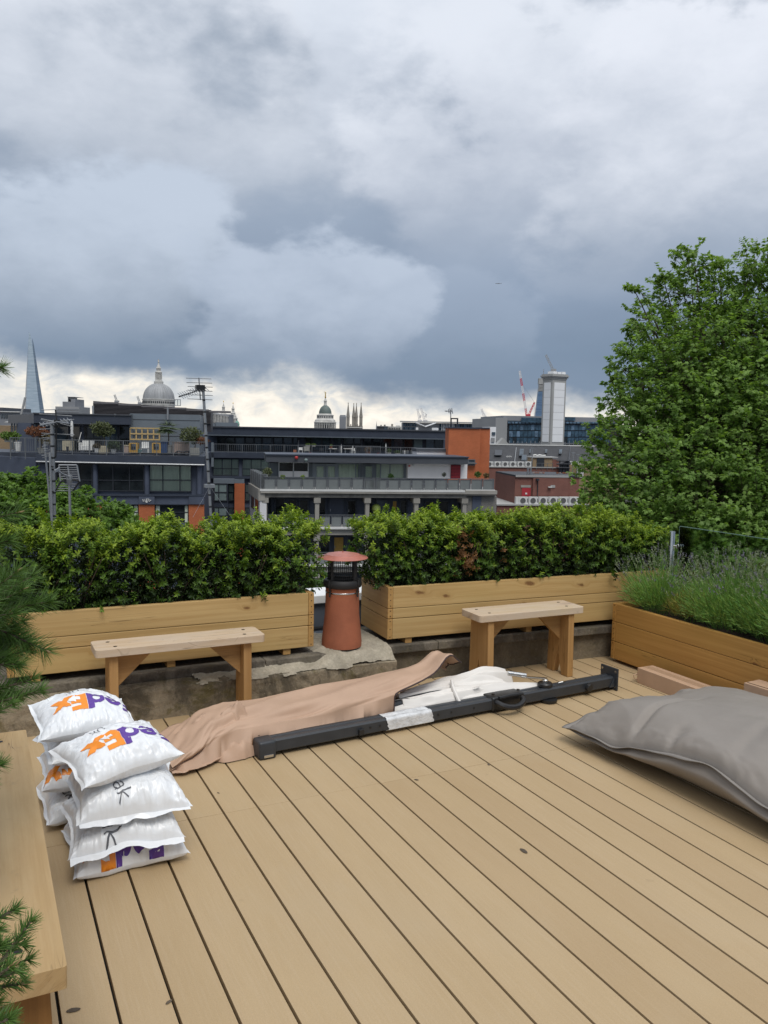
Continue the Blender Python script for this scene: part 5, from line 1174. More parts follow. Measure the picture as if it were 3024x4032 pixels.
def potted(F, Z, x, y, dep, wpx, hpx, label, potmat, round_, crown=None, trunk=0, cat='plant', name='potted_plant', group=None):
    p = on(F, Z, x, y, dep); k = mpx(F, Z, x, y, dep, 1.0); t = empty(name, p, F.ang, label, cat, group); tub(t, wpx*k, hpx*k, potmat, round_)
    if trunk: MB().tube([(0, 0, hpx*k*.8), (.04, 0, (hpx+trunk*.5)*k), (0, 0, (hpx+trunk)*k)], [.06, .045, .03], 7).build('trunk', 'bark', t)
    if crown:
        for i, (dx, dz, r_, n, sz, tone, sq) in enumerate(crown): leafball('crown', t, (dx*k, 0, dz*k), r_*k, n, sz, tone, seed=int(x)+i, squash=sq)
    return t, k
GT = 'plants and tubs on the navy block terrace'
potted(A, Z1, 757, 985, 1.2, 70, 55, 'olive tree in a ridged beige tub on the navy block terrace', 'pot_beige', False, [(-20, 185, 62, 900, .16, (.12, .14, .07), (1.2, 1, .9)), (20, 165, 45, 500, .16, (.13, .155, .08), (1.2, 1, .8))], 80, 'tree', 'olive_tree', GT)
t, k = potted(A, Z1, 1222, 985, 1.5, 60, 60, 'small palm tree in a grey pot against the zinc wall', 'pot_grey', True, None, 120, 'tree', 'palm_tree', GT)
mb = MB(); rng = np.random.default_rng(5)
for i in range(26):
    a = rng.uniform(0, 6.28); el = rng.uniform(-.5, 1.2); L = rng.uniform(.9, 1.3)
    d = Vector((math.cos(a)*math.cos(el), math.sin(a)*math.cos(el), math.sin(el)))
    for j in range(-4, 5):
        s_ = Vector((-math.sin(a), math.cos(a), 0))*j*.10; c0 = Vector((0, 0, 182*k))+d*L*.30; c1 = c0+d*L*.5*(1-.03*j*j)+s_*2.2-Vector((0, 0, .12*L))
        mb.add([c0, c0+s_*.5+Vector((0, 0, .05)), c1], [(0, 1, 2)])
plain('palm_leaf', (.055, .085, .03), .5, var=.3, scale=3); stuff(mb.build('fronds', 'palm_leaf', t))
potted(A, Z1, 1415, 1000, .8, 66, 55, 'loose bushy shrub in a grey tub at the right end of the navy block terrace', 'pot_grey', False, [(-30, 150, 70, 900, .16, (.11, .13, .06), (1.1, 1, .9)), (40, 110, 45, 420, .15, (.20, .09, .05), (1.3, 1, .5))], 40, 'shrub', 'potted_shrub', GT)
potted(A, Z1, 825, 985, .8, 46, 32, 'low leafy shrub in a white bowl pot beside the olive tree', 'pot_white', True, [(0, 62, 48, 420, .15, (.045, .075, .03), (1.1, 1, .8))], 10, 'plant', 'potted_plant', GT)
potted(A, Z1, 702, 982, .9, 36, 34, 'small white pot with red green foliage left of the olive tree', 'pot_white', True, [(0, 52, 26, 180, .12, (.09, .07, .04), (1, 1, .8))], 0, 'plant', 'potted_plant', GT)
potted(A, Z1, 132, 970, 1.0, 52, 70, 'white barrel tub near the left corner of the navy block terrace', 'pot_white', True, None, 0, 'pot', 'garden_tub', GT)
potted(A, Z1, 300, 985, 1.2, 60, 40, 'spreading red leaved acer behind the left aerials', 'pot_grey', True, [(-30, 165, 60, 700, .15, (.20, .085, .045), (1.4, 1, .55)), (40, 110, 50, 500, .14, (.16, .13, .06), (1.2, 1, .9))], 90, 'shrub', 'potted_shrub', GT)
potted(A, Z1, 70, 905, 2.0, 60, 30, 'bright green fern at the far left corner of the navy block terrace', 'pot_grey', False, [(0, 45, 48, 500, .22, (.10, .17, .03), (1.3, 1, .55))], 0, 'plant', 'potted_plant', GT)
def thing_at(F, Z, x, y, dep, name, label, cat, group=None):
    return empty(name, on(F, Z, x, y, dep), F.ang, label, cat, group), mpx(F, Z, x, y, dep, 1.0)
t, k = thing_at(A, Z1, 490, 965, 1.5, 'cat_shelter', 'beige slatted garden box with a dark opening on the navy block terrace', 'garden box')
MB().box(-38*k, 38*k, 0, .7, 0, 72*k).build('box', 'pot_beige', t); MB().box(-7*k, 10*k, -.03, 0, 0, 30*k).build('opening', 'frame_dark', t)
t, k = thing_at(A, Z1, 630, 965, 1.2, 'garden_sofa', 'white slatted garden seat on the navy block terrace', 'seat')
MB().box(-48*k, 40*k, 0, 1.0, 0, 38*k).build('seat', 'pot_white', t, bevel=.03); MB().box(-50*k, 42*k, .9, 1.1, 38*k+.002, 72*k).build('backrest', 'pot_white', t, bevel=.03); MB().box(-58*k, -51*k, 0, 1.0, 0, 58*k).build('armrest', 'pot_white', t)
t, k = thing_at(A, Z1, 1052, 892, 3.2, 'trellis', 'square timber trellis leaning against the zinc wall', 'trellis')
for i in range(6): MB().box((-105+i*42)*k-.05, (-105+i*42)*k+.05, 0, .05, 0, 90*k).build('upright', 'lattice', t)
for i in range(3): MB().box(-105*k, 105*k, -.03, 0, (2+i*42)*k, (2+i*42)*k+.10).build('rail', 'lattice', t)
for sx, nm in ((-1, 'timber play house frame left of the white chair'), (1, 'timber play house frame right of the white chair')):
    t, k = thing_at(A, Z1, 968 if sx < 0 else 1135, 985, 1.0, 'play_frame', nm, 'play house', 'timber play house frames')
    for dx in (-26, 26): MB().box(dx*k-.06, dx*k+.06, 0, .9, 0, 70*k).build('post', 'timber_yellow', t)
    MB().box(-30*k, 30*k, 0, .9, 70*k, 76*k).build('roof_board', 'timber_yellow', t); MB().box(-24*k, 24*k, .1, .15, 0, 24*k).build('panel', 'timber_yellow', t); MB().box(-14*k, 14*k, .05, .09, 28*k, 50*k).build('window_hole', 'frame_dark', t)
def chair(t, k, mat, w_=44, h_=80):
    MB().box(-w_/2*k, w_/2*k, 0, w_*k, 36*k, 41*k).build('seat', mat, t); MB().box(-w_/2*k, w_/2*k, w_*k*.9, w_*k, 41*k, h_*k).build('backrest', mat, t)
    for sx in (-1, 1):
        for y in (0.03, w_*k-.08): MB().box(sx*w_*.45*k-.035, sx*w_*.45*k+.035, y, y+.07, 0, 36*k).build('leg', mat, t)
t, k = thing_at(A, Z1, 1050, 985, .6, 'plastic_chair', 'white plastic chair in front of the trellis', 'chair'); chair(t, k, 'pot_white', 52, 84)
t, k = thing_at(A, Z1, 1012, 985, .6, 'watering_can', 'teal watering can beside the white plastic chair', 'watering can'); MB().lathe([(8*k, 0), (8*k, 26*k), (4*k, 34*k), (0, 34*k)], n=10).build('body', 'teal_plastic', t); MB().tube([(8*k, 0, 8*k), (16*k, 0, 26*k)], .04, 6).build('spout', 'teal_plastic', t)
t, k = thing_at(A, Z1, 1195, 985, 1.0, 'storage_bin', 'dark blue storage bin against the zinc wall', 'bin'); MB().box(-28*k, 20*k, 0, .8, 0, 80*k).build('body', 'blue_plastic', t, bevel=.03); MB().box(-30*k, 22*k, -.05, .85, 80*k+.002, 86*k).build('lid', 'blue_plastic', t)
t, k = thing_at(A, Z1, 1312, 985, 1.6, 'storage_chest', 'dusky pink storage chest near the right end of the navy block terrace', 'chest'); MB().box(-62*k, 60*k, 0, .9, 0, 78*k).build('body', 'dusky_pink', t, bevel=.03); MB().box(-64*k, 62*k, -.04, .94, 78*k+.002, 86*k).build('lid', 'dusky_pink', t)
t, k = thing_at(A, Z1, 1320, 996, .7, 'folded_lounger', 'dark folded lounger with round wheels on the navy block terrace', 'lounger')
MB().tube([(-55*k, 0, 6*k), (-30*k, 0, 26*k), (10*k, 0, 20*k), (50*k, 0, 28*k), (60*k, 0, 8*k)], .05, 6).build('frame', 'frame_dark', t)
for dx in (-20, 35): MB().tube([(dx*k+14*k*math.cos(a), .05, 15*k+14*k*math.sin(a)) for a in np.linspace(0, 6.28, 17)], .03, 5).build('wheel', 'frame_dark', t)
t, k = thing_at(A, Z1, 525, 985, 1.0, 'closed_parasol', 'closed white parasol on the navy block terrace', 'parasol')
MB().cyl((0, 0, 0), (0, 0, 248*k), .03, n=6).build('pole', 'galv', t); MB().lathe([(.10, 128*k), (12*k, 140*k), (9*k, 170*k), (11*k, 190*k), (9*k, 235*k), (0, 250*k)], n=10).build('canopy', 'pot_white', t, smooth=True)
t, k = thing_at(A, Z1, 578, 900, 3.0, 'broom', 'pole leaning against the navy block terrace window', 'broom'); MB().cyl((-6*k, 0, 0), (8*k, .3, 70*k), .03, n=5).build('handle', 'pot_white', t); MB().box(-16*k, 4*k, -.05, .05, -6*k, 0).build('head', 'pot_grey', t)
t, k = thing_at(A, Z1, 915, 985, 1.0, 'planting_crate', 'low pale crate between olive tree and trellis', 'crate'); MB().box(-18*k, 18*k, 0, .6, 0, 55*k).build('body', 'dusky_pink', t); MB().box(-20*k, 20*k, -.03, .63, 55*k, 60*k).build('rim', 'pot_beige', t)

# ---- building B: long navy range behind, with its own terrace
B = Fac('apartment_block', Z2, 600, 690, 88, 9, 'long navy apartment range with glazed top floor and railed terrace behind the concrete block')
def ztop(F, Z, x, y, dep): return F.q(Z, x, y, dep)[1]
fx0 = B.q(Z2, 40, 480, 2.2)[0]; fx1 = B.q(Z3, 868, 490, 2.2)[0]
f0 = ztop(B, Z2, 900, 515, 2.2); f1 = ztop(B, Z2, 900, 448, 2.2)
MB().box(fx0, fx1, 2.2, 14, f0, f1).build('roof_fascia', 'navy_metal', B.t); MB().box(fx0, fx1, 2.05, 14, f1, f1+.14).build('roof_edge', 'fascia_grey', B.t); MB().box(fx0, fx1, 2.15, 14, f0-.10, f0).build('soffit_edge', 'grey_metal', B.t)
tz = ztop(B, Z2, 500, 672, 0); MB().box(fx0-4, fx1+2, 4.5, 14, 0, f0-.10).build('core', 'navy_wall', B.t)
MB().box(fx0-4, B.q(Z3, 870, 690)[0], -0.2, 4.5, tz-.55, tz).build('terrace_slab', 'navy_metal', B.t)
wins = [(130, 205, 0), (215, 290, 0), (300, 385, 0), (395, 470, 0), (480, 545, 0), (555, 640, 0), (660, 740, 1), (750, 830, 0), (840, 880, 0), (955, 1010, 0), (1020, 1100, 0), (1110, 1185, 0), (1215, 1290, 0), (1310, 1400, 0), (1408, 1470, 0), (1500, 1570, 0), (1585, 1655, 0)]
for x0, x1, g in wins: B.window(Z2, x0, 528, x1, 645, 1, 1, 4.35, glass='blue_glass' if g or (x0*7) % 3 == 0 else 'dark_glass', fw=.09)
for x0, x1, g in ((75, 150, 0), (162, 250, 0), (255, 335, 0), (362, 440, 1), (452, 535, 0), (655, 735, 1), (738, 815, 0)): B.window(Z3, x0, 530, x1, 650, 1, 1, 4.35, glass='blue_glass' if g else 'dark_glass', fw=.09)
B.box('white_door', Z3, 545, 540, 622, 680, 4.2, 4.4, 'teal_blind')
for x in (120, 645, 885, 1480): B.box('wall_pier', Z2, x-8, 520, x+8, 650, 4.1, 4.4, 'navy_metal')
B.rail(Z2, 100, 885, 592, 672, 0, 6, bal=.2); B.rail(Z2, 885, 1655, 602, 690, .3, 6, bal=.2); B.rail(Z3, 0, 560, 616, 698, .3, 4, bal=.2)
MB().box(B.q(Z2, 75, 600, -.1)[0], B.q(Z2, 98, 600, -.1)[0], -.2, .1, tz-1.5, ztop(B, Z2, 85, 575, -.1)).build('rail_end_panel', 'zinc', B.t)
# left bay of B: curtained windows, glazed oriels and a brick pier
gx0 = B.q(Z2, -20, 800)[0]; gx1 = B.q(Z2, 640, 800)[0]; MB().box(gx0-6, gx1+6, .35, 4.4, 0, tz-.56).build('lower_core', 'navy_wall', B.t)
B.window(Z2, 95, 728, 332, 882, 3, 2, .25, curtain='curtain', xs=[178, 265], ys=[818]); B.window(Z2, 368, 732, 615, 884, 3, 2, .25, curtain='curtain', xs=[448, 540], ys=[822])
B.box('sill_beam', Z2, 70, 890, 640, 912, -.1, .3, 'navy_metal')
B.box('oriel', Z2, 100, 918, 232, 1400, -1.0, .3, 'navy_metal', down=True)
for y0, y1 in ((960, 1118), (1178, 1340)):
    B.window(Z2, 104, y0, 222, y1, 2, 2, -1.06, glass='teal_blind', fw=.10, xs=[146], ys=[(y0+y1)//2]); B.window(Z2, 236, y0+8, 288, y1, 1, 2, .2, glass='window_pane', curtain='curtain', fw=.1)
    B.window(Z2, 392, y0+5, 438, y1, 1, 2, .2, curtain='curtain', fw=.1)
B.box('oriel_roof', Z2, 96, 915, 290, 958, -1.1, .3, 'zinc'); B.box('pier_cap', Z2, 288, 918, 384, 955, -.5, .3, 'zinc'); B.box('brick_pier', Z2, 292, 957, 386, 1430, -.55, .3, 'orange_brick', down=True)
B.box('brick_pier', Z2, -14, 1010, 34, 1430, -1.8, .3, 'orange_brick', down=True)
for y in range(780, 1400, 34): B.box('stair_frame', Z2, 8, y, 34, y+6, -.6, .2, 'frame_dark')
for x in (10, 30): B.box('stair_post', Z2, x-2, 760, x+2, 1400, -.62, -.61, 'frame_dark')
for x0, x1, y0, y1 in ((115, 320, 388, 445), (60, 110, 395, 440)): B.box('roof_duct', Z2, x0, y0, x1, y1, 6, 9, 'zinc')
# terrace furniture of B
GB = 'furniture on the long range terrace'
for x, y, nm, lb in ((910, 682, 'plastic_chair', 'white plastic armchair on the long terrace left of the tables'), (1400, 690, 'plastic_chair', 'white chair right of the café tables on the long terrace'), (1255, 690, 'folding_chair', 'dark folding chair between the two café tables'), (1105, 688, 'folding_chair', 'dark chair near the left café table')):
    t, k = thing_at(B, Z2, x, y, 1.0, nm, lb, 'chair', GB); chair(t, k, 'pot_white' if nm[0] == 'p' else 'frame_dark', 36, 62)
for x, lb in ((1212, 'left café table with folding legs on the long terrace'), (1352, 'right café table with folding legs on the long terrace')):
    t, k = thing_at(B, Z2, x, 692, 1.0, 'cafe_table', lb, 'table', GB); MB().box(-38*k, 38*k, 0, .9, 56*k, 61*k).build('table_top', 'pot_white', t)
    for dx in (-22, 22): MB().box(dx*k-.04, dx*k+.04, .4, .48, 0, 56*k).build('leg', 'pot_white', t); MB().box(dx*k-.2, dx*k+.2, .3, .6, 0, .05).build('foot', 'pot_white', t)
for Zf, x, y, h_, lb in ((Z2, 1288, 695, 105, 'white closed parasol between the café tables'), (Z2, 1395, 698, 98, 'white closed parasol right of the café tables'), (Z3, 281, 700, 120, 'white closed parasol near the grey barrels'), (Z3, 458, 705, 62, 'short white post by the grey barrels')):
    t, k = thing_at(B, Zf, x, y, .8, 'closed_parasol', lb, 'parasol', GB); MB().cyl((0, 0, 0), (0, 0, h_*k), .03, n=6).build('pole', 'galv', t); MB().lathe([(.05, h_*k*.1), (6*k, h_*k*.16), (5*k, h_*k*.8), (0, h_*k)], n=8).build('canopy', 'pot_white', t, smooth=True)
for x, lb in ((445, 'left grey barrel on the long terrace'), (482, 'middle grey barrel on the long terrace'), (524, 'right grey barrel on the long terrace')):
    t, k = thing_at(B, Z3, x, 700, .9, 'water_barrel', lb, 'barrel', GB); MB().lathe([(12*k, 0), (14*k, 22*k), (13*k, 46*k), (0, 46*k)], n=12).build('body', 'rail_grey', t); MB().lathe([(14*k, 46*k), (14*k, 49*k), (0, 49*k)], n=12).build('lid', 'pot_grey', t)
t, k = thing_at(B, Z2, 968, 678, 1.4, 'garden_bench', 'pale slatted bench on the long terrace left of its middle', 'bench'); MB().box(-28*k, 28*k, 0, .6, 20*k, 26*k).build('seat', 'pot_grey', t); MB().box(-28*k, 28*k, .55, .65, 27*k, 66*k).build('backrest', 'pot_grey', t)
for dx in (-24, 24): MB().box(dx*k-.04, dx*k+.04, .05, .5, 0, 20*k).build('leg', 'pot_grey', t)
for i, (Zf, x, y, wp, hp, lb, pm, cr) in enumerate(((Z2, 855, 683, 28, 40, 'brown crate on the long terrace beside the plastic armchair', 'pot_terra', None), (Z2, 998, 686, 20, 18, 'red bucket under the pale bench', 'red_plastic', None), (Z2, 1193, 628, 26, 18, 'terracotta pot with a green tuft on the left café table', 'pot_terra', [(0, 24, 13, 90, .10, (.12, .2, .04), (1, 1, .7))]),
        (Z2, 975, 612, 40, 14, 'left window box with green sprigs by the long terrace door', 'pot_grey', [(0, 20, 15, 90, .09, (.11, .17, .05), (1.6, 1, .6))]), (Z2, 1030, 612, 34, 14, 'right window box with green sprigs by the long terrace door', 'pot_grey', [(0, 20, 13, 90, .09, (.13, .19, .05), (1.5, 1, .7))]),
        (Z2, 1540, 690, 40, 30, 'brown leafy pot plant at the right part of the long terrace', 'pot_terra', [(0, 50, 30, 180, .13, (.12, .08, .05), (1, 1, .9))]), (Z3, 110, 690, 36, 28, 'pot plant with red brown leaves behind the terrace rail', 'pot_terra', [(0, 50, 28, 180, .13, (.14, .09, .05), (1, 1, .9))]), (Z3, 210, 698, 18, 26, 'pair of red lanterns on the long terrace', 'red_plastic', None), (Z3, 395, 694, 50, 20, 'low green potted plant left of the grey barrels', 'pot_grey', [(0, 30, 26, 180, .13, (.06, .10, .04), (1.4, 1, .6))]), (Z3, 310, 692, 36, 24, 'small leafy pot beside the white closed parasol', 'pot_grey', [(0, 40, 22, 130, .12, (.07, .11, .05), (1, 1, .9))]))):
    potted(B, Zf, x, y, 1.0, wp, hp, lb, pm, i in (1, 2, 5, 6, 7), cr, 0, 'pot' if not cr else 'plant', 'potted_plant' if cr else 'garden_pot', GB)
t, k = thing_at(B, Z2, 860, 610, 3.5, 'patio_heater', 'thin steel patio heater on the long terrace', 'heater'); MB().cyl((30*k, 0, -70*k), (30*k, 0, 55*k), .05, n=6).build('pole', 'galv', t); MB().lathe([(10*k, 55*k), (3*k, 62*k), (0, 62*k)], (30*k, 0, 0), 10).build('hood', 'galv', t)
# ---- building C: concrete frame block with panelled balconies
C = Fac('apartment_block', Z2, 1000, 1020, 64, 10, 'concrete framed apartment block with grey panelled balconies in the centre')
ZC = lambda y: C.q(Z2, 1300, y)[1]
cx0 = C.q(Z2, 560, 1100)[0]; cx1 = C.q(Z3, 1035, 1100)[0]; cx2 = C.q(Z3, 1310, 1120)[0]; z_l = ZC(1012)
flo = [(1012, 1032, 1090), (1362, 1392, 1432)]                     # ledge top, ledge bottom, beam bottom
h_fl = ZC(1012)-ZC(1362); levels = [ZC(1012)-h_fl*k for k in range(6)]
MB().box(cx0+.1, cx1-.05, 1.9, 12, 0, z_l-.25).build('core', 'navy_wall', C.t)
for k, z in enumerate(levels[:5]):
    lg = ZC(1012)-ZC(1030); bm_ = ZC(1030)-ZC(1088)
    MB().box(cx0-.25, cx1 if k else C.q(Z3, 1012, 1020)[0], -.30, 1.9, z-lg, z).build('balcony_ledge', 'white_ledge', C.t)
    MB().box(cx0, cx1, -.05, 1.88, z-lg-bm_, z-lg-.004).build('concrete_beam', 'city_concrete_dark' if k == 0 else 'city_concrete', C.t)
cols = [(Z2, 560, 597), (Z2, 1045, 1083), (Z2, 1515, 1551), (Z3, 550, 587), (Z3, 1000, 1036)]
for Zf, x0, x1 in cols:
    a, b, _, _ = C.rect(Zf, x0, 1100, x1, 1240)
    for k in range(5):
        zt_ = levels[k]-(ZC(1012)-ZC(1088))-.004; zb_ = levels[k+1]
        MB().box(a, b, -.02, .55, zb_+.002, zt_).build('concrete_column', 'city_concrete', C.t)
        MB().box(a-.10, b+.10, -.10, -.05 if False else .6, zt_-.42, zt_-.02).build('column_head', 'city_concrete', C.t)
        MB().box((a+b)/2-.14, (a+b)/2+.14, .56, 1.88, zt_-.45, zt_-.01).build('cross_beam', 'city_concrete_dark', C.t)
edges = [C.rect(Zf, x0, 1100, x1, 1240)[:2] for Zf, x0, x1 in cols]
def bay(i, k, items):
    """doors and windows of one balcony bay, given as fractions of its width"""
    a = edges[i][1]; b = edges[i+1][0]; z0 = levels[k+1]+.05; z1 = levels[k]-(ZC(1012)-ZC(1090))-.1
    for (u0, u1, v0, v1, kind) in items:
        xa, xb = a+(b-a)*u0, a+(b-a)*u1; za, zb2 = z0+(z1-z0)*v0, z0+(z1-z0)*v1
        mb = MB(); fw = .10
        for p, q_, r_, s_ in ((xa, xb, za, za+fw), (xa, xb, zb2-fw, zb2), (xa, xa+fw, za+fw, zb2-fw), (xb-fw, xb, za+fw, zb2-fw)): mb.box(p, q_, 1.78, 1.895, r_, s_)
        f = mb.build('door' if v0 < .05 else 'window', 'navy_metal', C.t)
        MB().box(xa+fw, xb-fw, 1.84, 1.86, za+fw, zb2-fw).build('pane', {'d': 'dark_glass', 'n': 'navy_wall', 'b': 'teal_blind', 'y': 'timber_yellow', 'g': 'blue_glass'}[kind], f)
        if v0 < .05: MB().box(xa+fw*1.3, xa+fw*1.8, 1.76, 1.78, za+.95, za+1.15).build('handle', 'galv', f)
bays0 = [[(.02, .13, .35, .98, 'd'), (.17, .40, .30, .98, 'd'), (.44, .66, 0, .92, 'd'), (.69, .91, 0, .92, 'd')], [(.0, .20, .2, .98, 'd'), (.25, .62, .02, .98, 'n'), (.66, .88, 0, .90, 'd')], [(.02, .16, .2, .95, 'd'), (.22, .52, .05, .92, 'g'), (.58, .72, 0, .90, 'y'), (.76, .95, .2, .92, 'd')], [(.02, .20, 0, .95, 'n'), (.25, .50, .02, .88, 'd'), (.57, .82, .05, .90, 'd')]]
bays1 = [[(.05, .40, .3, .95, 'd'), (.48, .9, 0, .9, 'b')], [(.03, .30, 0, .90, 'd'), (.36, .62, 0, .90, 'y'), (.72, .92, 0, .90, 'd')], [(.05, .4, .3, .95, 'd'), (.5, .9, 0, .9, 'g')], [(.1, .5, 0, .9, 'd')]]
for i in range(4):
    bay(i, 0, bays0[i])
    for k in (1, 2, 3): bay(i, k, bays1[(i+k-1) % 4])
for k in (1, 2, 3):
    for i in range(4):
        a, b = edges[i][1]+.02, edges[i+1][0]-.02; n_ = 4
        z0 = levels[k]+.02; z1 = z0+(ZC(1250)-ZC(1360))
        for j in range(n_):
            xa, xb = a+(b-a)*(j+.06)/n_, a+(b-a)*(j+.94)/n_
            f = MB().box(xa, xb, .10, .13, z0, z1-.14).build('balcony_panel', 'panel_grey', C.t); mb = MB()
            for p, q_, r_, s_ in ((xa, xb, z0, z0+.04), (xa, xb, z1-.18, z1-.14), (xa, xa+.04, z0+.04, z1-.18), (xb-.04, xb, z0+.04, z1-.18)): mb.box(p, q_, .08, .10, r_, s_)
            mb.build('panel_frame', 'rail_grey', f)
        MB().box(a, b, .06, .14, z1-.05, z1).build('handrail', 'rail_grey', C.t)
# upper terrace: panel balustrade all along, then its white and curtained penthouse
C.panel_rail(Z2, [562, 680, 800, 920, 1040, 1160, 1268, 1385, 1500, 1612, 1655], 898, 1010, -.1)
C.panel_rail(Z3, [70, 182, 298, 408, 520, 634, 744, 855, 966, 1072, 1182, 1290], 908, 1014, -.1)
MB().box(cx0-.2, cx2, -.28, 6.0, z_l-.3, z_l-.002-.0).build('terrace_floor', 'city_concrete', C.t)
# left flank of C receding
sx = C.q(Z2, 435, 1010, 7.0)[0]
def flank(name, z0, z1, mat, d0=0.0, d1=1.0, off=0.0):
    p0 = np.array([cx0-.25, -.1]); p1 = np.array([sx, 7.0]); u = p1-p0; nrm_ = np.array([-u[1], u[0]])/np.linalg.norm(u); a = p0+u*d0+nrm_*off; b = p0+u*d1+nrm_*off; c = b-nrm_*.5; d = a-nrm_*.5
    P = [a, b, c, d]; return MB().add([(x, y, z0) for x, y in P]+[(x, y, z1) for x, y in P], [(0, 3, 2, 1), (4, 5, 6, 7), (0, 1, 5, 4), (1, 2, 6, 5), (2, 3, 7, 6), (3, 0, 4, 7)]).build(name, mat, C.t)
flank('flank_wall', 0, z_l-.9, 'white_paint'); flank('flank_ledge', z_l-.9, z_l-.02, 'city_concrete', -.01, 1.01, .12); flank('flank_rail', z_l, z_l+1.1, 'panel_grey', 0, 1, -.1)
for k in range(2):
    for d0 in (.12, .55): flank('flank_window', levels[k+1]+1.0, levels[k+1]+2.5, 'dark_glass', d0, d0+.3, .03)
for k in range(6): flank('flank_post', z_l+.001, z_l+1.14, 'rail_grey', k*.19, k*.19+.03, .0)
# penthouse of C
PD = 3.2; MB().box(C.q(Z2, 620, 830, PD)[0], C.q(Z3, 487, 830, PD)[0], PD+.1, 6.4, z_l, C.q(Z2, 1200, 770, PD)[1]).build('penthouse_core', 'grey_metal', C.t)
a0 = C.q(Z2, 588, 720, 1.6)[0]; a1 = C.q(Z3, 1050, 740, 1.6)[0]; zz0 = C.q(Z2, 1100, 762, 1.6)[1]; zz1 = C.q(Z2, 1100, 700, 1.6)[1]
MB().box(a0, a1, 1.6, 6.5, zz0, zz1).build('penthouse_fascia', 'fascia_grey', C.t); MB().box(a0-.05, a1+.05, 1.5, 6.6, zz1, zz1+.10).build('fascia_cap', 'navy_metal', C.t)
C.window(Z2, 706, 760, 980, 895, 2, 2, PD, glass='dark_glass', xs=[842], ys=[850], frame='frame_light', fw=.08)
for x0, x1 in ((708, 836), (848, 978)): C.box('white_sheet', Z2, x0, 842, x1, 895, PD-.12, PD-.07, 'white_paint')
for Zf, x0, x1 in ((Z2, 1045, 1135), (Z2, 1150, 1240), (Z2, 1500, 1592), (Z3, 80, 166)): C.window(Zf, x0, 785, x1, 912, 1, 1, PD, curtain='curtain', frame='zinc', fw=.22, name='door')
for Zf, x0, x1, n_ in ((Z2, 1258, 1452, 1), (Z2, 1610, 1655, 1), (Z3, 0, 28, 1), (Z3, 188, 452, 2)): C.window(Zf, x0, 772, x1, 912, n_, 1, PD, curtain='curtain', frame='zinc', fw=.08)
for Zf, x in ((Z2, 1030), (Z2, 1244), (Z2, 1476), (Z3, 48), (Z3, 470)): C.box('wall_panel', Zf, x-10, 765, x+14, 905, PD-.03, PD+.1, 'zinc')
C.box('white_wall', Z3, 488, 772, 1042, 915, PD-.6, 9, 'white_paint')
lv = C.box('louvre_door', Z3, 888, 782, 980, 912, PD-.68, PD-.61, 'maroon')
a, b, c_, d_ = C.rect(Z3, 892, 786, 976, 910, PD-.7)
for k in range(9): MB().box(a, b, PD-.76, PD-.685, c_+(d_-c_)*k/9+.02, c_+(d_-c_)*(k+.62)/9).build('louvre_slat', 'red_door', lv)
for x, y, m_ in ((504, 793, 'red_plastic'), (541, 786, 'frame_light')): C.box('alarm_box', Z3, x-7, y-7, x+7, y+7, PD-.8, PD-.61, m_)
for x, y, m_ in ((870, 718, 'red_plastic'), (960, 740, 'teal_blind')):
    p = C.q(Z2, x, y, 1.4); MB().lathe([(0, -.13), (.12, -.06), (.15, .05), (.08, .13), (0, .13)], (p[0], 1.4, p[1]), 12).build('alarm_dome', m_, C.t, smooth=True)
# right end: brick return with a blue door, one floor lower roofline
C.box('brick_wall', Z3, 1036, 1074, 1312, 1420, .25, 9, 'grey_brick', down=True); C.box('end_ledge', Z3, 1010, 1050, 1312, 1072, -.1, 9, 'city_concrete'); C.box('blue_door', Z3, 1090, 1074, 1172, 1238, .15, .24, 'navy_wall')
C.box('end_terrace', Z3, 1030, 1015, 1302, 1048, -.2, 8, 'white_ledge')
GC = 'plants on the concrete block'
for Zf, x, y, d_, r_, h_, lb, tone, pm in ((Z2, 600, 885, 1.2, 44, 36, 'grey green shrub in a pot at the left corner of the concrete block roof', (.12, .14, .07), 'pot_grey'), (Z2, 740, 905, .6, 17, 8, 'small bright tuft on the concrete block balustrade, left', (.16, .24, .03), 'pot_grey'), (Z2, 928, 905, .6, 13, 8, 'small bright tuft on the concrete block balustrade, right', (.16, .24, .03), 'pot_grey'),
        (Z3, 330, 908, .6, 26, 16, 'dark leafy pot plant in front of the penthouse curtains', (.06, .12, .03), 'pot_grey'), (Z3, 825, 905, 1.5, 15, 30, 'grey withered plant in front of the white wall', (.16, .17, .16), 'pot_white'), (Z3, 1140, 890, 2.5, 26, 18, 'round green bush left on the end terrace by the orange tower', (.07, .13, .03), 'pot_terra'), (Z3, 1218, 900, 2.0, 24, 16, 'brown grassy pot on the end terrace by the orange tower', (.16, .11, .05), 'pot_terra'),
        (Z2, 740, 1262, .9, 62, 30, 'dark bushy plant on the left balcony of the concrete block', (.05, .085, .035), 'pot_grey')):
    potted(C, Zf, x, y, d_, r_*.9, 12, lb, pm, True, [(0, h_, r_, int(120+r_*7), .12, tone, (1, 1, .85))], 6, 'plant', 'potted_plant', GC)
t, k = thing_at(C, Z3, 192, 1255, .7, 'egg_chair', 'lime green egg shaped chair on a balcony of the concrete block', 'chair')
plain('lime', (.20, .26, .06), .6, var=.15, scale=4)
MB().lathe([(0, 20*k), (30*k, 28*k), (44*k, 55*k), (38*k, 88*k), (18*k, 104*k), (0, 108*k)], n=18).build('shell', 'lime', t, smooth=True); MB().box(-20*k, 20*k, -.05, .3, 0, 20*k).build('stand', 'maroon', t)

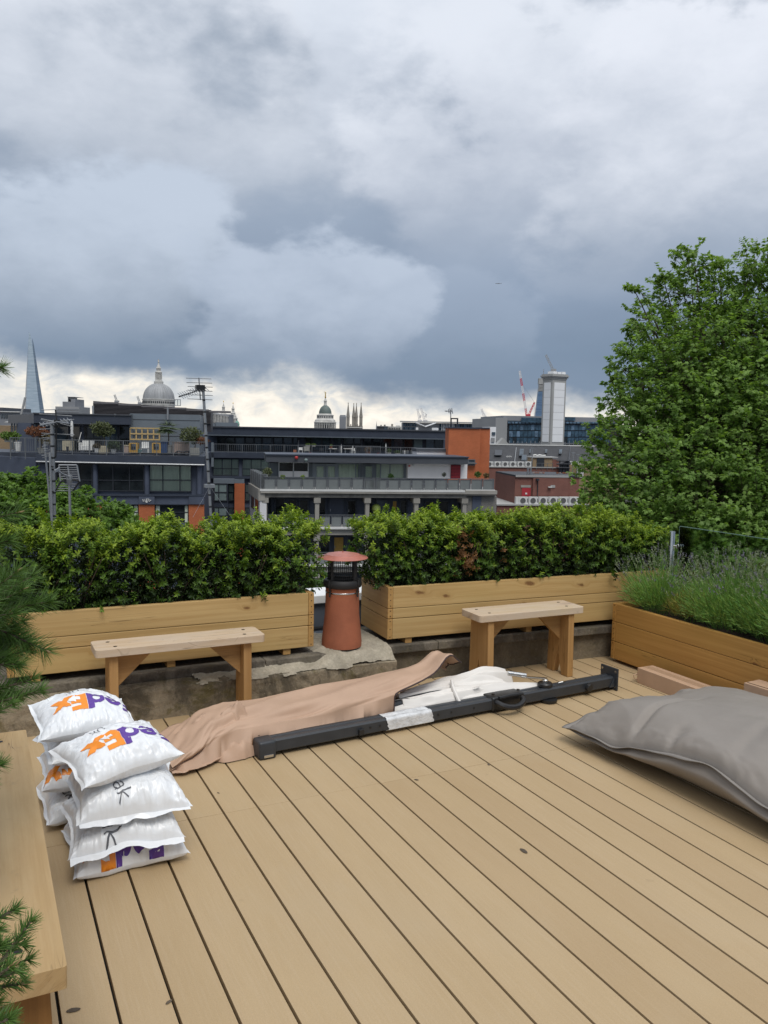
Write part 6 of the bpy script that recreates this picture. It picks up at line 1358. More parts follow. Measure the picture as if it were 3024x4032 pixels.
# ---- D: plain orange brick tower
D = Fac('brick_tower', Z3, 1000, 600, 76, 10, 'blank orange brick stair tower right of the centre')
D.box('brick_wall', Z3, 866, 444, 1160, 890, 0, 1.3, 'orange_brick', down=True); D.box('brick_return', Z3, 1160, 446, 1250, 890, .5, 1.6, 'orange_brick', down=True)
D.box('parapet_cap', Z3, 860, 433, 1162, 444, -.1, 1.4, 'navy_metal'); D.box('parapet_cap', Z3, 1162, 435, 1254, 446, .4, 1.7, 'navy_metal'); D.window(Z3, 1050, 735, 1112, 785, 1, 2, -.1, glass='blue_glass', frame='rail_grey'); D.box('sill', Z3, 1046, 766, 1132, 774, -.5, -.05, 'rail_grey')
D.box('low_wall', Z3, 572, 640, 866, 712, 1.0, 3.0, 'white_paint'); D.box('low_wall_cap', Z3, 568, 632, 868, 660, .9, 3.1, 'fascia_grey')
fr = MB(); a, b, c_, d_ = D.rect(Z3, 886, 345, 958, 433, 1)
fr.box(a, a+.12, 1, 1.1, c_, d_).box(b-.12, b, 1, 1.1, c_, d_).box(a+.12, b-.12, 1, 1.1, d_-.12, d_); fr.build('roof_gantry', 'frame_dark', D.t)

# ---- E and F: brown brick roofs with air conditioners, slate roof behind
E_ = Fac('brick_building', Z4, 500, 1400, 88, 8, 'brown brick rooftop building with a red door and a row of white air conditioners')
xE0, xE1 = E_.q(Z4, 300, 1400)[0], E_.q(Z4, 800, 1400)[0]; dE = 5.0
xl_ = E_.q(Z4, 160, 1380, 6.0)[0]; zE = E_.q(Z4, 540, 1252)[1]; zE0 = E_.q(Z4, 540, 1515)[1]
P = [(xE0, 0), (E_.q(Z4, 900, 1300)[0], 0), (E_.q(Z4, 900, 1300)[0], 8), (xl_, 8), (xl_, 6)]
n_ = 5; MB().add([(x, y, zE0-.3) for x, y in P]+[(x, y, zE) for x, y in P], [(4, 3, 2, 1, 0), tuple(range(5, 10))]+[(i, (i+1) % 5, 5+(i+1) % 5, 5+i) for i in range(5)]).build('upper_wall', 'brown_brick', E_.t)
P2 = [((x-xE0)*1.005+xE0, y-.12) for x, y in P]; MB().add([(x, y, zE+.002) for x, y in P2]+[(x, y, zE+.18) for x, y in P2], [(4, 3, 2, 1, 0), tuple(range(5, 10))]+[(i, (i+1) % 5, 5+(i+1) % 5, 5+i) for i in range(5)]).build('roof_edge', 'slate', E_.t); MB().box(xE0, E_.q(Z4, 800, 1300)[0], -.2, -.125, zE-.02, zE+.2).build('coping', 'city_grey', E_.t)
E_.box('wall_step', Z4, 470, 1262, 800, 1432, -.25, -.0, 'brown_brick')
E_.box('lower_wall', Z4, 132, 1522, 1000, 1700, -1.2, 9, 'brown_brick', down=True); E_.box('lower_coping', Z4, 132, 1508, 1000, 1521, -1.35, 9, 'city_grey')
E_.box('lintel', Z4, 358, 1328, 450, 1350, -.08, .0, 'city_concrete'); dr = E_.box('red_door', Z4, 368, 1352, 448, 1432, -.06, -.01, 'red_door'); a, b, c_, d_ = E_.rect(Z4, 398, 1398, 416, 1414, -.07); MB().box(a, b, -.09, -.065, c_, d_).build('notice', 'white_ledge', dr)
E_.box('downpipe', Z4, 512, 1285, 518, 1432, -.35, -.26, 'frame_dark'); E_.box('lamp_box', Z4, 506, 1268, 530, 1286, -.6, -.26, 'frame_dark'); E_.box('wall_vent', Z4, 636, 1328, 678, 1352, -.32, -.26, 'city_grey'); E_.box('flood_lamp', Z4, 618, 1343, 650, 1352, -.6, -.26, 'white_ledge')
def ac(F, Z, x0, y0, x1, y1, dep, label, group):
    a, b, c, d = F.rect(Z, x0, y0, x1, y1, dep); p = F.wpos((a+b)/2, dep, c); w_, h_ = b-a, d-c
    t = empty('air_conditioner', p, F.ang, label, 'air conditioner', group); MB().box(-w_/2, w_/2, 0, .5, .05, h_).build('casing', 'ac_white', t)
    fx = -w_*.08; f = MB().cyl((fx, -.012, h_*.52), (fx, -.002, h_*.52), h_*.36, n=18).build('fan_grille', 'ac_fan', t); MB().tube([(fx+h_*.38*math.cos(q), -.015, h_*.52+h_*.38*math.sin(q)) for q in np.linspace(0, 6.28, 19)], .02, 4).build('grille_ring', 'ac_white', f)
    MB().box(-w_/2+.05, -w_/2+.12, .05, .45, -.0, .05).build('foot', 'frame_dark', t); MB().box(w_/2-.12, w_/2-.05, .05, .45, 0, .05).build('foot', 'frame_dark', t)
    MB().box(w_*.36, w_*.45, -.01, -.001, h_*.3, h_*.8).build('side_grille', 'ac_fan', t)
for i, nm in enumerate(('first', 'second', 'third', 'fourth', 'fifth', 'last')): ac(E_, Z4, 340+i*94, 1438, 428+i*94, 1512, -1.0, nm+' from the left of the large air conditioners under the red door', 'air conditioners on the brown brick ledge')
E_.box('cable_cabinet', Z4, 312, 1438, 338, 1512, -1.0, -.5, 'ac_white')
t, k = thing_at(E_, Z4, 420, 1250, 2.0, 'steel_flue', 'left of two steel flues on the brown brick roof', 'flue', 'steel flues'); MB().cyl((0, 0, -.2), (0, 0, 72*k), 9*k, n=14).build('pipe', 'galv', t, smooth=True); MB().cyl((0, 0, 72*k), (0, 0, 78*k), 11*k, n=14).build('collar', 'galv', t)
t, k = thing_at(E_, Z4, 446, 1250, 2.2, 'steel_flue', 'right of two steel flues on the brown brick roof', 'flue', 'steel flues'); MB().cyl((0, 0, -.2), (0, 0, 72*k), 9*k, n=14).build('pipe', 'galv', t, smooth=True); MB().cyl((0, 0, 72*k), (0, 0, 78*k), 11*k, n=14).build('collar', 'galv', t)
for i, x in enumerate((475, 495, 517, 543, 567, 697, 720, 752, 770, 793)):
    t, k = thing_at(E_, Z4, x, 1240, 4.0, 'chimney_pot', ('first', 'second', 'third', 'fourth', 'fifth')[i % 5]+' clay chimney pot of the '+('left' if x < 600 else 'right')+' row on the brown brick roof', 'chimney pot', 'left clay pots' if x < 600 else 'right clay pots')
    MB().lathe([(9*k, -.2), (8*k, 20*k), (10*k, 24*k), (10*k, 30*k), (7*k, 30*k), (7*k, 10*k)], n=10, close=False).build('pot', 'pot_terra' if i % 3 else 'dusky_pink', t); MB().lathe([(7*k, 24*k), (0, 24*k)], n=10, close=False).build('hole', 'ac_fan', t)
Fb = Fac('slate_roof_building', Z4, 400, 1130, 122, 8, 'brick building with a dark slate mansard roof and skylights behind the brown roof')
Fb.box('brick_wall', Z4, 50, 1165, 800, 1320, 0, 14, 'brown_brick', down=True); Fb.box('parapet_coping', Z4, 50, 1158, 800, 1166, -.15, 3.4, 'city_grey'); Fb.box('brick_wall', Z4, 800, 1140, 1300, 1320, .5, 14, 'yellow_brick', down=True)
a, b, c_, d_ = Fb.rect(Z4, 55, 966, 1250, 1112, 3.5); sb = 5.0
MB().add([(a, 3.5, c_-1), (b, 3.5, c_-1), (b, 3.5+sb, d_), (a, 3.5+sb, d_), (b, 14, d_), (a, 14, d_), (a, 14, c_-1), (b, 14, c_-1)], [(0, 1, 2, 3), (3, 2, 4, 5), (0, 3, 5, 6), (1, 7, 4, 2), (5, 4, 7, 6)]).build('slate_roof', 'slate', Fb.t)
MB().box(a, b, 3.4+sb, 3.8+sb, d_, d_+.16).build('ridge', 'white_ledge', Fb.t)
def on_slope(name, x0, y0, x1, y1, mat, lift=.06):
    """flat piece lying on the slate slope"""
    f0 = lambda y: 3.5+sb*np.clip((1112-y)/(1112-966), 0, 1); p = [Fb.q(Z4, x, y, f0(y)) for x, y in ((x0, y1), (x1, y1), (x1+(y1-y0)*.12, y0), (x0+(y1-y0)*.12, y0))]; dd = [f0(y1), f0(y1), f0(y0), f0(y0)]
    V = [(q_[0], d-lift, q_[1]+lift) for q_, d in zip(p, dd)]+[(q_[0], d+.02, q_[1]-.02) for q_, d in zip(p, dd)]
    return MB().add(V, [(0, 1, 2, 3), (0, 4, 5, 1), (1, 5, 6, 2), (2, 6, 7, 3), (3, 7, 4, 0)]).build(name, mat, Fb.t)
for x0, y0, x1, y1 in ((340, 992, 378, 1055), (580, 996, 600, 1030), (710, 996, 738, 1036), (435, 996, 446, 1030), (362, 1048, 406, 1100)):
    s_ = on_slope('skylight', x0, y0, x1, y1, 'grey_metal'); g = on_slope('skylight_pane', x0+4, y0+5, x1-4, y1-5, 'blue_glass', .09); g.parent = s_
on_slope('roof_hip_flashing', 296, 968, 302, 1108, 'galv', .05); on_slope('roof_patch', 110, 1000, 178, 1050, 'fascia_grey', .04); on_slope('dormer', 800, 966, 806, 1108, 'fascia_grey', .05)
scr = [(222, 1056), (230, 1068), (236, 1054), (244, 1066), (250, 1052), (252, 1066), (262, 1056), (270, 1066)]
MB().tube([(Fb.q(Z4, x, y, 5.0)[0], 5.0, Fb.q(Z4, x, y, 5.0)[1]) for x, y in scr], .06, 4).build('graffiti', 'white_ledge', Fb.t)
for i, nm in enumerate(('first', 'second', 'third', 'fourth', 'fifth', 'sixth')): ac(Fb, Z4, 42+i*72, 1108, 102+i*72, 1158, .2, nm+' from the left of the air conditioners along the slate roof gutter', 'air conditioners along the slate roof')
for i, nm in enumerate(('left', 'middle', 'right')): ac(Fb, Z4, 788+i*68, 1105, 846+i*68, 1148, .8, nm+' of three air conditioners at the right end of the slate roof', 'air conditioners at the end of the slate roof')
Fb.box('roof_hut', Z4, 470, 1072, 652, 1160, .4, 3.0, 'yellow_brick'); Fb.box('hut_roof', Z4, 466, 1064, 706, 1073, .2, 3.2, 'city_grey'); Fb.box('hut_door', Z4, 506, 1078, 576, 1158, .3, .39, 'frame_dark'); Fb.box('hut_side', Z4, 652, 1092, 712, 1160, .35, 3, 'brown_brick')
scribble(Fb, Z4, [(472, 1050), (490, 1044), (510, 1052), (530, 1046), (560, 1052), (588, 1050)], 2.5, 'roof_cables', .12, 'white_ledge')
Fb.rail(Z4, 505, 655, 1122, 1160, -.1, 3, bal=3); Fb.window(Z4, 882, 1176, 934, 1250, 1, 2, .4, frame='white_paint', fw=.22)
pm = MB()
for k in range(13):
    xx = 722+k*7; q0 = Fb.q(Z4, xx, 1092+(k*37) % 40, -.5-.1*(k % 3)); q1 = Fb.q(Z4, xx+((k*13) % 9)-4, 1205, -.5-.1*(k % 3)); pm.tube([(q0[0], -.5-.1*(k % 3), q0[1]), (q1[0], -.5-.1*(k % 3), q1[1])], .09+.05*(k % 2), 6)
for y in (1100, 1130, 1165):
    q0 = Fb.q(Z4, 690, y, -.9); q1 = Fb.q(Z4, 815, y+3, -.9); pm.tube([(q0[0], -.9, q0[1]), (q1[0], -.9, q1[1])], .10, 6)
stuff(pm.build('pipework', 'frame_dark', Fb.t))
for x, y0, y1, lb in ((835, 1035, 1340, 'taller grey scaffold pole at the right of the brown roofs'), (879, 1048, 1260, 'shorter grey scaffold pole beside the white window'), (459, 985, 1160, 'thin mast with a small head by the roof hut')):
    p0 = on(Fb, Z4, x, y1, -1.5); k = mpx(Fb, Z4, x, y1, -1.5, 1); t = empty('scaffold_pole', p0, Fb.ang, lb, 'pole'); MB().cyl((0, 0, 0), (0, 0, (y1-y0)*k), .07, n=6).build('tube', 'galv', t); MB().box(-.25, .25, -.08, .08, (y1-y0)*k*.97, (y1-y0)*k).build('head', 'galv', t)

# ---- G and H: glass office, white tower
G = Fac('office_block', Z4, 600, 800, 240, 6, 'long glass office block behind the white tower')
G.box('end_wall', Z4, 120, 700, 228, 960, -2, 30, 'office_grey', down=True); G.box('roof_band', Z4, 195, 690, 1300, 735, 0, 30, 'far_grey'); G.box('core', Z4, 228, 735, 1300, 970, .5, 30, 'frame_dark', down=True)
G.box('upper_frame', Z4, 228, 736, 1300, 748, -.3, .4, 'blue_glass')
for r_, (y0, y1) in enumerate(((764, 815), (824, 876), (884, 935))):
    for c_ in range(30):
        x0 = 250+c_*34
        if x0 > 1180: break
        G.box('office_window', Z4, x0, y0, x0+31, y1, .3, .49, ('office_glass', 'office_glass', 'office_glass', 'sky_glass', 'office_glass', 'dark_glass', 'office_glass')[(c_*5+r_*3+c_*c_) % 7])
for c_ in range(28): G.box('parapet_pane', Z4, 236+c_*34, 737, 262+c_*34, 752, -.35, -.31, 'sky_glass')
G.box('roof_lantern', Z4, 362, 698, 556, 742, -.6, -.36, 'office_glass'); G.box('roof_lantern', Z4, 764, 692, 866, 726, -.6, -.36, 'office_glass')
gw = MB(); 
for k in range(24): q0 = G.q(Z4, 250+k*40, 935, -3); q1 = G.q(Z4, 250+k*40, 912+(k*17) % 14, -3); gw.cyl((q0[0], -3, q0[1]-1.5), (q1[0], -3, q1[1]), .12, n=4)
q0 = G.q(Z4, 60, 938, -3); q1 = G.q(Z4, 900, 938, -3); gw.cyl((q0[0], -3, q0[1]), (q1[0], -3, q1[1]), .12, n=4); stuff(gw.build('roof_guardrail', 'galv', G.t))
q0 = G.q(Z4, 118, 960, -5); q1 = G.q(Z4, 250, 960, -5); qt = G.q(Z4, 180, 885, -5)
MB().add([(q0[0], -6, q0[1]), (q1[0], -6, q1[1]), ((q0[0]+q1[0])/2, -6, qt[1]), (q0[0], -3, q0[1]), (q1[0], -3, q1[1]), ((q0[0]+q1[0])/2, -3, qt[1])], [(0, 1, 2), (5, 4, 3), (0, 3, 4, 1), (1, 4, 5, 2), (2, 5, 3, 0)]).build('glass_gable', 'city_grey', G.t)
H = Fac('white_tower', Z4, 638, 900, 190, 32, 'tall white panelled tower with grey corners and stepped top')
hx0, hx1 = H.q(Z4, 640, 700)[0], H.q(Z4, 768, 700)[0]; hz1 = H.q(Z4, 640, 338)[1]; W_ = hx1-hx0; D_ = W_*.74
MB().box(hx0, hx1, 0, D_, 0, hz1).build('shaft', 'city_grey', H.t)
zb_ = H.q(Z4, 640, 925)[1]; zp = H.q(Z4, 640, 365)[1]; m_ = W_*.13
for k in range(8):
    z0 = zb_+(zp-zb_)*k/8; z1 = zb_+(zp-zb_)*(k+1)/8-.05
    MB().box(hx0+m_, hx1-m_*.9, -.10, 0, z0, z1).build('front_panel', 'city_white', H.t); MB().box(hx0-.10, hx0, m_, D_-m_, z0, z1).build('side_panel', 'city_white', H.t)
    MB().box(hx1-.05, hx1+.15, D_*.4, D_*.42, z0, z0+.2).build('bracket', 'city_grey', H.t)
for i, (o_, z0, z1) in enumerate(((.12, 0, .35), (.30, .35, .65), (.45, .65, .95), (.25, .95, 1.25))): MB().box(hx0-o_, hx1+o_, -o_, D_+o_, hz1+z0+.002, hz1+z1).build('cornice', 'city_grey' if i != 1 else 'office_grey', H.t)
for k in range(3): MB().box(hx0+W_*(.12+.32*k), hx0+W_*(.36+.32*k), D_*.1, D_*.7, hz1+1.252, hz1+1.85-.1*(k == 1)).build('roof_tank', 'city_white', H.t)
MB().cyl((hx0-.2, D_*.9, hz1+1), (hx0-.2, D_*.9, hz1+2.4), .07, n=5).build('lightning_rod', 'galv', H.t)
# ------------------------------------------------------------------ skyline landmarks, each at its real distance
def sk(name, Z, x, y, dist, label, cat, group=None, rz=0.0):
    """base Empty on the street under a skyline point; returns it, metres per zoom pixel and the height of that point"""
    p = at(*Z(x, y), dist); sc = 1.8433 if Z is Z1 else 2.37
    return empty(name, (p[0], p[1], GZ), rz-HEAD, label, cat, group), dist/F_PX/sc, p[2]-GZ
# tapering glass skyscraper
t, k, z0 = sk('skyscraper', Z1, 233, 695, 2300, 'tall tapering glass skyscraper rising at the far left', 'skyscraper')
def stripeglass(name, col, dark, per):
    m, n, b, o = newmat(name); tc = n.n('ShaderNodeTexCoord').outputs['Object']; x, y, z = n.sep(tc)[:3]
    fr = n.m('FRACT', n.m('DIVIDE', z, per)); f2 = n.noise(n.comb(n.m('MULTIPLY', x, .02), 0.0, n.m('MULTIPLY', z, .16)), 1.0, 6, .7)
    c = n.mix(n.ss(f2, .35, .7), dark, col); c = n.mix(n.ss(fr, .70, .78, 0, .35), c, tuple(k_*.6 for k_ in dark)); c = n.mix(n.ss(n.noise(n.comb(n.m('MULTIPLY', x, .03), 0.0, n.m('MULTIPLY', z, .3)), 1.0, 3, .6), .62, .7, 0, .5), c, (.42, .47, .52))
    n.set(b.inputs['Base Color'], c); b.inputs['Roughness'].default_value = .28
stripeglass('shard_face', (.47, .56, .64), (.33, .42, .50), 4.0); stripeglass('shard_dark', (.22, .29, .36), (.15, .20, .26), 4.0); stripeglass('tower_face', (.16, .26, .40), (.08, .14, .24), 4.0)
def facet(name, pts, faces, mat): MB().add([(x*k, y*k, z0+z*k) for x, y, z in pts], faces).build(name, mat, t)
AP = (-16, 20, 560)
facet('left_facet', [(-84, 40, -250), (-40, -30, -250), (-34, -26, 0), (-15, 10, 560), (-17, 20, 588), (-21, 24, 520), (-73, 35, 0)], [(0, 1, 2, 6), (6, 2, 3, 5), (5, 3, 4)], 'shard_dark')
facet('main_facet', [(-40, -31, -250), (76, -18, -250), (64, -16, 0), (10, 8, 470), (-4, 12, 560), (-14, 9, 575), (-34, -27, 0)], [(0, 1, 2, 6), (6, 2, 3), (6, 3, 4, 5)], 'shard_face')
facet('right_facet', [(76, -17, -250), (92, 40, -250), (75, 36, 0), (12, 24, 500), (3, 20, 540), (11, 9, 462), (64, -15, 0)], [(0, 1, 2, 6), (6, 2, 3, 5), (5, 3, 4)], 'shard_dark')
facet('core', [(-80, 42, -250), (88, 42, -250), (5, 110, -250), (-6, 30, 480)], [(0, 1, 3), (1, 2, 3), (2, 0, 3), (2, 1, 0)], 'shard_dark')

def columns(t, r, z0, z1, n, w_, mat, name='column', parent=None):
    m = stuff(MB().build(name, mat, parent or t)) if False else None
    for i in range(n):
        a = 2*math.pi*i/n
        if math.sin(a) > .35: continue                       # the far side never shows
        MB().cyl((r*math.cos(a), r*math.sin(a), z0), (r*math.cos(a), r*math.sin(a), z1), w_, n=6, caps=False).build(name, mat, t)
# great ribbed lead dome with stone lantern
t, k, z0 = sk('cathedral_dome', Z1, 1153, 640, 1100, 'great ribbed grey dome with a tall stone lantern and cross', 'dome')
MB().lathe([(112*k, -z0), (112*k, 2*k), (114*k, 3*k), (114*k, 38*k), (117*k, 39*k), (117*k, 45*k), (110*k, 46*k)], (0, 0, z0), 48, False).build('drum', 'portland', t)
for i in range(26):
    a = -math.pi*(i+.5)/26; MB().box(-4.5*k, 4.5*k, -1.2*k, 1.0*k, 14*k, 29*k).build('drum_window', 'frame_dark', t, loc=(114*k*math.cos(a), 114*k*math.sin(a), z0), rot=(0, 0, a+math.pi/2))
dome = [(109*k, 46*k)]+[(109*k*math.cos(a)**.92, (46+112*math.sin(a))*k) for a in np.linspace(.06, 1.44, 14)]
MB().lathe(dome, (0, 0, z0), 64, False).build('dome_shell', 'lead_dome', t, smooth=True)
rb = MB()
for i in range(32):
    a = 2*math.pi*i/32
    if math.sin(a) < .3: rb.tube([((r_+.5*k)*math.cos(a), (r_+.5*k)*math.sin(a), z0+z_) for r_, z_ in dome], 2.2*k, 5)
stuff(rb.build('dome_ribs', 'lead_dome', t, smooth=True))
MB().lathe([(32*k, 150*k), (33*k, 172*k), (27*k, 174*k), (25*k, 182*k), (17*k, 186*k), (17*k, 232*k), (24*k, 234*k), (24*k, 240*k), (16*k, 246*k), (15*k, 262*k), (19*k, 264*k), (13*k, 276*k), (6*k, 292*k), (5*k, 300*k), (2*k, 302*k), (6*k, 308*k), (6*k, 316*k), (2*k, 319*k), (1.6*k, 330*k), (0, 331*k)], (0, 0, z0), 24, False).build('lantern', 'portland', t)
columns(t, 23*k, z0+186*k, z0+232*k, 16, 2.3*k, 'portland', 'lantern_column'); MB().box(-5*k, 5*k, -k, k, z0+322*k, z0+325*k).build('cross_arm', 'gold', t)
# twin baroque towers
for i, (x, yb, yt, lb) in enumerate(((190, 330, 182, 'left of the twin white baroque church towers'), (279, 345, 205, 'right of the twin white baroque church towers'))):
    t, k, z0 = sk('church_tower', Z2, x, yb, 1050, lb, 'tower', 'twin baroque towers'); h = yb-yt
    MB().lathe([(38*k, -z0), (38*k, -10*k), (42*k, -8*k), (42*k, 0), (34*k, 2*k), (30*k, 18*k), (32*k, 20*k), (22*k, 24*k), (20*k, 40*k), (22*k, 42*k), (22*k, 48*k), (14*k, 52*k), (12*k, 76*k), (15*k, 80*k), (15*k, 86*k), (9*k, 92*k), (5*k, 108*k), (3*k, 114*k), (1.2*k, 122*k), (0, 130*k)], (0, 0, z0), 12, False).build('tower_body', 'portland', t)
    for j in range(8):
        a = 2*math.pi*j/8+.39
        if math.sin(a) < .3:
            MB().cyl((29*k*math.cos(a), 29*k*math.sin(a), z0+2*k), (29*k*math.cos(a), 29*k*math.sin(a), z0+34*k), 3*k, 1*k, 6).build('corner_urn', 'portland', t); MB().box(-4*k, 4*k, -k, k, -60*k, -14*k).build('belfry_opening', 'portland_dark', t, loc=(38.5*k*math.cos(a), 38.5*k*math.sin(a), z0), rot=(0, 0, a+math.pi/2))
    MB().lathe([(0, 128*k), (4*k, 132*k), (4*k, 138*k), (1.5*k, 142*k), (0, 148*k)], (0, 0, z0), 8, False).build('pineapple_finial', 'gold', t)
t, k, z0 = sk('stone_range', Z2, 150, 380, 700, 'pale stone range with upright window bays left of the twin towers', 'building')
MB().box(-95*k, 92*k, 0, 20, 0, z0+70*k).build('wall', 'far_grey', t); MB().add([(-95*k, -1, z0+75*k), (92*k, -1, z0+45*k), (92*k, 22, z0+45*k), (-95*k, 22, z0+75*k), (-95*k, -1, z0+90*k), (92*k, -1, z0+52*k), (92*k, 22, z0+52*k), (-95*k, 22, z0+90*k)], [(0, 3, 2, 1), (4, 5, 6, 7), (0, 1, 5, 4), (1, 2, 6, 5), (2, 3, 7, 6), (3, 0, 4, 7)]).build('roof', 'office_grey', t)
for i in range(13): MB().box((-90+i*14)*k, (-84+i*14)*k, -1.2, -.2, z0-10*k, z0+(74-i*2.2)*k).build('window_bay', 'portland', t)
t, k, z0 = sk('copper_cupola', Z2, 318, 440, 800, 'small green copper cupola beside the twin towers', 'dome'); MB().lathe([(20*k, -z0), (20*k, 30*k), (22*k, 32*k), (19*k, 48*k), (11*k, 62*k), (3*k, 70*k), (2*k, 78*k), (0, 84*k)], (0, 0, z0), 18, False).build('cupola', 'verdigris', t, smooth=True); MB().lathe([(24*k, -z0), (24*k, 18*k), (20*k, 18*k)], (0, 0, z0), 18, False).build('drum', 'portland', t)
# courthouse dome with golden figure
t, k, z0 = sk('courthouse_dome', Z2, 1137, 455, 740, 'grey green dome on a white columned drum with a golden figure on top', 'dome')
MB().lathe([(88*k, -z0), (88*k, 62*k), (104*k, 64*k), (104*k, 72*k), (96*k, 74*k), (94*k, 88*k), (80*k, 100*k), (76*k, 104*k), (76*k, 128*k), (80*k, 130*k), (80*k, 136*k), (66*k, 140*k), (62*k, 146*k), (58*k, 148*k)], (0, 0, z0), 40, False).build('drum', 'portland', t)
columns(t, 98*k, z0-30*k, z0+62*k, 28, 4*k, 'portland')
for i in range(14): a = -math.pi*(i+.5)/14; MB().box(-6*k, 6*k, -k, k, 2*k, 44*k).build('drum_window', 'frame_dark', t, loc=(88.5*k*math.cos(a), 88.5*k*math.sin(a), z0), rot=(0, 0, a+math.pi/2))
for i in range(11): a = -math.pi*(i+.5)/11; MB().box(-4*k, 4*k, -k, k, 108*k, 124*k).build('attic_window', 'frame_dark', t, loc=(76.5*k*math.cos(a), 76.5*k*math.sin(a), z0), rot=(0, 0, a+math.pi/2))
MB().lathe([(59*k*math.cos(a), (146+80*math.sin(a))*k) for a in np.linspace(0, 1.40, 14)], (0, 0, z0), 40, False).build('dome_shell', 'copper_dome', t, smooth=True)
MB().lathe([(16*k, 218*k), (17*k, 228*k), (13*k, 230*k), (12*k, 258*k), (16*k, 260*k), (15*k, 266*k), (7*k, 280*k), (5*k, 292*k), (0, 293*k)], (0, 0, z0), 16, False).build('lantern', 'portland', t)
MB().lathe([(0, 290*k), (8*k, 296*k), (8*k, 304*k), (2*k, 308*k), (5*k, 312*k), (4*k, 330*k), (2.5*k, 340*k), (3.5*k, 346*k), (0, 352*k)], (0, 0, z0), 12, False).build('golden_figure', 'gold', t, smooth=True); MB().bar((-12*k, 0, z0+338*k), (12*k, 0, z0+338*k), 3*k, 3*k).build('golden_arms', 'gold', t); MB().bar((-11*k, 0, z0+338*k), (-11*k, 0, z0+355*k), 2*k, 2*k).build('golden_sword', 'gold', t)
t, k, z0 = sk('concrete_stack', Z2, 1299, 460, 520, 'plain dark rectangular chimney stack between dome and pinnacled church', 'chimney'); MB().box(-29*k, 29*k, 0, 6, 0, z0+134*k).build('shaft', 'far_grey', t, bevel=.6); MB().box(-25*k, 25*k, 1, 5, z0+134*k, z0+141*k).build('cap', 'far_grey', t)
t, k, z0 = sk('church_tower', Z2, 1410, 460, 560, 'square stone church tower with four tall corner pinnacles', 'tower')
MB().box(-74*k, 74*k, 0, 148*k, 0, z0+40*k).build('tower_body', 'portland_dark', t)
for i in range(9): MB().box((-70+i*16)*k, (-61+i*16)*k, -.3, 1.2, z0+38*k, z0+(56 if i % 2 == 0 else 46)*k).build('battlement', 'portland_dark', t)
MB().box(-76*k, 76*k, -.5, 0, z0+22*k, z0+30*k).build('string_course', 'portland', t); MB().box(-60*k, 60*k, -.2, .0, z0-60*k, z0+14*k).build('belfry_window', 'portland', t)
for x, y in ((-60, 10), (60, 10), (-13, 130), (12, 130)):
    MB().lathe([(15*k, -60*k), (15*k, 120*k), (17*k, 122*k), (16*k, 130*k), (12*k, 160*k), (4*k, 228*k), (2*k, 240*k), (5*k, 244*k), (2*k, 250*k), (0, 262*k)], (x*k, y*k, z0), 8, False).build('pinnacle', 'portland_dark', t); MB().bar((x*k-7*k, y*k, z0+252*k), (x*k+7*k, y*k, z0+252*k), 1.5*k, 1.5*k).build('vane', 'gold', t)
t, k, z0 = sk('church_spire', Z2, 1617, 460, 700, 'thin dark spire right of the pinnacled church', 'spire'); MB().lathe([(6*k, -z0), (6*k, 20*k), (0, 86*k)], (0, 0, z0), 6, False).build('spire', 'far_grey', t); MB().box(-9*k, 9*k, -9*k, 9*k, 0, z0+10*k).build('base', 'far_grey', t)
# mid-distance roofs on the skyline
def block(Z, x0, x1, yt, yb, dist, name, label, mat, depth=20, parts=()):
    t, k, z0 = sk(name, Z, (x0+x1)/2, yb, dist, label, 'building'); w_ = (x1-x0)/2*k; MB().box(-w_, w_, 0, depth, 0, z0+(yb-yt)*k).build('wall', mat, t)
    for nm, a, b, c, d, m_, dep in parts: MB().box((a-(x0+x1)/2)*k, (b-(x0+x1)/2)*k, dep, depth*.9 if dep > 0 else .0, z0+(yb-d)*k, z0+(yb-c)*k).build(nm, m_, t)
    return t
block(Z1, 403, 575, 648, 705, 820, 'flat_block', 'grey stepped concrete block right of the glass skyscraper', 'office_grey', 30, [('plant_room', 450, 540, 612, 648, 'far_grey', 2), ('roof_box', 508, 540, 592, 612, 'far_grey', 3), ('mast', 486, 489, 578, 612, 'galv', 3), ('mast', 480, 535, 576, 579, 'galv', 3)] + [('window_band', 406, 572, y, y+9, 'far_grey', -.4) for y in (662, 680, 698)])
block(Z1, -60, 150, 686, 800, 210, 'flat_block', 'low dark office range at the far left edge', 'far_grey', 20, [('gable', -60, 8, 655, 686, 'fascia_grey', 1), ('roof_edge', -62, 152, 682, 688, 'white_ledge', -.6)] + [('window', 10+i*18, 22+i*18, 706, 730, 'blue_glass', -.2) for i in range(7)])
block(Z1, -80, 82, 785, 1130, 80, 'brick_house', 'yellow brick house end with a white window at the far left', 'yellow_brick', 12, [('window_frame', 0, 44, 980, 1075, 'white_paint', -.15), ('window_frame', -60, -20, 980, 1075, 'white_paint', -.15)] + [('pane', 3+i*14, 13+i*14, y, y+26, 'dark_glass', -.22) for i in range(3) for y in (985, 1015, 1045)])
t, k, z0 = sk('glass_canopy', Z1, 115, 760, 75, 'pale sloping canopy roof left of the navy terrace', 'canopy'); MB().add([(-85*k, 0, z0), (-20*k, 4, z0+38*k), (80*k, 4, z0+36*k), (25*k, 0, z0-2*k), (-85*k, 0, z0-4*k), (25*k, 0, z0-6*k)], [(0, 3, 2, 1), (0, 4, 5, 3)]).build('roof_sheet', 'city_grey', t); MB().cyl((60*k, 1, z0-2), (60*k, 1, z0+30*k), .08, n=6).build('post', 'galv', t)
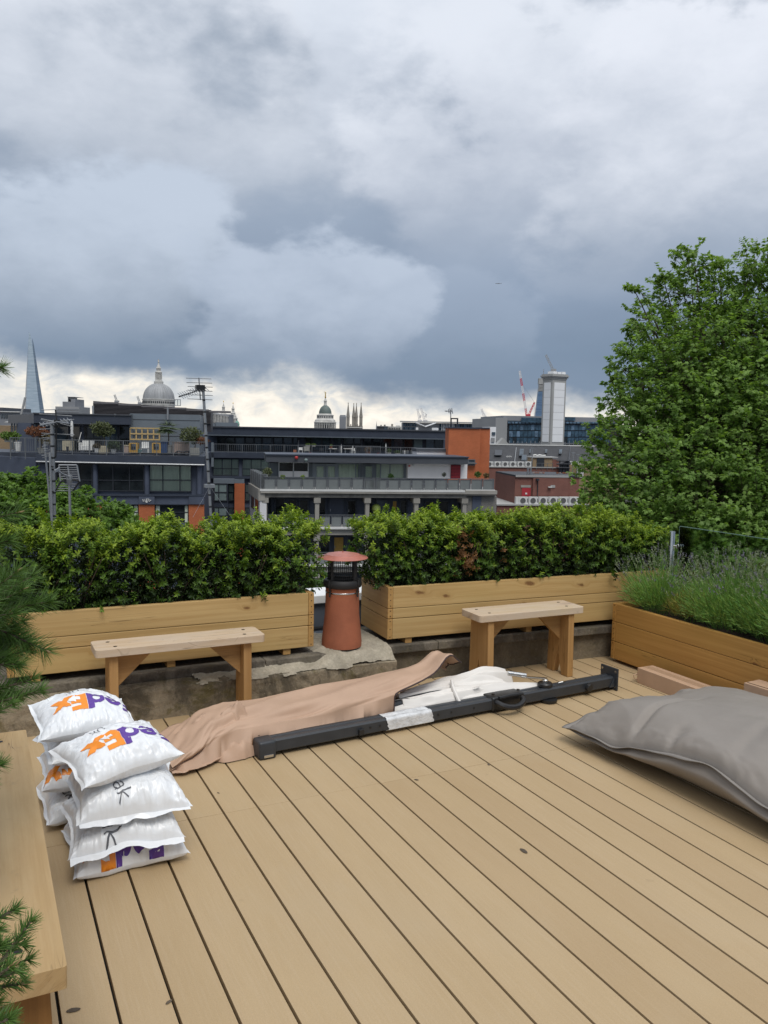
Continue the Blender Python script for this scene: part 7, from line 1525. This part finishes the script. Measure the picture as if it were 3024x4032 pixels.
block(Z3, 200, 300, 425, 470, 430, 'mansard_house', 'small dark mansard roof on the skyline right of the spire', 'slate', 10, [('chimney', 230, 243, 410, 425, 'portland_dark', 2), ('chimney', 262, 280, 408, 425, 'portland_dark', 2), ('dormer', 262, 298, 432, 460, 'blue_glass', -.3), ('coping', 196, 304, 421, 426, 'galv', -.3)])
block(Z3, 300, 425, 425, 470, 440, 'stone_block', 'pale stone blocks on the skyline left of the glass pavilion', 'portland', 14, [('roof_box', 332, 350, 402, 425, 'portland_dark', 2), ('roof_box', 378, 418, 415, 425, 'portland', 2)] + [('window', 310+i*16, 319+i*16, 436, 452, 'frame_dark', -.3) for i in range(7)])
block(Z3, 440, 1310, 396, 480, 400, 'office_block', 'low glazed office with a thin flat roof on the skyline behind the orange tower', 'office_grey', 30, [('flat_roof', 414, 1330, 382, 394, 'city_grey', -3)] + [('window', 446+i*21, 462+i*21, 402, 430, 'office_glass' if i % 3 else 'sky_glass', -.3) for i in range(41) if not 560 < 446+i*21 < 770] + [('window', 446+i*21, 462+i*21, 438, 460, 'sky_glass' if i % 2 else 'office_glass', -.3) for i in range(41) if not 560 < 446+i*21 < 770] + [('column', 800+i*14, 806+i*14, 395, 470, 'city_white', -.9) for i in range(9)] + [('stone_bay', 562, 770, 440, 480, 'city_white', -2.5), ('glazed_bay', 650, 700, 455, 480, 'dark_glass', -3)])
t, k, z0 = sk('butterfly_roof', Z3, 655, 440, 380, 'pale butterfly shaped roof on the skyline', 'roof'); MB().add([(-95*k, 0, z0+48*k), (0, 0, z0+10*k), (95*k, 0, z0+46*k), (95*k, 0, z0+54*k), (0, 0, z0+18*k), (-95*k, 0, z0+56*k)] + [(-95*k, 14, z0+48*k), (0, 14, z0+10*k), (95*k, 14, z0+46*k), (95*k, 14, z0+54*k), (0, 14, z0+18*k), (-95*k, 14, z0+56*k)], [(0, 1, 4, 5), (1, 2, 3, 4), (11, 10, 7, 6), (10, 9, 8, 7), (5, 4, 10, 11), (4, 3, 9, 10), (0, 6, 7, 1), (1, 7, 8, 2), (0, 5, 11, 6), (2, 8, 9, 3)]).build('roof_wings', 'city_white', t); MB().box(-60*k, 60*k, 2, 12, 0, z0+16*k).build('walls', 'office_grey', t)
block(Z3, 1250, 1306, 430, 600, 150, 'white_block', 'narrow pale wall with small windows right of the orange tower', 'city_white', 12, [('window', 1268, 1300, 478, 506, 'blue_glass', -.2), ('window', 1262, 1296, 530, 570, 'office_grey', -.2)])
# blue glass tower behind the white one
t, k, z0 = sk('glass_tower', Z4, 545, 682, 1500, 'slim blue glass tower with a concrete crown behind the white tower', 'skyscraper')
MB().add([(x*k, y*k, z0+z*k) for x, y, z in ((-52, 0, -300), (45, 0, -300), (45, 60, -300), (-52, 60, -300), (-50, 0, 0), (45, 0, 0), (45, 60, 0), (-50, 60, 0), (-31, 6, 225), (45, 6, 225), (45, 54, 225), (-31, 54, 225))], [(3, 2, 1, 0), (0, 1, 5, 4), (1, 2, 6, 5), (2, 3, 7, 6), (3, 0, 4, 7), (4, 5, 9, 8), (5, 6, 10, 9), (6, 7, 11, 10), (7, 4, 8, 11), (8, 9, 10, 11)]).build('glass_shaft', 'tower_face', t)
for i in range(5): MB().box((-30+i)*k, 45*k, 4*k, 56*k, z0+(228+i*12)*k, z0+(236+i*12)*k).build('open_floor', 'city_grey', t)
MB().box(-20*k, 40*k, 12*k, 50*k, z0+225*k, z0+290*k).build('core', 'frame_dark', t); MB().box(-30*k, 45*k, 4*k, 56*k, z0+290*k, z0+346*k).build('crown', 'city_grey', t)
# cranes
def lattice(mb, a, b, w0, w1, n, r):
    a = Vector(a); b = Vector(b); d = (b-a).normalized(); s_ = d.cross(Vector((0, 1, 0))).normalized(); P = []
    for i in range(n+1): c = a+(b-a)*(i/n); w_ = w0+(w1-w0)*i/n; P.append((c+s_*w_/2, c-s_*w_/2))
    for i in range(n): mb.bar(P[i][0], P[i+1][0], r, r); mb.bar(P[i][1], P[i+1][1], r, r); mb.bar(P[i][i % 2], P[i+1][1-i % 2], r*.7, r*.7)
def crane(Z, dist, jib, base, label, r, seg=None, mast=True, strut=None, mat='crane_grey'):
    x, y = base; t, k, z0 = sk('tower_crane', Z, x, y, dist, label, 'crane', rz=0); L = lambda p: Vector(((p[0]-x)*k, 0, z0+(y-p[1])*k))
    if mast: mb = MB(); lattice(mb, (0, 0, 0), L(base), r*4, r*4, 24, r); stuff(mb.build('mast', mat, t))
    a, b = L(jib[0]), L(jib[1]); n_ = seg or 1
    for i in range(n_): mb = MB(); lattice(mb, a+(b-a)*i/n_, a+(b-a)*(i+1)/n_, r*3.4, r*3.0, 7, r); mb.build('jib_section', (('crane_red', 'crane_white')[i % 2]) if seg else mat, t)
    if strut:
        s0, s1 = L(strut[0]), L(strut[1]); mb = MB(); lattice(mb, s0, s1, r*3, r*2, 5, r*1.2); mb.build('a_frame', 'crane_red' if seg else mat, t); MB().tube([tuple(s1), tuple(a+(b-a)*.72)], r*.35, 4).build('stay_rope', 'crane_grey', t); MB().cyl(tuple(s1), (s1.x, 0, s0.z), r*.4, n=4).build('back_rope', 'crane_grey', t)
    MB().box(-r*5, r*5, -1, 1, z0-.5, z0+r*4).build('machine_deck', 'crane_red' if seg else mat, t)
crane(Z4, 700, ((412, 682), (332, 270)), (424, 684), 'red and white luffing crane left of the white tower', .40, 6, True, ((428, 680), (480, 556)))
crane(Z4, 900, ((662, 260), (585, 116)), (662, 262), 'pale crane jib rising above the white tower', .55, None, True, None, 'crane_grey')
crane(Z3, 1500, ((600, 378), (575, 262)), (600, 380), 'left of two thin pale cranes on the skyline', .8, None, True, ((600, 345), (608, 322)), 'crane_white')
crane(Z3, 1500, ((646, 378), (608, 254)), (650, 380), 'right of two thin pale cranes on the skyline', .8, None, True, ((650, 340), (660, 310)), 'crane_white')
crane(Z3, 1500, ((1200, 340), (1172, 262)), (1202, 378), 'thin pale crane left of the glass office block', .8, None, True, ((1202, 345), (1218, 328)), 'crane_white')
crane(Z1, 1600, ((850, 614), (832, 562)), (848, 616), 'tiny crane tip left of the great dome', .9, None, False)
crane(Z1, 1600, ((1018, 628), (998, 574)), (1018, 630), 'tiny crane tip touching the great dome', .9, None, False)
t, k, z0 = sk('aeroplane', Z4, 135, -110, 2500, 'tiny airliner low in the clouds', 'aeroplane')
t.location.z = at(2196, 1121, 2500)[2]; MB().tube([(-9, 0, 0), (0, 0, .3), (9, 0, .1)], [.7, 1.0, .3], 8).build('fuselage', 'far_grey', t); MB().add([(-2, -9, .2), (2, 0, .2), (-2, 9, .2), (3, 0, .2)], [(0, 1, 3), (1, 2, 3)]).build('wing', 'far_grey', t); MB().add([(8, 0, .3), (10, 0, 3), (9.2, 0, .2)], [(0, 1, 2)]).build('tail_fin', 'far_grey', t)

# ------------------------------------------------------------------ aerials on the roofs just below
struct(MB().box(-16, 8, 6.2, 18, -20, -4.0).build('lower_roof', 'grey_felt'))
def aerial(name, Z, x0, y0, x1, y1, dist, r, label, cat='aerial mast', extra=3.0):
    """pole from its top pixel to a lower pixel, carried on down to the roof"""
    a = at(*Z(x0, y0), dist); b = at(*Z(x1, y1), dist); d = (b-a)/np.linalg.norm(b-a); tt = (-4.0-a[2])/d[2]; foot = a+d*tt
    t = empty(name, foot, 0, label, cat); MB().cyl((0, 0, 0), tuple(a-foot), r, n=12).build('pole', 'galv', t, smooth=True)
    MB().lathe([(r*3, 0), (r*3, .03), (0, .03)], n=12).build('base_plate', 'galv', t); return t, foot, dist/F_PX/1.8433
def P3(Z, x, y, dist, foot, dy=0.0): return tuple(at(*Z(x, y), dist+dy)-foot)
def rods(t, foot, Z, dist, name, segs, r=.005, mat='galv'):
    for x0, y0, x1, y1, *o in segs: MB().cyl(P3(Z, x0, y0, dist, foot, o[0] if o else 0), P3(Z, x1, y1, dist, foot, o[1] if len(o) > 1 else (o[0] if o else 0)), r, n=6).build(name, mat, t)
d_ = 12.0; t, ft, k = aerial('aerial_mast', Z1, 1474, 512, 1534, 1500, d_, .020, 'tall silver aerial mast with a spiky yagi head in the middle left')
for y in np.linspace(600, 1460, 11): x = 1474+(y-512)*60/988; q = np.array(P3(Z1, x, y, d_, ft)); MB().cyl(tuple(q-np.array([0, 0, .012])), tuple(q+np.array([0, 0, .012])), .0215, n=12).build('tape_band', 'black_plastic', t)
rods(t, ft, Z1, d_, 'element', [(1350, 440, 1534, 446), (1354, 472, 1540, 477), (1362, 500, 1544, 506), (1360, 528, 1542, 536), (1358, 560, 1544, 567), (1360, 590, 1542, 598)])
rods(t, ft, Z1, d_, 'riser', [(1443, 438, 1455, 600)], .009); rods(t, ft, Z1, d_, 'boom', [(1300, 575, 1492, 512, -.5, .1)], .011, 'black_plastic')
for i in range(13): f = i/12; x, y = 1300+(1480-1300)*f, 575+(516-575)*f; rods(t, ft, Z1, d_, 'director', [(x-10, y-26, x+34, y+14, -.5+.6*f+.08, -.5+.6*f-.08)], .0042)
q = P3(Z1, 1452, 516, d_, ft); MB().box(q[0]-.06, q[0]+.06, q[1]-.05, q[1]+.05, q[2]-.04, q[2]+.05).build('feed_box', 'black_plastic', t); q = P3(Z1, 1520, 1225, d_, ft); MB().box(q[0]-.07, q[0]+.07, q[1]-.05, q[1]+.05, q[2]-.02, q[2]+.03).build('clamp', 'galv', t)
rods(t, ft, Z1, d_, 'guy_wire', [(1525, 1230, 1700, 1480, 0, -2), (1518, 1235, 1400, 1450, 0, -3)], .0012)
d_ = 9.0; t, ft, k = aerial('aerial_mast', Z1, 378, 782, 394, 1480, d_, .022, 'thick silver aerial mast with tangled spiky heads at the left')
for y in np.linspace(850, 1440, 8): x = 378+(y-782)*16/698; q = np.array(P3(Z1, x, y, d_, ft)); MB().cyl(tuple(q-np.array([0, 0, .01])), tuple(q+np.array([0, 0, .01])), .0235, n=12).build('tape_band', 'black_plastic', t)
rods(t, ft, Z1, d_, 'element', [(285, 700, 522, 716), (300, 672, 420, 668), (285, 812, 400, 806), (300, 840, 540, 852), (296, 772, 538, 740), (300, 735, 520, 790), (320, 755, 500, 760), (330, 790, 470, 742)], .0045)
rods(t, ft, Z1, d_, 'riser', [(402, 668, 412, 752), (412, 752, 404, 1020)], .008, 'black_plastic'); rods(t, ft, Z1, d_, 'boom', [(292, 782, 520, 742, -.4, .3), (300, 742, 500, 770, .3, -.3)], .009)
for i in range(9): f = i/8; x, y = 300+200*f, 780-34*f; rods(t, ft, Z1, d_, 'director', [(x-14, y-16, x+18, y+14, .1, -.1)], .004)
for i in range(11): y = 850+i*16; rods(t, ft, Z1, d_, 'tangled_rod', [(300+(i*37) % 30, y+8, 366-(i*23) % 20, y-6+(i*29) % 18)], .004)
q = P3(Z1, 412, 764, d_, ft); MB().box(q[0]-.03, q[0]+.03, q[1]-.03, q[1]+.03, q[2]-.04, q[2]+.03).build('feed_box', 'black_plastic', t)
t, ft, k = aerial('aerial_mast', Z1, 322, 900, 374, 1470, 9.1, .011, 'thin leaning aerial pole strapped left of the thick mast')
rods(t, ft, Z1, 9.1, 'bracket', [(330, 985, 372, 990), (352, 1190, 384, 1192), (362, 1330, 388, 1332)], .008, 'black_plastic')
t, ft, k = aerial('aerial_mast', Z1, 362, 980, 378, 1470, 8.95, .012, 'short inner aerial pole between the strapped masts'); rods(t, ft, Z1, 8.95, 'bracket', [(360, 1080, 388, 1084), (366, 1262, 390, 1264)], .008, 'black_plastic')
d_ = 8.0; t, ft, k = aerial('aerial_mast', Z1, 503, 1172, 514, 1640, d_, .0125, 'thin grey mast carrying a square grid aerial above the left hedge')
rods(t, ft, Z1, d_, 'grid_frame', [(428, 1072, 558, 1072), (428, 1072, 440, 1190), (558, 1072, 578, 1190), (490, 1068, 506, 1170)], .008); rods(t, ft, Z1, d_, 'grid_strut', [(440, 1190, 404, 1258), (578, 1188, 530, 1258), (506, 1172, 440, 1192), (506, 1172, 576, 1188)], .009, 'black_plastic')
rods(t, ft, Z1, d_, 'grid_rod', [(430+i*2, 1090+i*16, 560+i*2.6, 1090+i*16) for i in range(7)]+[(410+i*8, 1258-i*16, 528+i*10, 1258-i*16) for i in range(4)], .0042)
rods(t, ft, Z1, d_, 'feed_arm', [(400, 1105, 500, 1160, -.5, 0)], .009); rods(t, ft, Z1, d_, 'feed_element', [(400, 1110+i*4, 430, 1090+i*7, -.5, -.4) for i in range(4)], .006)
q = P3(Z1, 505, 1180, d_, ft); MB().lathe([(.02, -.05), (.03, 0), (.03, .04), (0, .05)], q, 10).build('mast_cap', 'galv', t)
# small aerial on the orange tower and stub mast at far left
t, ft, k = aerial('aerial_mast', Z3, 888, 268, 888, 350, 80.0, .05, 'small aerial with upright rods above the orange brick tower'); rods(t, ft, Z3, 80, 'boom', [(832, 280, 905, 282)], .05); rods(t, ft, Z3, 80, 'element', [(868, 262, 872, 300), (880, 256, 886, 312), (897, 254, 907, 306), (845, 275, 848, 288)], .04)
p0 = at(*Z1(150, 724), 72); p1 = at(*Z1(183, 580), 72); t = empty('leaning_pole', p0, 0, 'pale leaning pole in front of the glass skyscraper', 'pole'); MB().cyl((0, 0, 0), tuple(p1-p0), .09, n=8).build('pole', 'city_grey', t); MB().box(-.3, .3, -.3, .3, -.1, .0).build('foot', 'city_grey', t)

# ------------------------------------------------------------------ trees
def tree(name, label, lobes, foot, leaf=.17, dens=46, tone=((.060, .125, .018), (.105, .205, .030)), seed=1, group=None, spray_n=15, trunk_r=.35, mat='tree_leaf', fork=None, spray_len=(.35, .75)):
    """lobes: world centre + radius. Leaves hang on short sprays over the lobes, limbs run to every lobe"""
    rng = np.random.default_rng(seed); foot = np.array(foot, float); t = empty(name, foot, 0, label, 'tree', group); PP, DD, NN, LL, TT = [], [], [], [], []
    limbs = MB(); twigs = MB(); Cs = np.array([l[:3] for l in lobes]); top = foot+(Cs.mean(0)-foot)*np.array([.55, .55, .50]) if fork is None else np.array(fork, float)
    for (cx, cy, cz, r_) in lobes:
        c = np.array([cx, cy, cz]); n = max(6, int(dens*r_*r_)); u = rnd_dir(n, rng); u[:, 2] = u[:, 2]*.9+.12; u = norm(u)
        rr = r_*rng.uniform(.45, 1.0, n)**.6*(1+.22*fbm(u[:, 0]*2.2+cx, u[:, 2]*2.2+u[:, 1]*2, seed)); S = c+u*rr[:, None]*np.array([1, 1, .92]); kp = (fbm(S[:, 0]*1.5+S[:, 1]*.9, S[:, 2]*1.6, seed+3, 2) > -.52) | (r_ < .6); u, S, rr = u[kp], S[kp], rr[kp]; n = len(S)
        sd = norm(u+np.array([0, 0, .30])+rng.normal(size=u.shape)*.45); L = rng.uniform(*spray_len, n)*min(1.0, r_)
        i = np.repeat(np.arange(n), spray_n); f = np.tile(np.linspace(.1, 1, spray_n), n); j = np.tile(np.arange(spray_n), n)
        side = norm(np.cross(sd, np.array([0, 0, 1.0])+rng.normal(size=sd.shape)*.2)); P = S[i]+sd[i]*(L[i]*f)[:, None]; sg = np.where(j % 2 == 0, 1, -1)[:, None]
        D = norm(side[i]*sg*.9+sd[i]*.55+rng.normal(size=P.shape)*.35+np.array([0, 0, -.18])); N = norm(np.array([0, 0, .85])+u[i]*.45+rng.normal(size=P.shape)*.42)
        PP.append(P+D*.03); DD.append(D); NN.append(N); LL.append(leaf*rng.uniform(.62, 1.2, len(P)))
        a, b = np.array(tone[0]), np.array(tone[1]); young = np.clip(f*.6+rng.uniform(-.3, .5, n)[i], 0, 1)[:, None]; TT.append((a+(b-a)*young)*rng.uniform(.72, 1.28, (len(P), 1)))
        root = top; mid = (root+c)/2+rng.normal(size=3)*.35*r_+np.array([0, 0, -.25]); limbs.tube([tuple(root-foot), tuple(mid-foot), tuple(c-foot)], [trunk_r*.26, trunk_r*.13, trunk_r*.025], 6)
        for q in range(0, n, 3): w_ = c+(S[q]-c)*.15; twigs.tube([tuple(w_-foot), tuple((w_+S[q])/2-foot+rng.normal(size=3)*.05), tuple(S[q]+sd[q]*L[q]*.8-foot)], [.020*leaf/.17, .013*leaf/.17, .005], 4)
    P = np.concatenate(PP)-foot; D = np.concatenate(DD); N = np.concatenate(NN); L = np.concatenate(LL); T = np.concatenate(TT)
    V, Fc, Cc = leaf_cloud(P, D, N, L, L*.98, T, 'lobed', .22); stuff(link('crown', np_mesh('crown', V, Fc, mat, Cc), t))
    MB().tube([(0, 0, 0), tuple((top-foot)*.5+np.array([.2, .1, 0])), tuple(top-foot)], [trunk_r, trunk_r*.75, trunk_r*.5], 12).build('trunk', 'bark', t, smooth=True)
    stuff(limbs.build('limbs', 'bark', t, smooth=True)); stuff(twigs.build('twigs', 'bark', t)); return t
KV = 3024/1659
LB = [(1498, 548, 26, .45), (1492, 590, 26, .7), (1478, 640, 26, .95), (1430, 655, 26, .55), (1385, 632, 25.6, .30), (1368, 622, 25.6, .16), (1432, 600, 26, .22), (1402, 690, 25.5, .6), (1540, 600, 26.3, .5), (1555, 560, 26.3, .22), (1550, 660, 26, .9), (1618, 590, 25, .85), (1655, 560, 25, .7), (1600, 660, 25, 1.0), (1668, 640, 25, 1.3),
      (1375, 705, 25, .42), (1420, 740, 25, .95), (1490, 745, 25, 1.2), (1575, 745, 24.6, 1.35), (1655, 740, 24.6, 1.4), (1362, 770, 24.6, .55), (1345, 800, 24.5, .42), (1318, 822, 24.5, .30), (1395, 825, 24.5, 1.0), (1470, 840, 24.3, 1.35), (1555, 845, 24, 1.5), (1645, 850, 24, 1.6),
      (1328, 868, 24.2, .42), (1352, 900, 24, .62), (1420, 925, 24, 1.25), (1510, 940, 23.6, 1.5), (1600, 950, 23.4, 1.6), (1680, 950, 23.4, 1.6), (1318, 935, 23.6, .5), (1280, 950, 23.5, .38), (1330, 990, 23.4, .75), (1272, 1000, 23.2, .38), (1300, 1030, 23.2, .60), (1395, 1020, 23.2, 1.2), (1480, 1035, 22.8, 1.4), (1575, 1050, 22.6, 1.5), (1660, 1060, 22.6, 1.6),
      (1262, 1062, 22.8, .36), (1292, 1085, 22.6, .55), (1350, 1095, 22.6, .95), (1430, 1120, 22.3, 1.25), (1520, 1135, 22, 1.4), (1610, 1140, 22, 1.5), (1400, 1190, 22, 1.2), (1490, 1220, 21.6, 1.3), (1590, 1225, 21.6, 1.4), (1660, 1180, 21.8, 1.5), (1330, 1160, 22.2, .9), (1560, 1310, 21.4, 1.5), (1470, 1320, 21.4, 1.4), (1640, 1310, 21.4, 1.5),
      (1460, 800, 27.5, 1.5), (1560, 800, 27.5, 1.9), (1440, 930, 27, 1.8), (1560, 950, 27, 2.2), (1660, 900, 27, 2.2), (1400, 1050, 26.5, 1.7), (1520, 1080, 26.5, 2.2), (1640, 1080, 26.5, 2.2), (1360, 1150, 26, 1.6), (1500, 1200, 26, 2.2), (1640, 1220, 26, 2.2), (1740, 800, 25, 1.9), (1740, 1000, 24, 2.0), (1740, 1180, 23, 2.0), (1400, 1260, 25, 1.8), (1520, 1330, 25, 2.0)]
lob = [(*at(x*KV, y*KV, d), r*(.86 if x < 1450 or y < 680 else .95)) for x, y, d, r in LB]
ft = at(1600*KV, 1200*KV, 25.0); tree('plane_tree', 'huge leafy plane tree filling the right side of the photo', lob, (ft[0], ft[1], GZ), .122, 96, ((.130, .230, .050), (.225, .345, .085)), seed=11, trunk_r=.42, fork=at(1570*KV, 1010*KV, 25.2))
L1 = [(40, 1215, 26, .40), (110, 1200, 26, .30), (70, 1290, 26, .5), (250, 1165, 26, .30), (235, 1230, 26, .42), (300, 1210, 26.3, .30), (170, 1290, 26, .45), (300, 1300, 26, .5), (390, 1260, 26.5, .35), (420, 1330, 26, .5), (520, 1310, 26, .40), (600, 1290, 26.3, .36), (660, 1310, 26.3, .22), (560, 1390, 26, .5), (640, 1400, 26, .34), (120, 1390, 25.5, .6), (260, 1400, 25.5, .6), (400, 1430, 25.5, .6), (520, 1470, 25.5, .6), (20, 1340, 25.5, .6), (-60, 1260, 26, .6), (180, 1480, 25, .7), (330, 1500, 25, .7), (40, 1470, 25, .7), (470, 1540, 25, .7)]
ft = at(*Z1(260, 1400), 26); tree('plane_tree', 'bright plane tree top above the left end of the left hedge', [(*at(*Z1(x, y), d), r) for x, y, d, r in L1], (ft[0], ft[1], GZ), .135, 150, ((.100, .190, .034), (.175, .290, .058)), 21, 'plane tree tops behind the left hedge', 12, .25, spray_len=(.2, .42))
L2 = [(800, 1360, 27, .20), (770, 1410, 27, .34), (850, 1420, 27, .34), (920, 1430, 27, .26), (720, 1450, 27, .32), (830, 1480, 26.5, .5), (930, 1500, 26.5, .4), (740, 1530, 26.5, .5), (880, 1560, 26, .6)]
ft = at(*Z1(830, 1450), 27); tree('plane_tree', 'smaller plane tree top in front of the orange brick pier', [(*at(*Z1(x, y), d), r) for x, y, d, r in L2], (ft[0], ft[1], GZ), .135, 150, ((.100, .190, .034), (.175, .290, .058)), 22, 'plane tree tops behind the left hedge', 12, .2, spray_len=(.2, .42))
L3 = [(1255, 2290, 19, .30), (1245, 2340, 19, .4), (1290, 2330, 19, .3)]
ft = at(1255, 2330, 19); tree('street_tree', 'small green tree top seen below beside the chimney pot', [(*at(x, y, d), r) for x, y, d, r in L3], (ft[0], ft[1], GZ), .11, 170, ((.05, .11, .02), (.11, .20, .04)), 23, None, 12, .12, spray_len=(.2, .4))
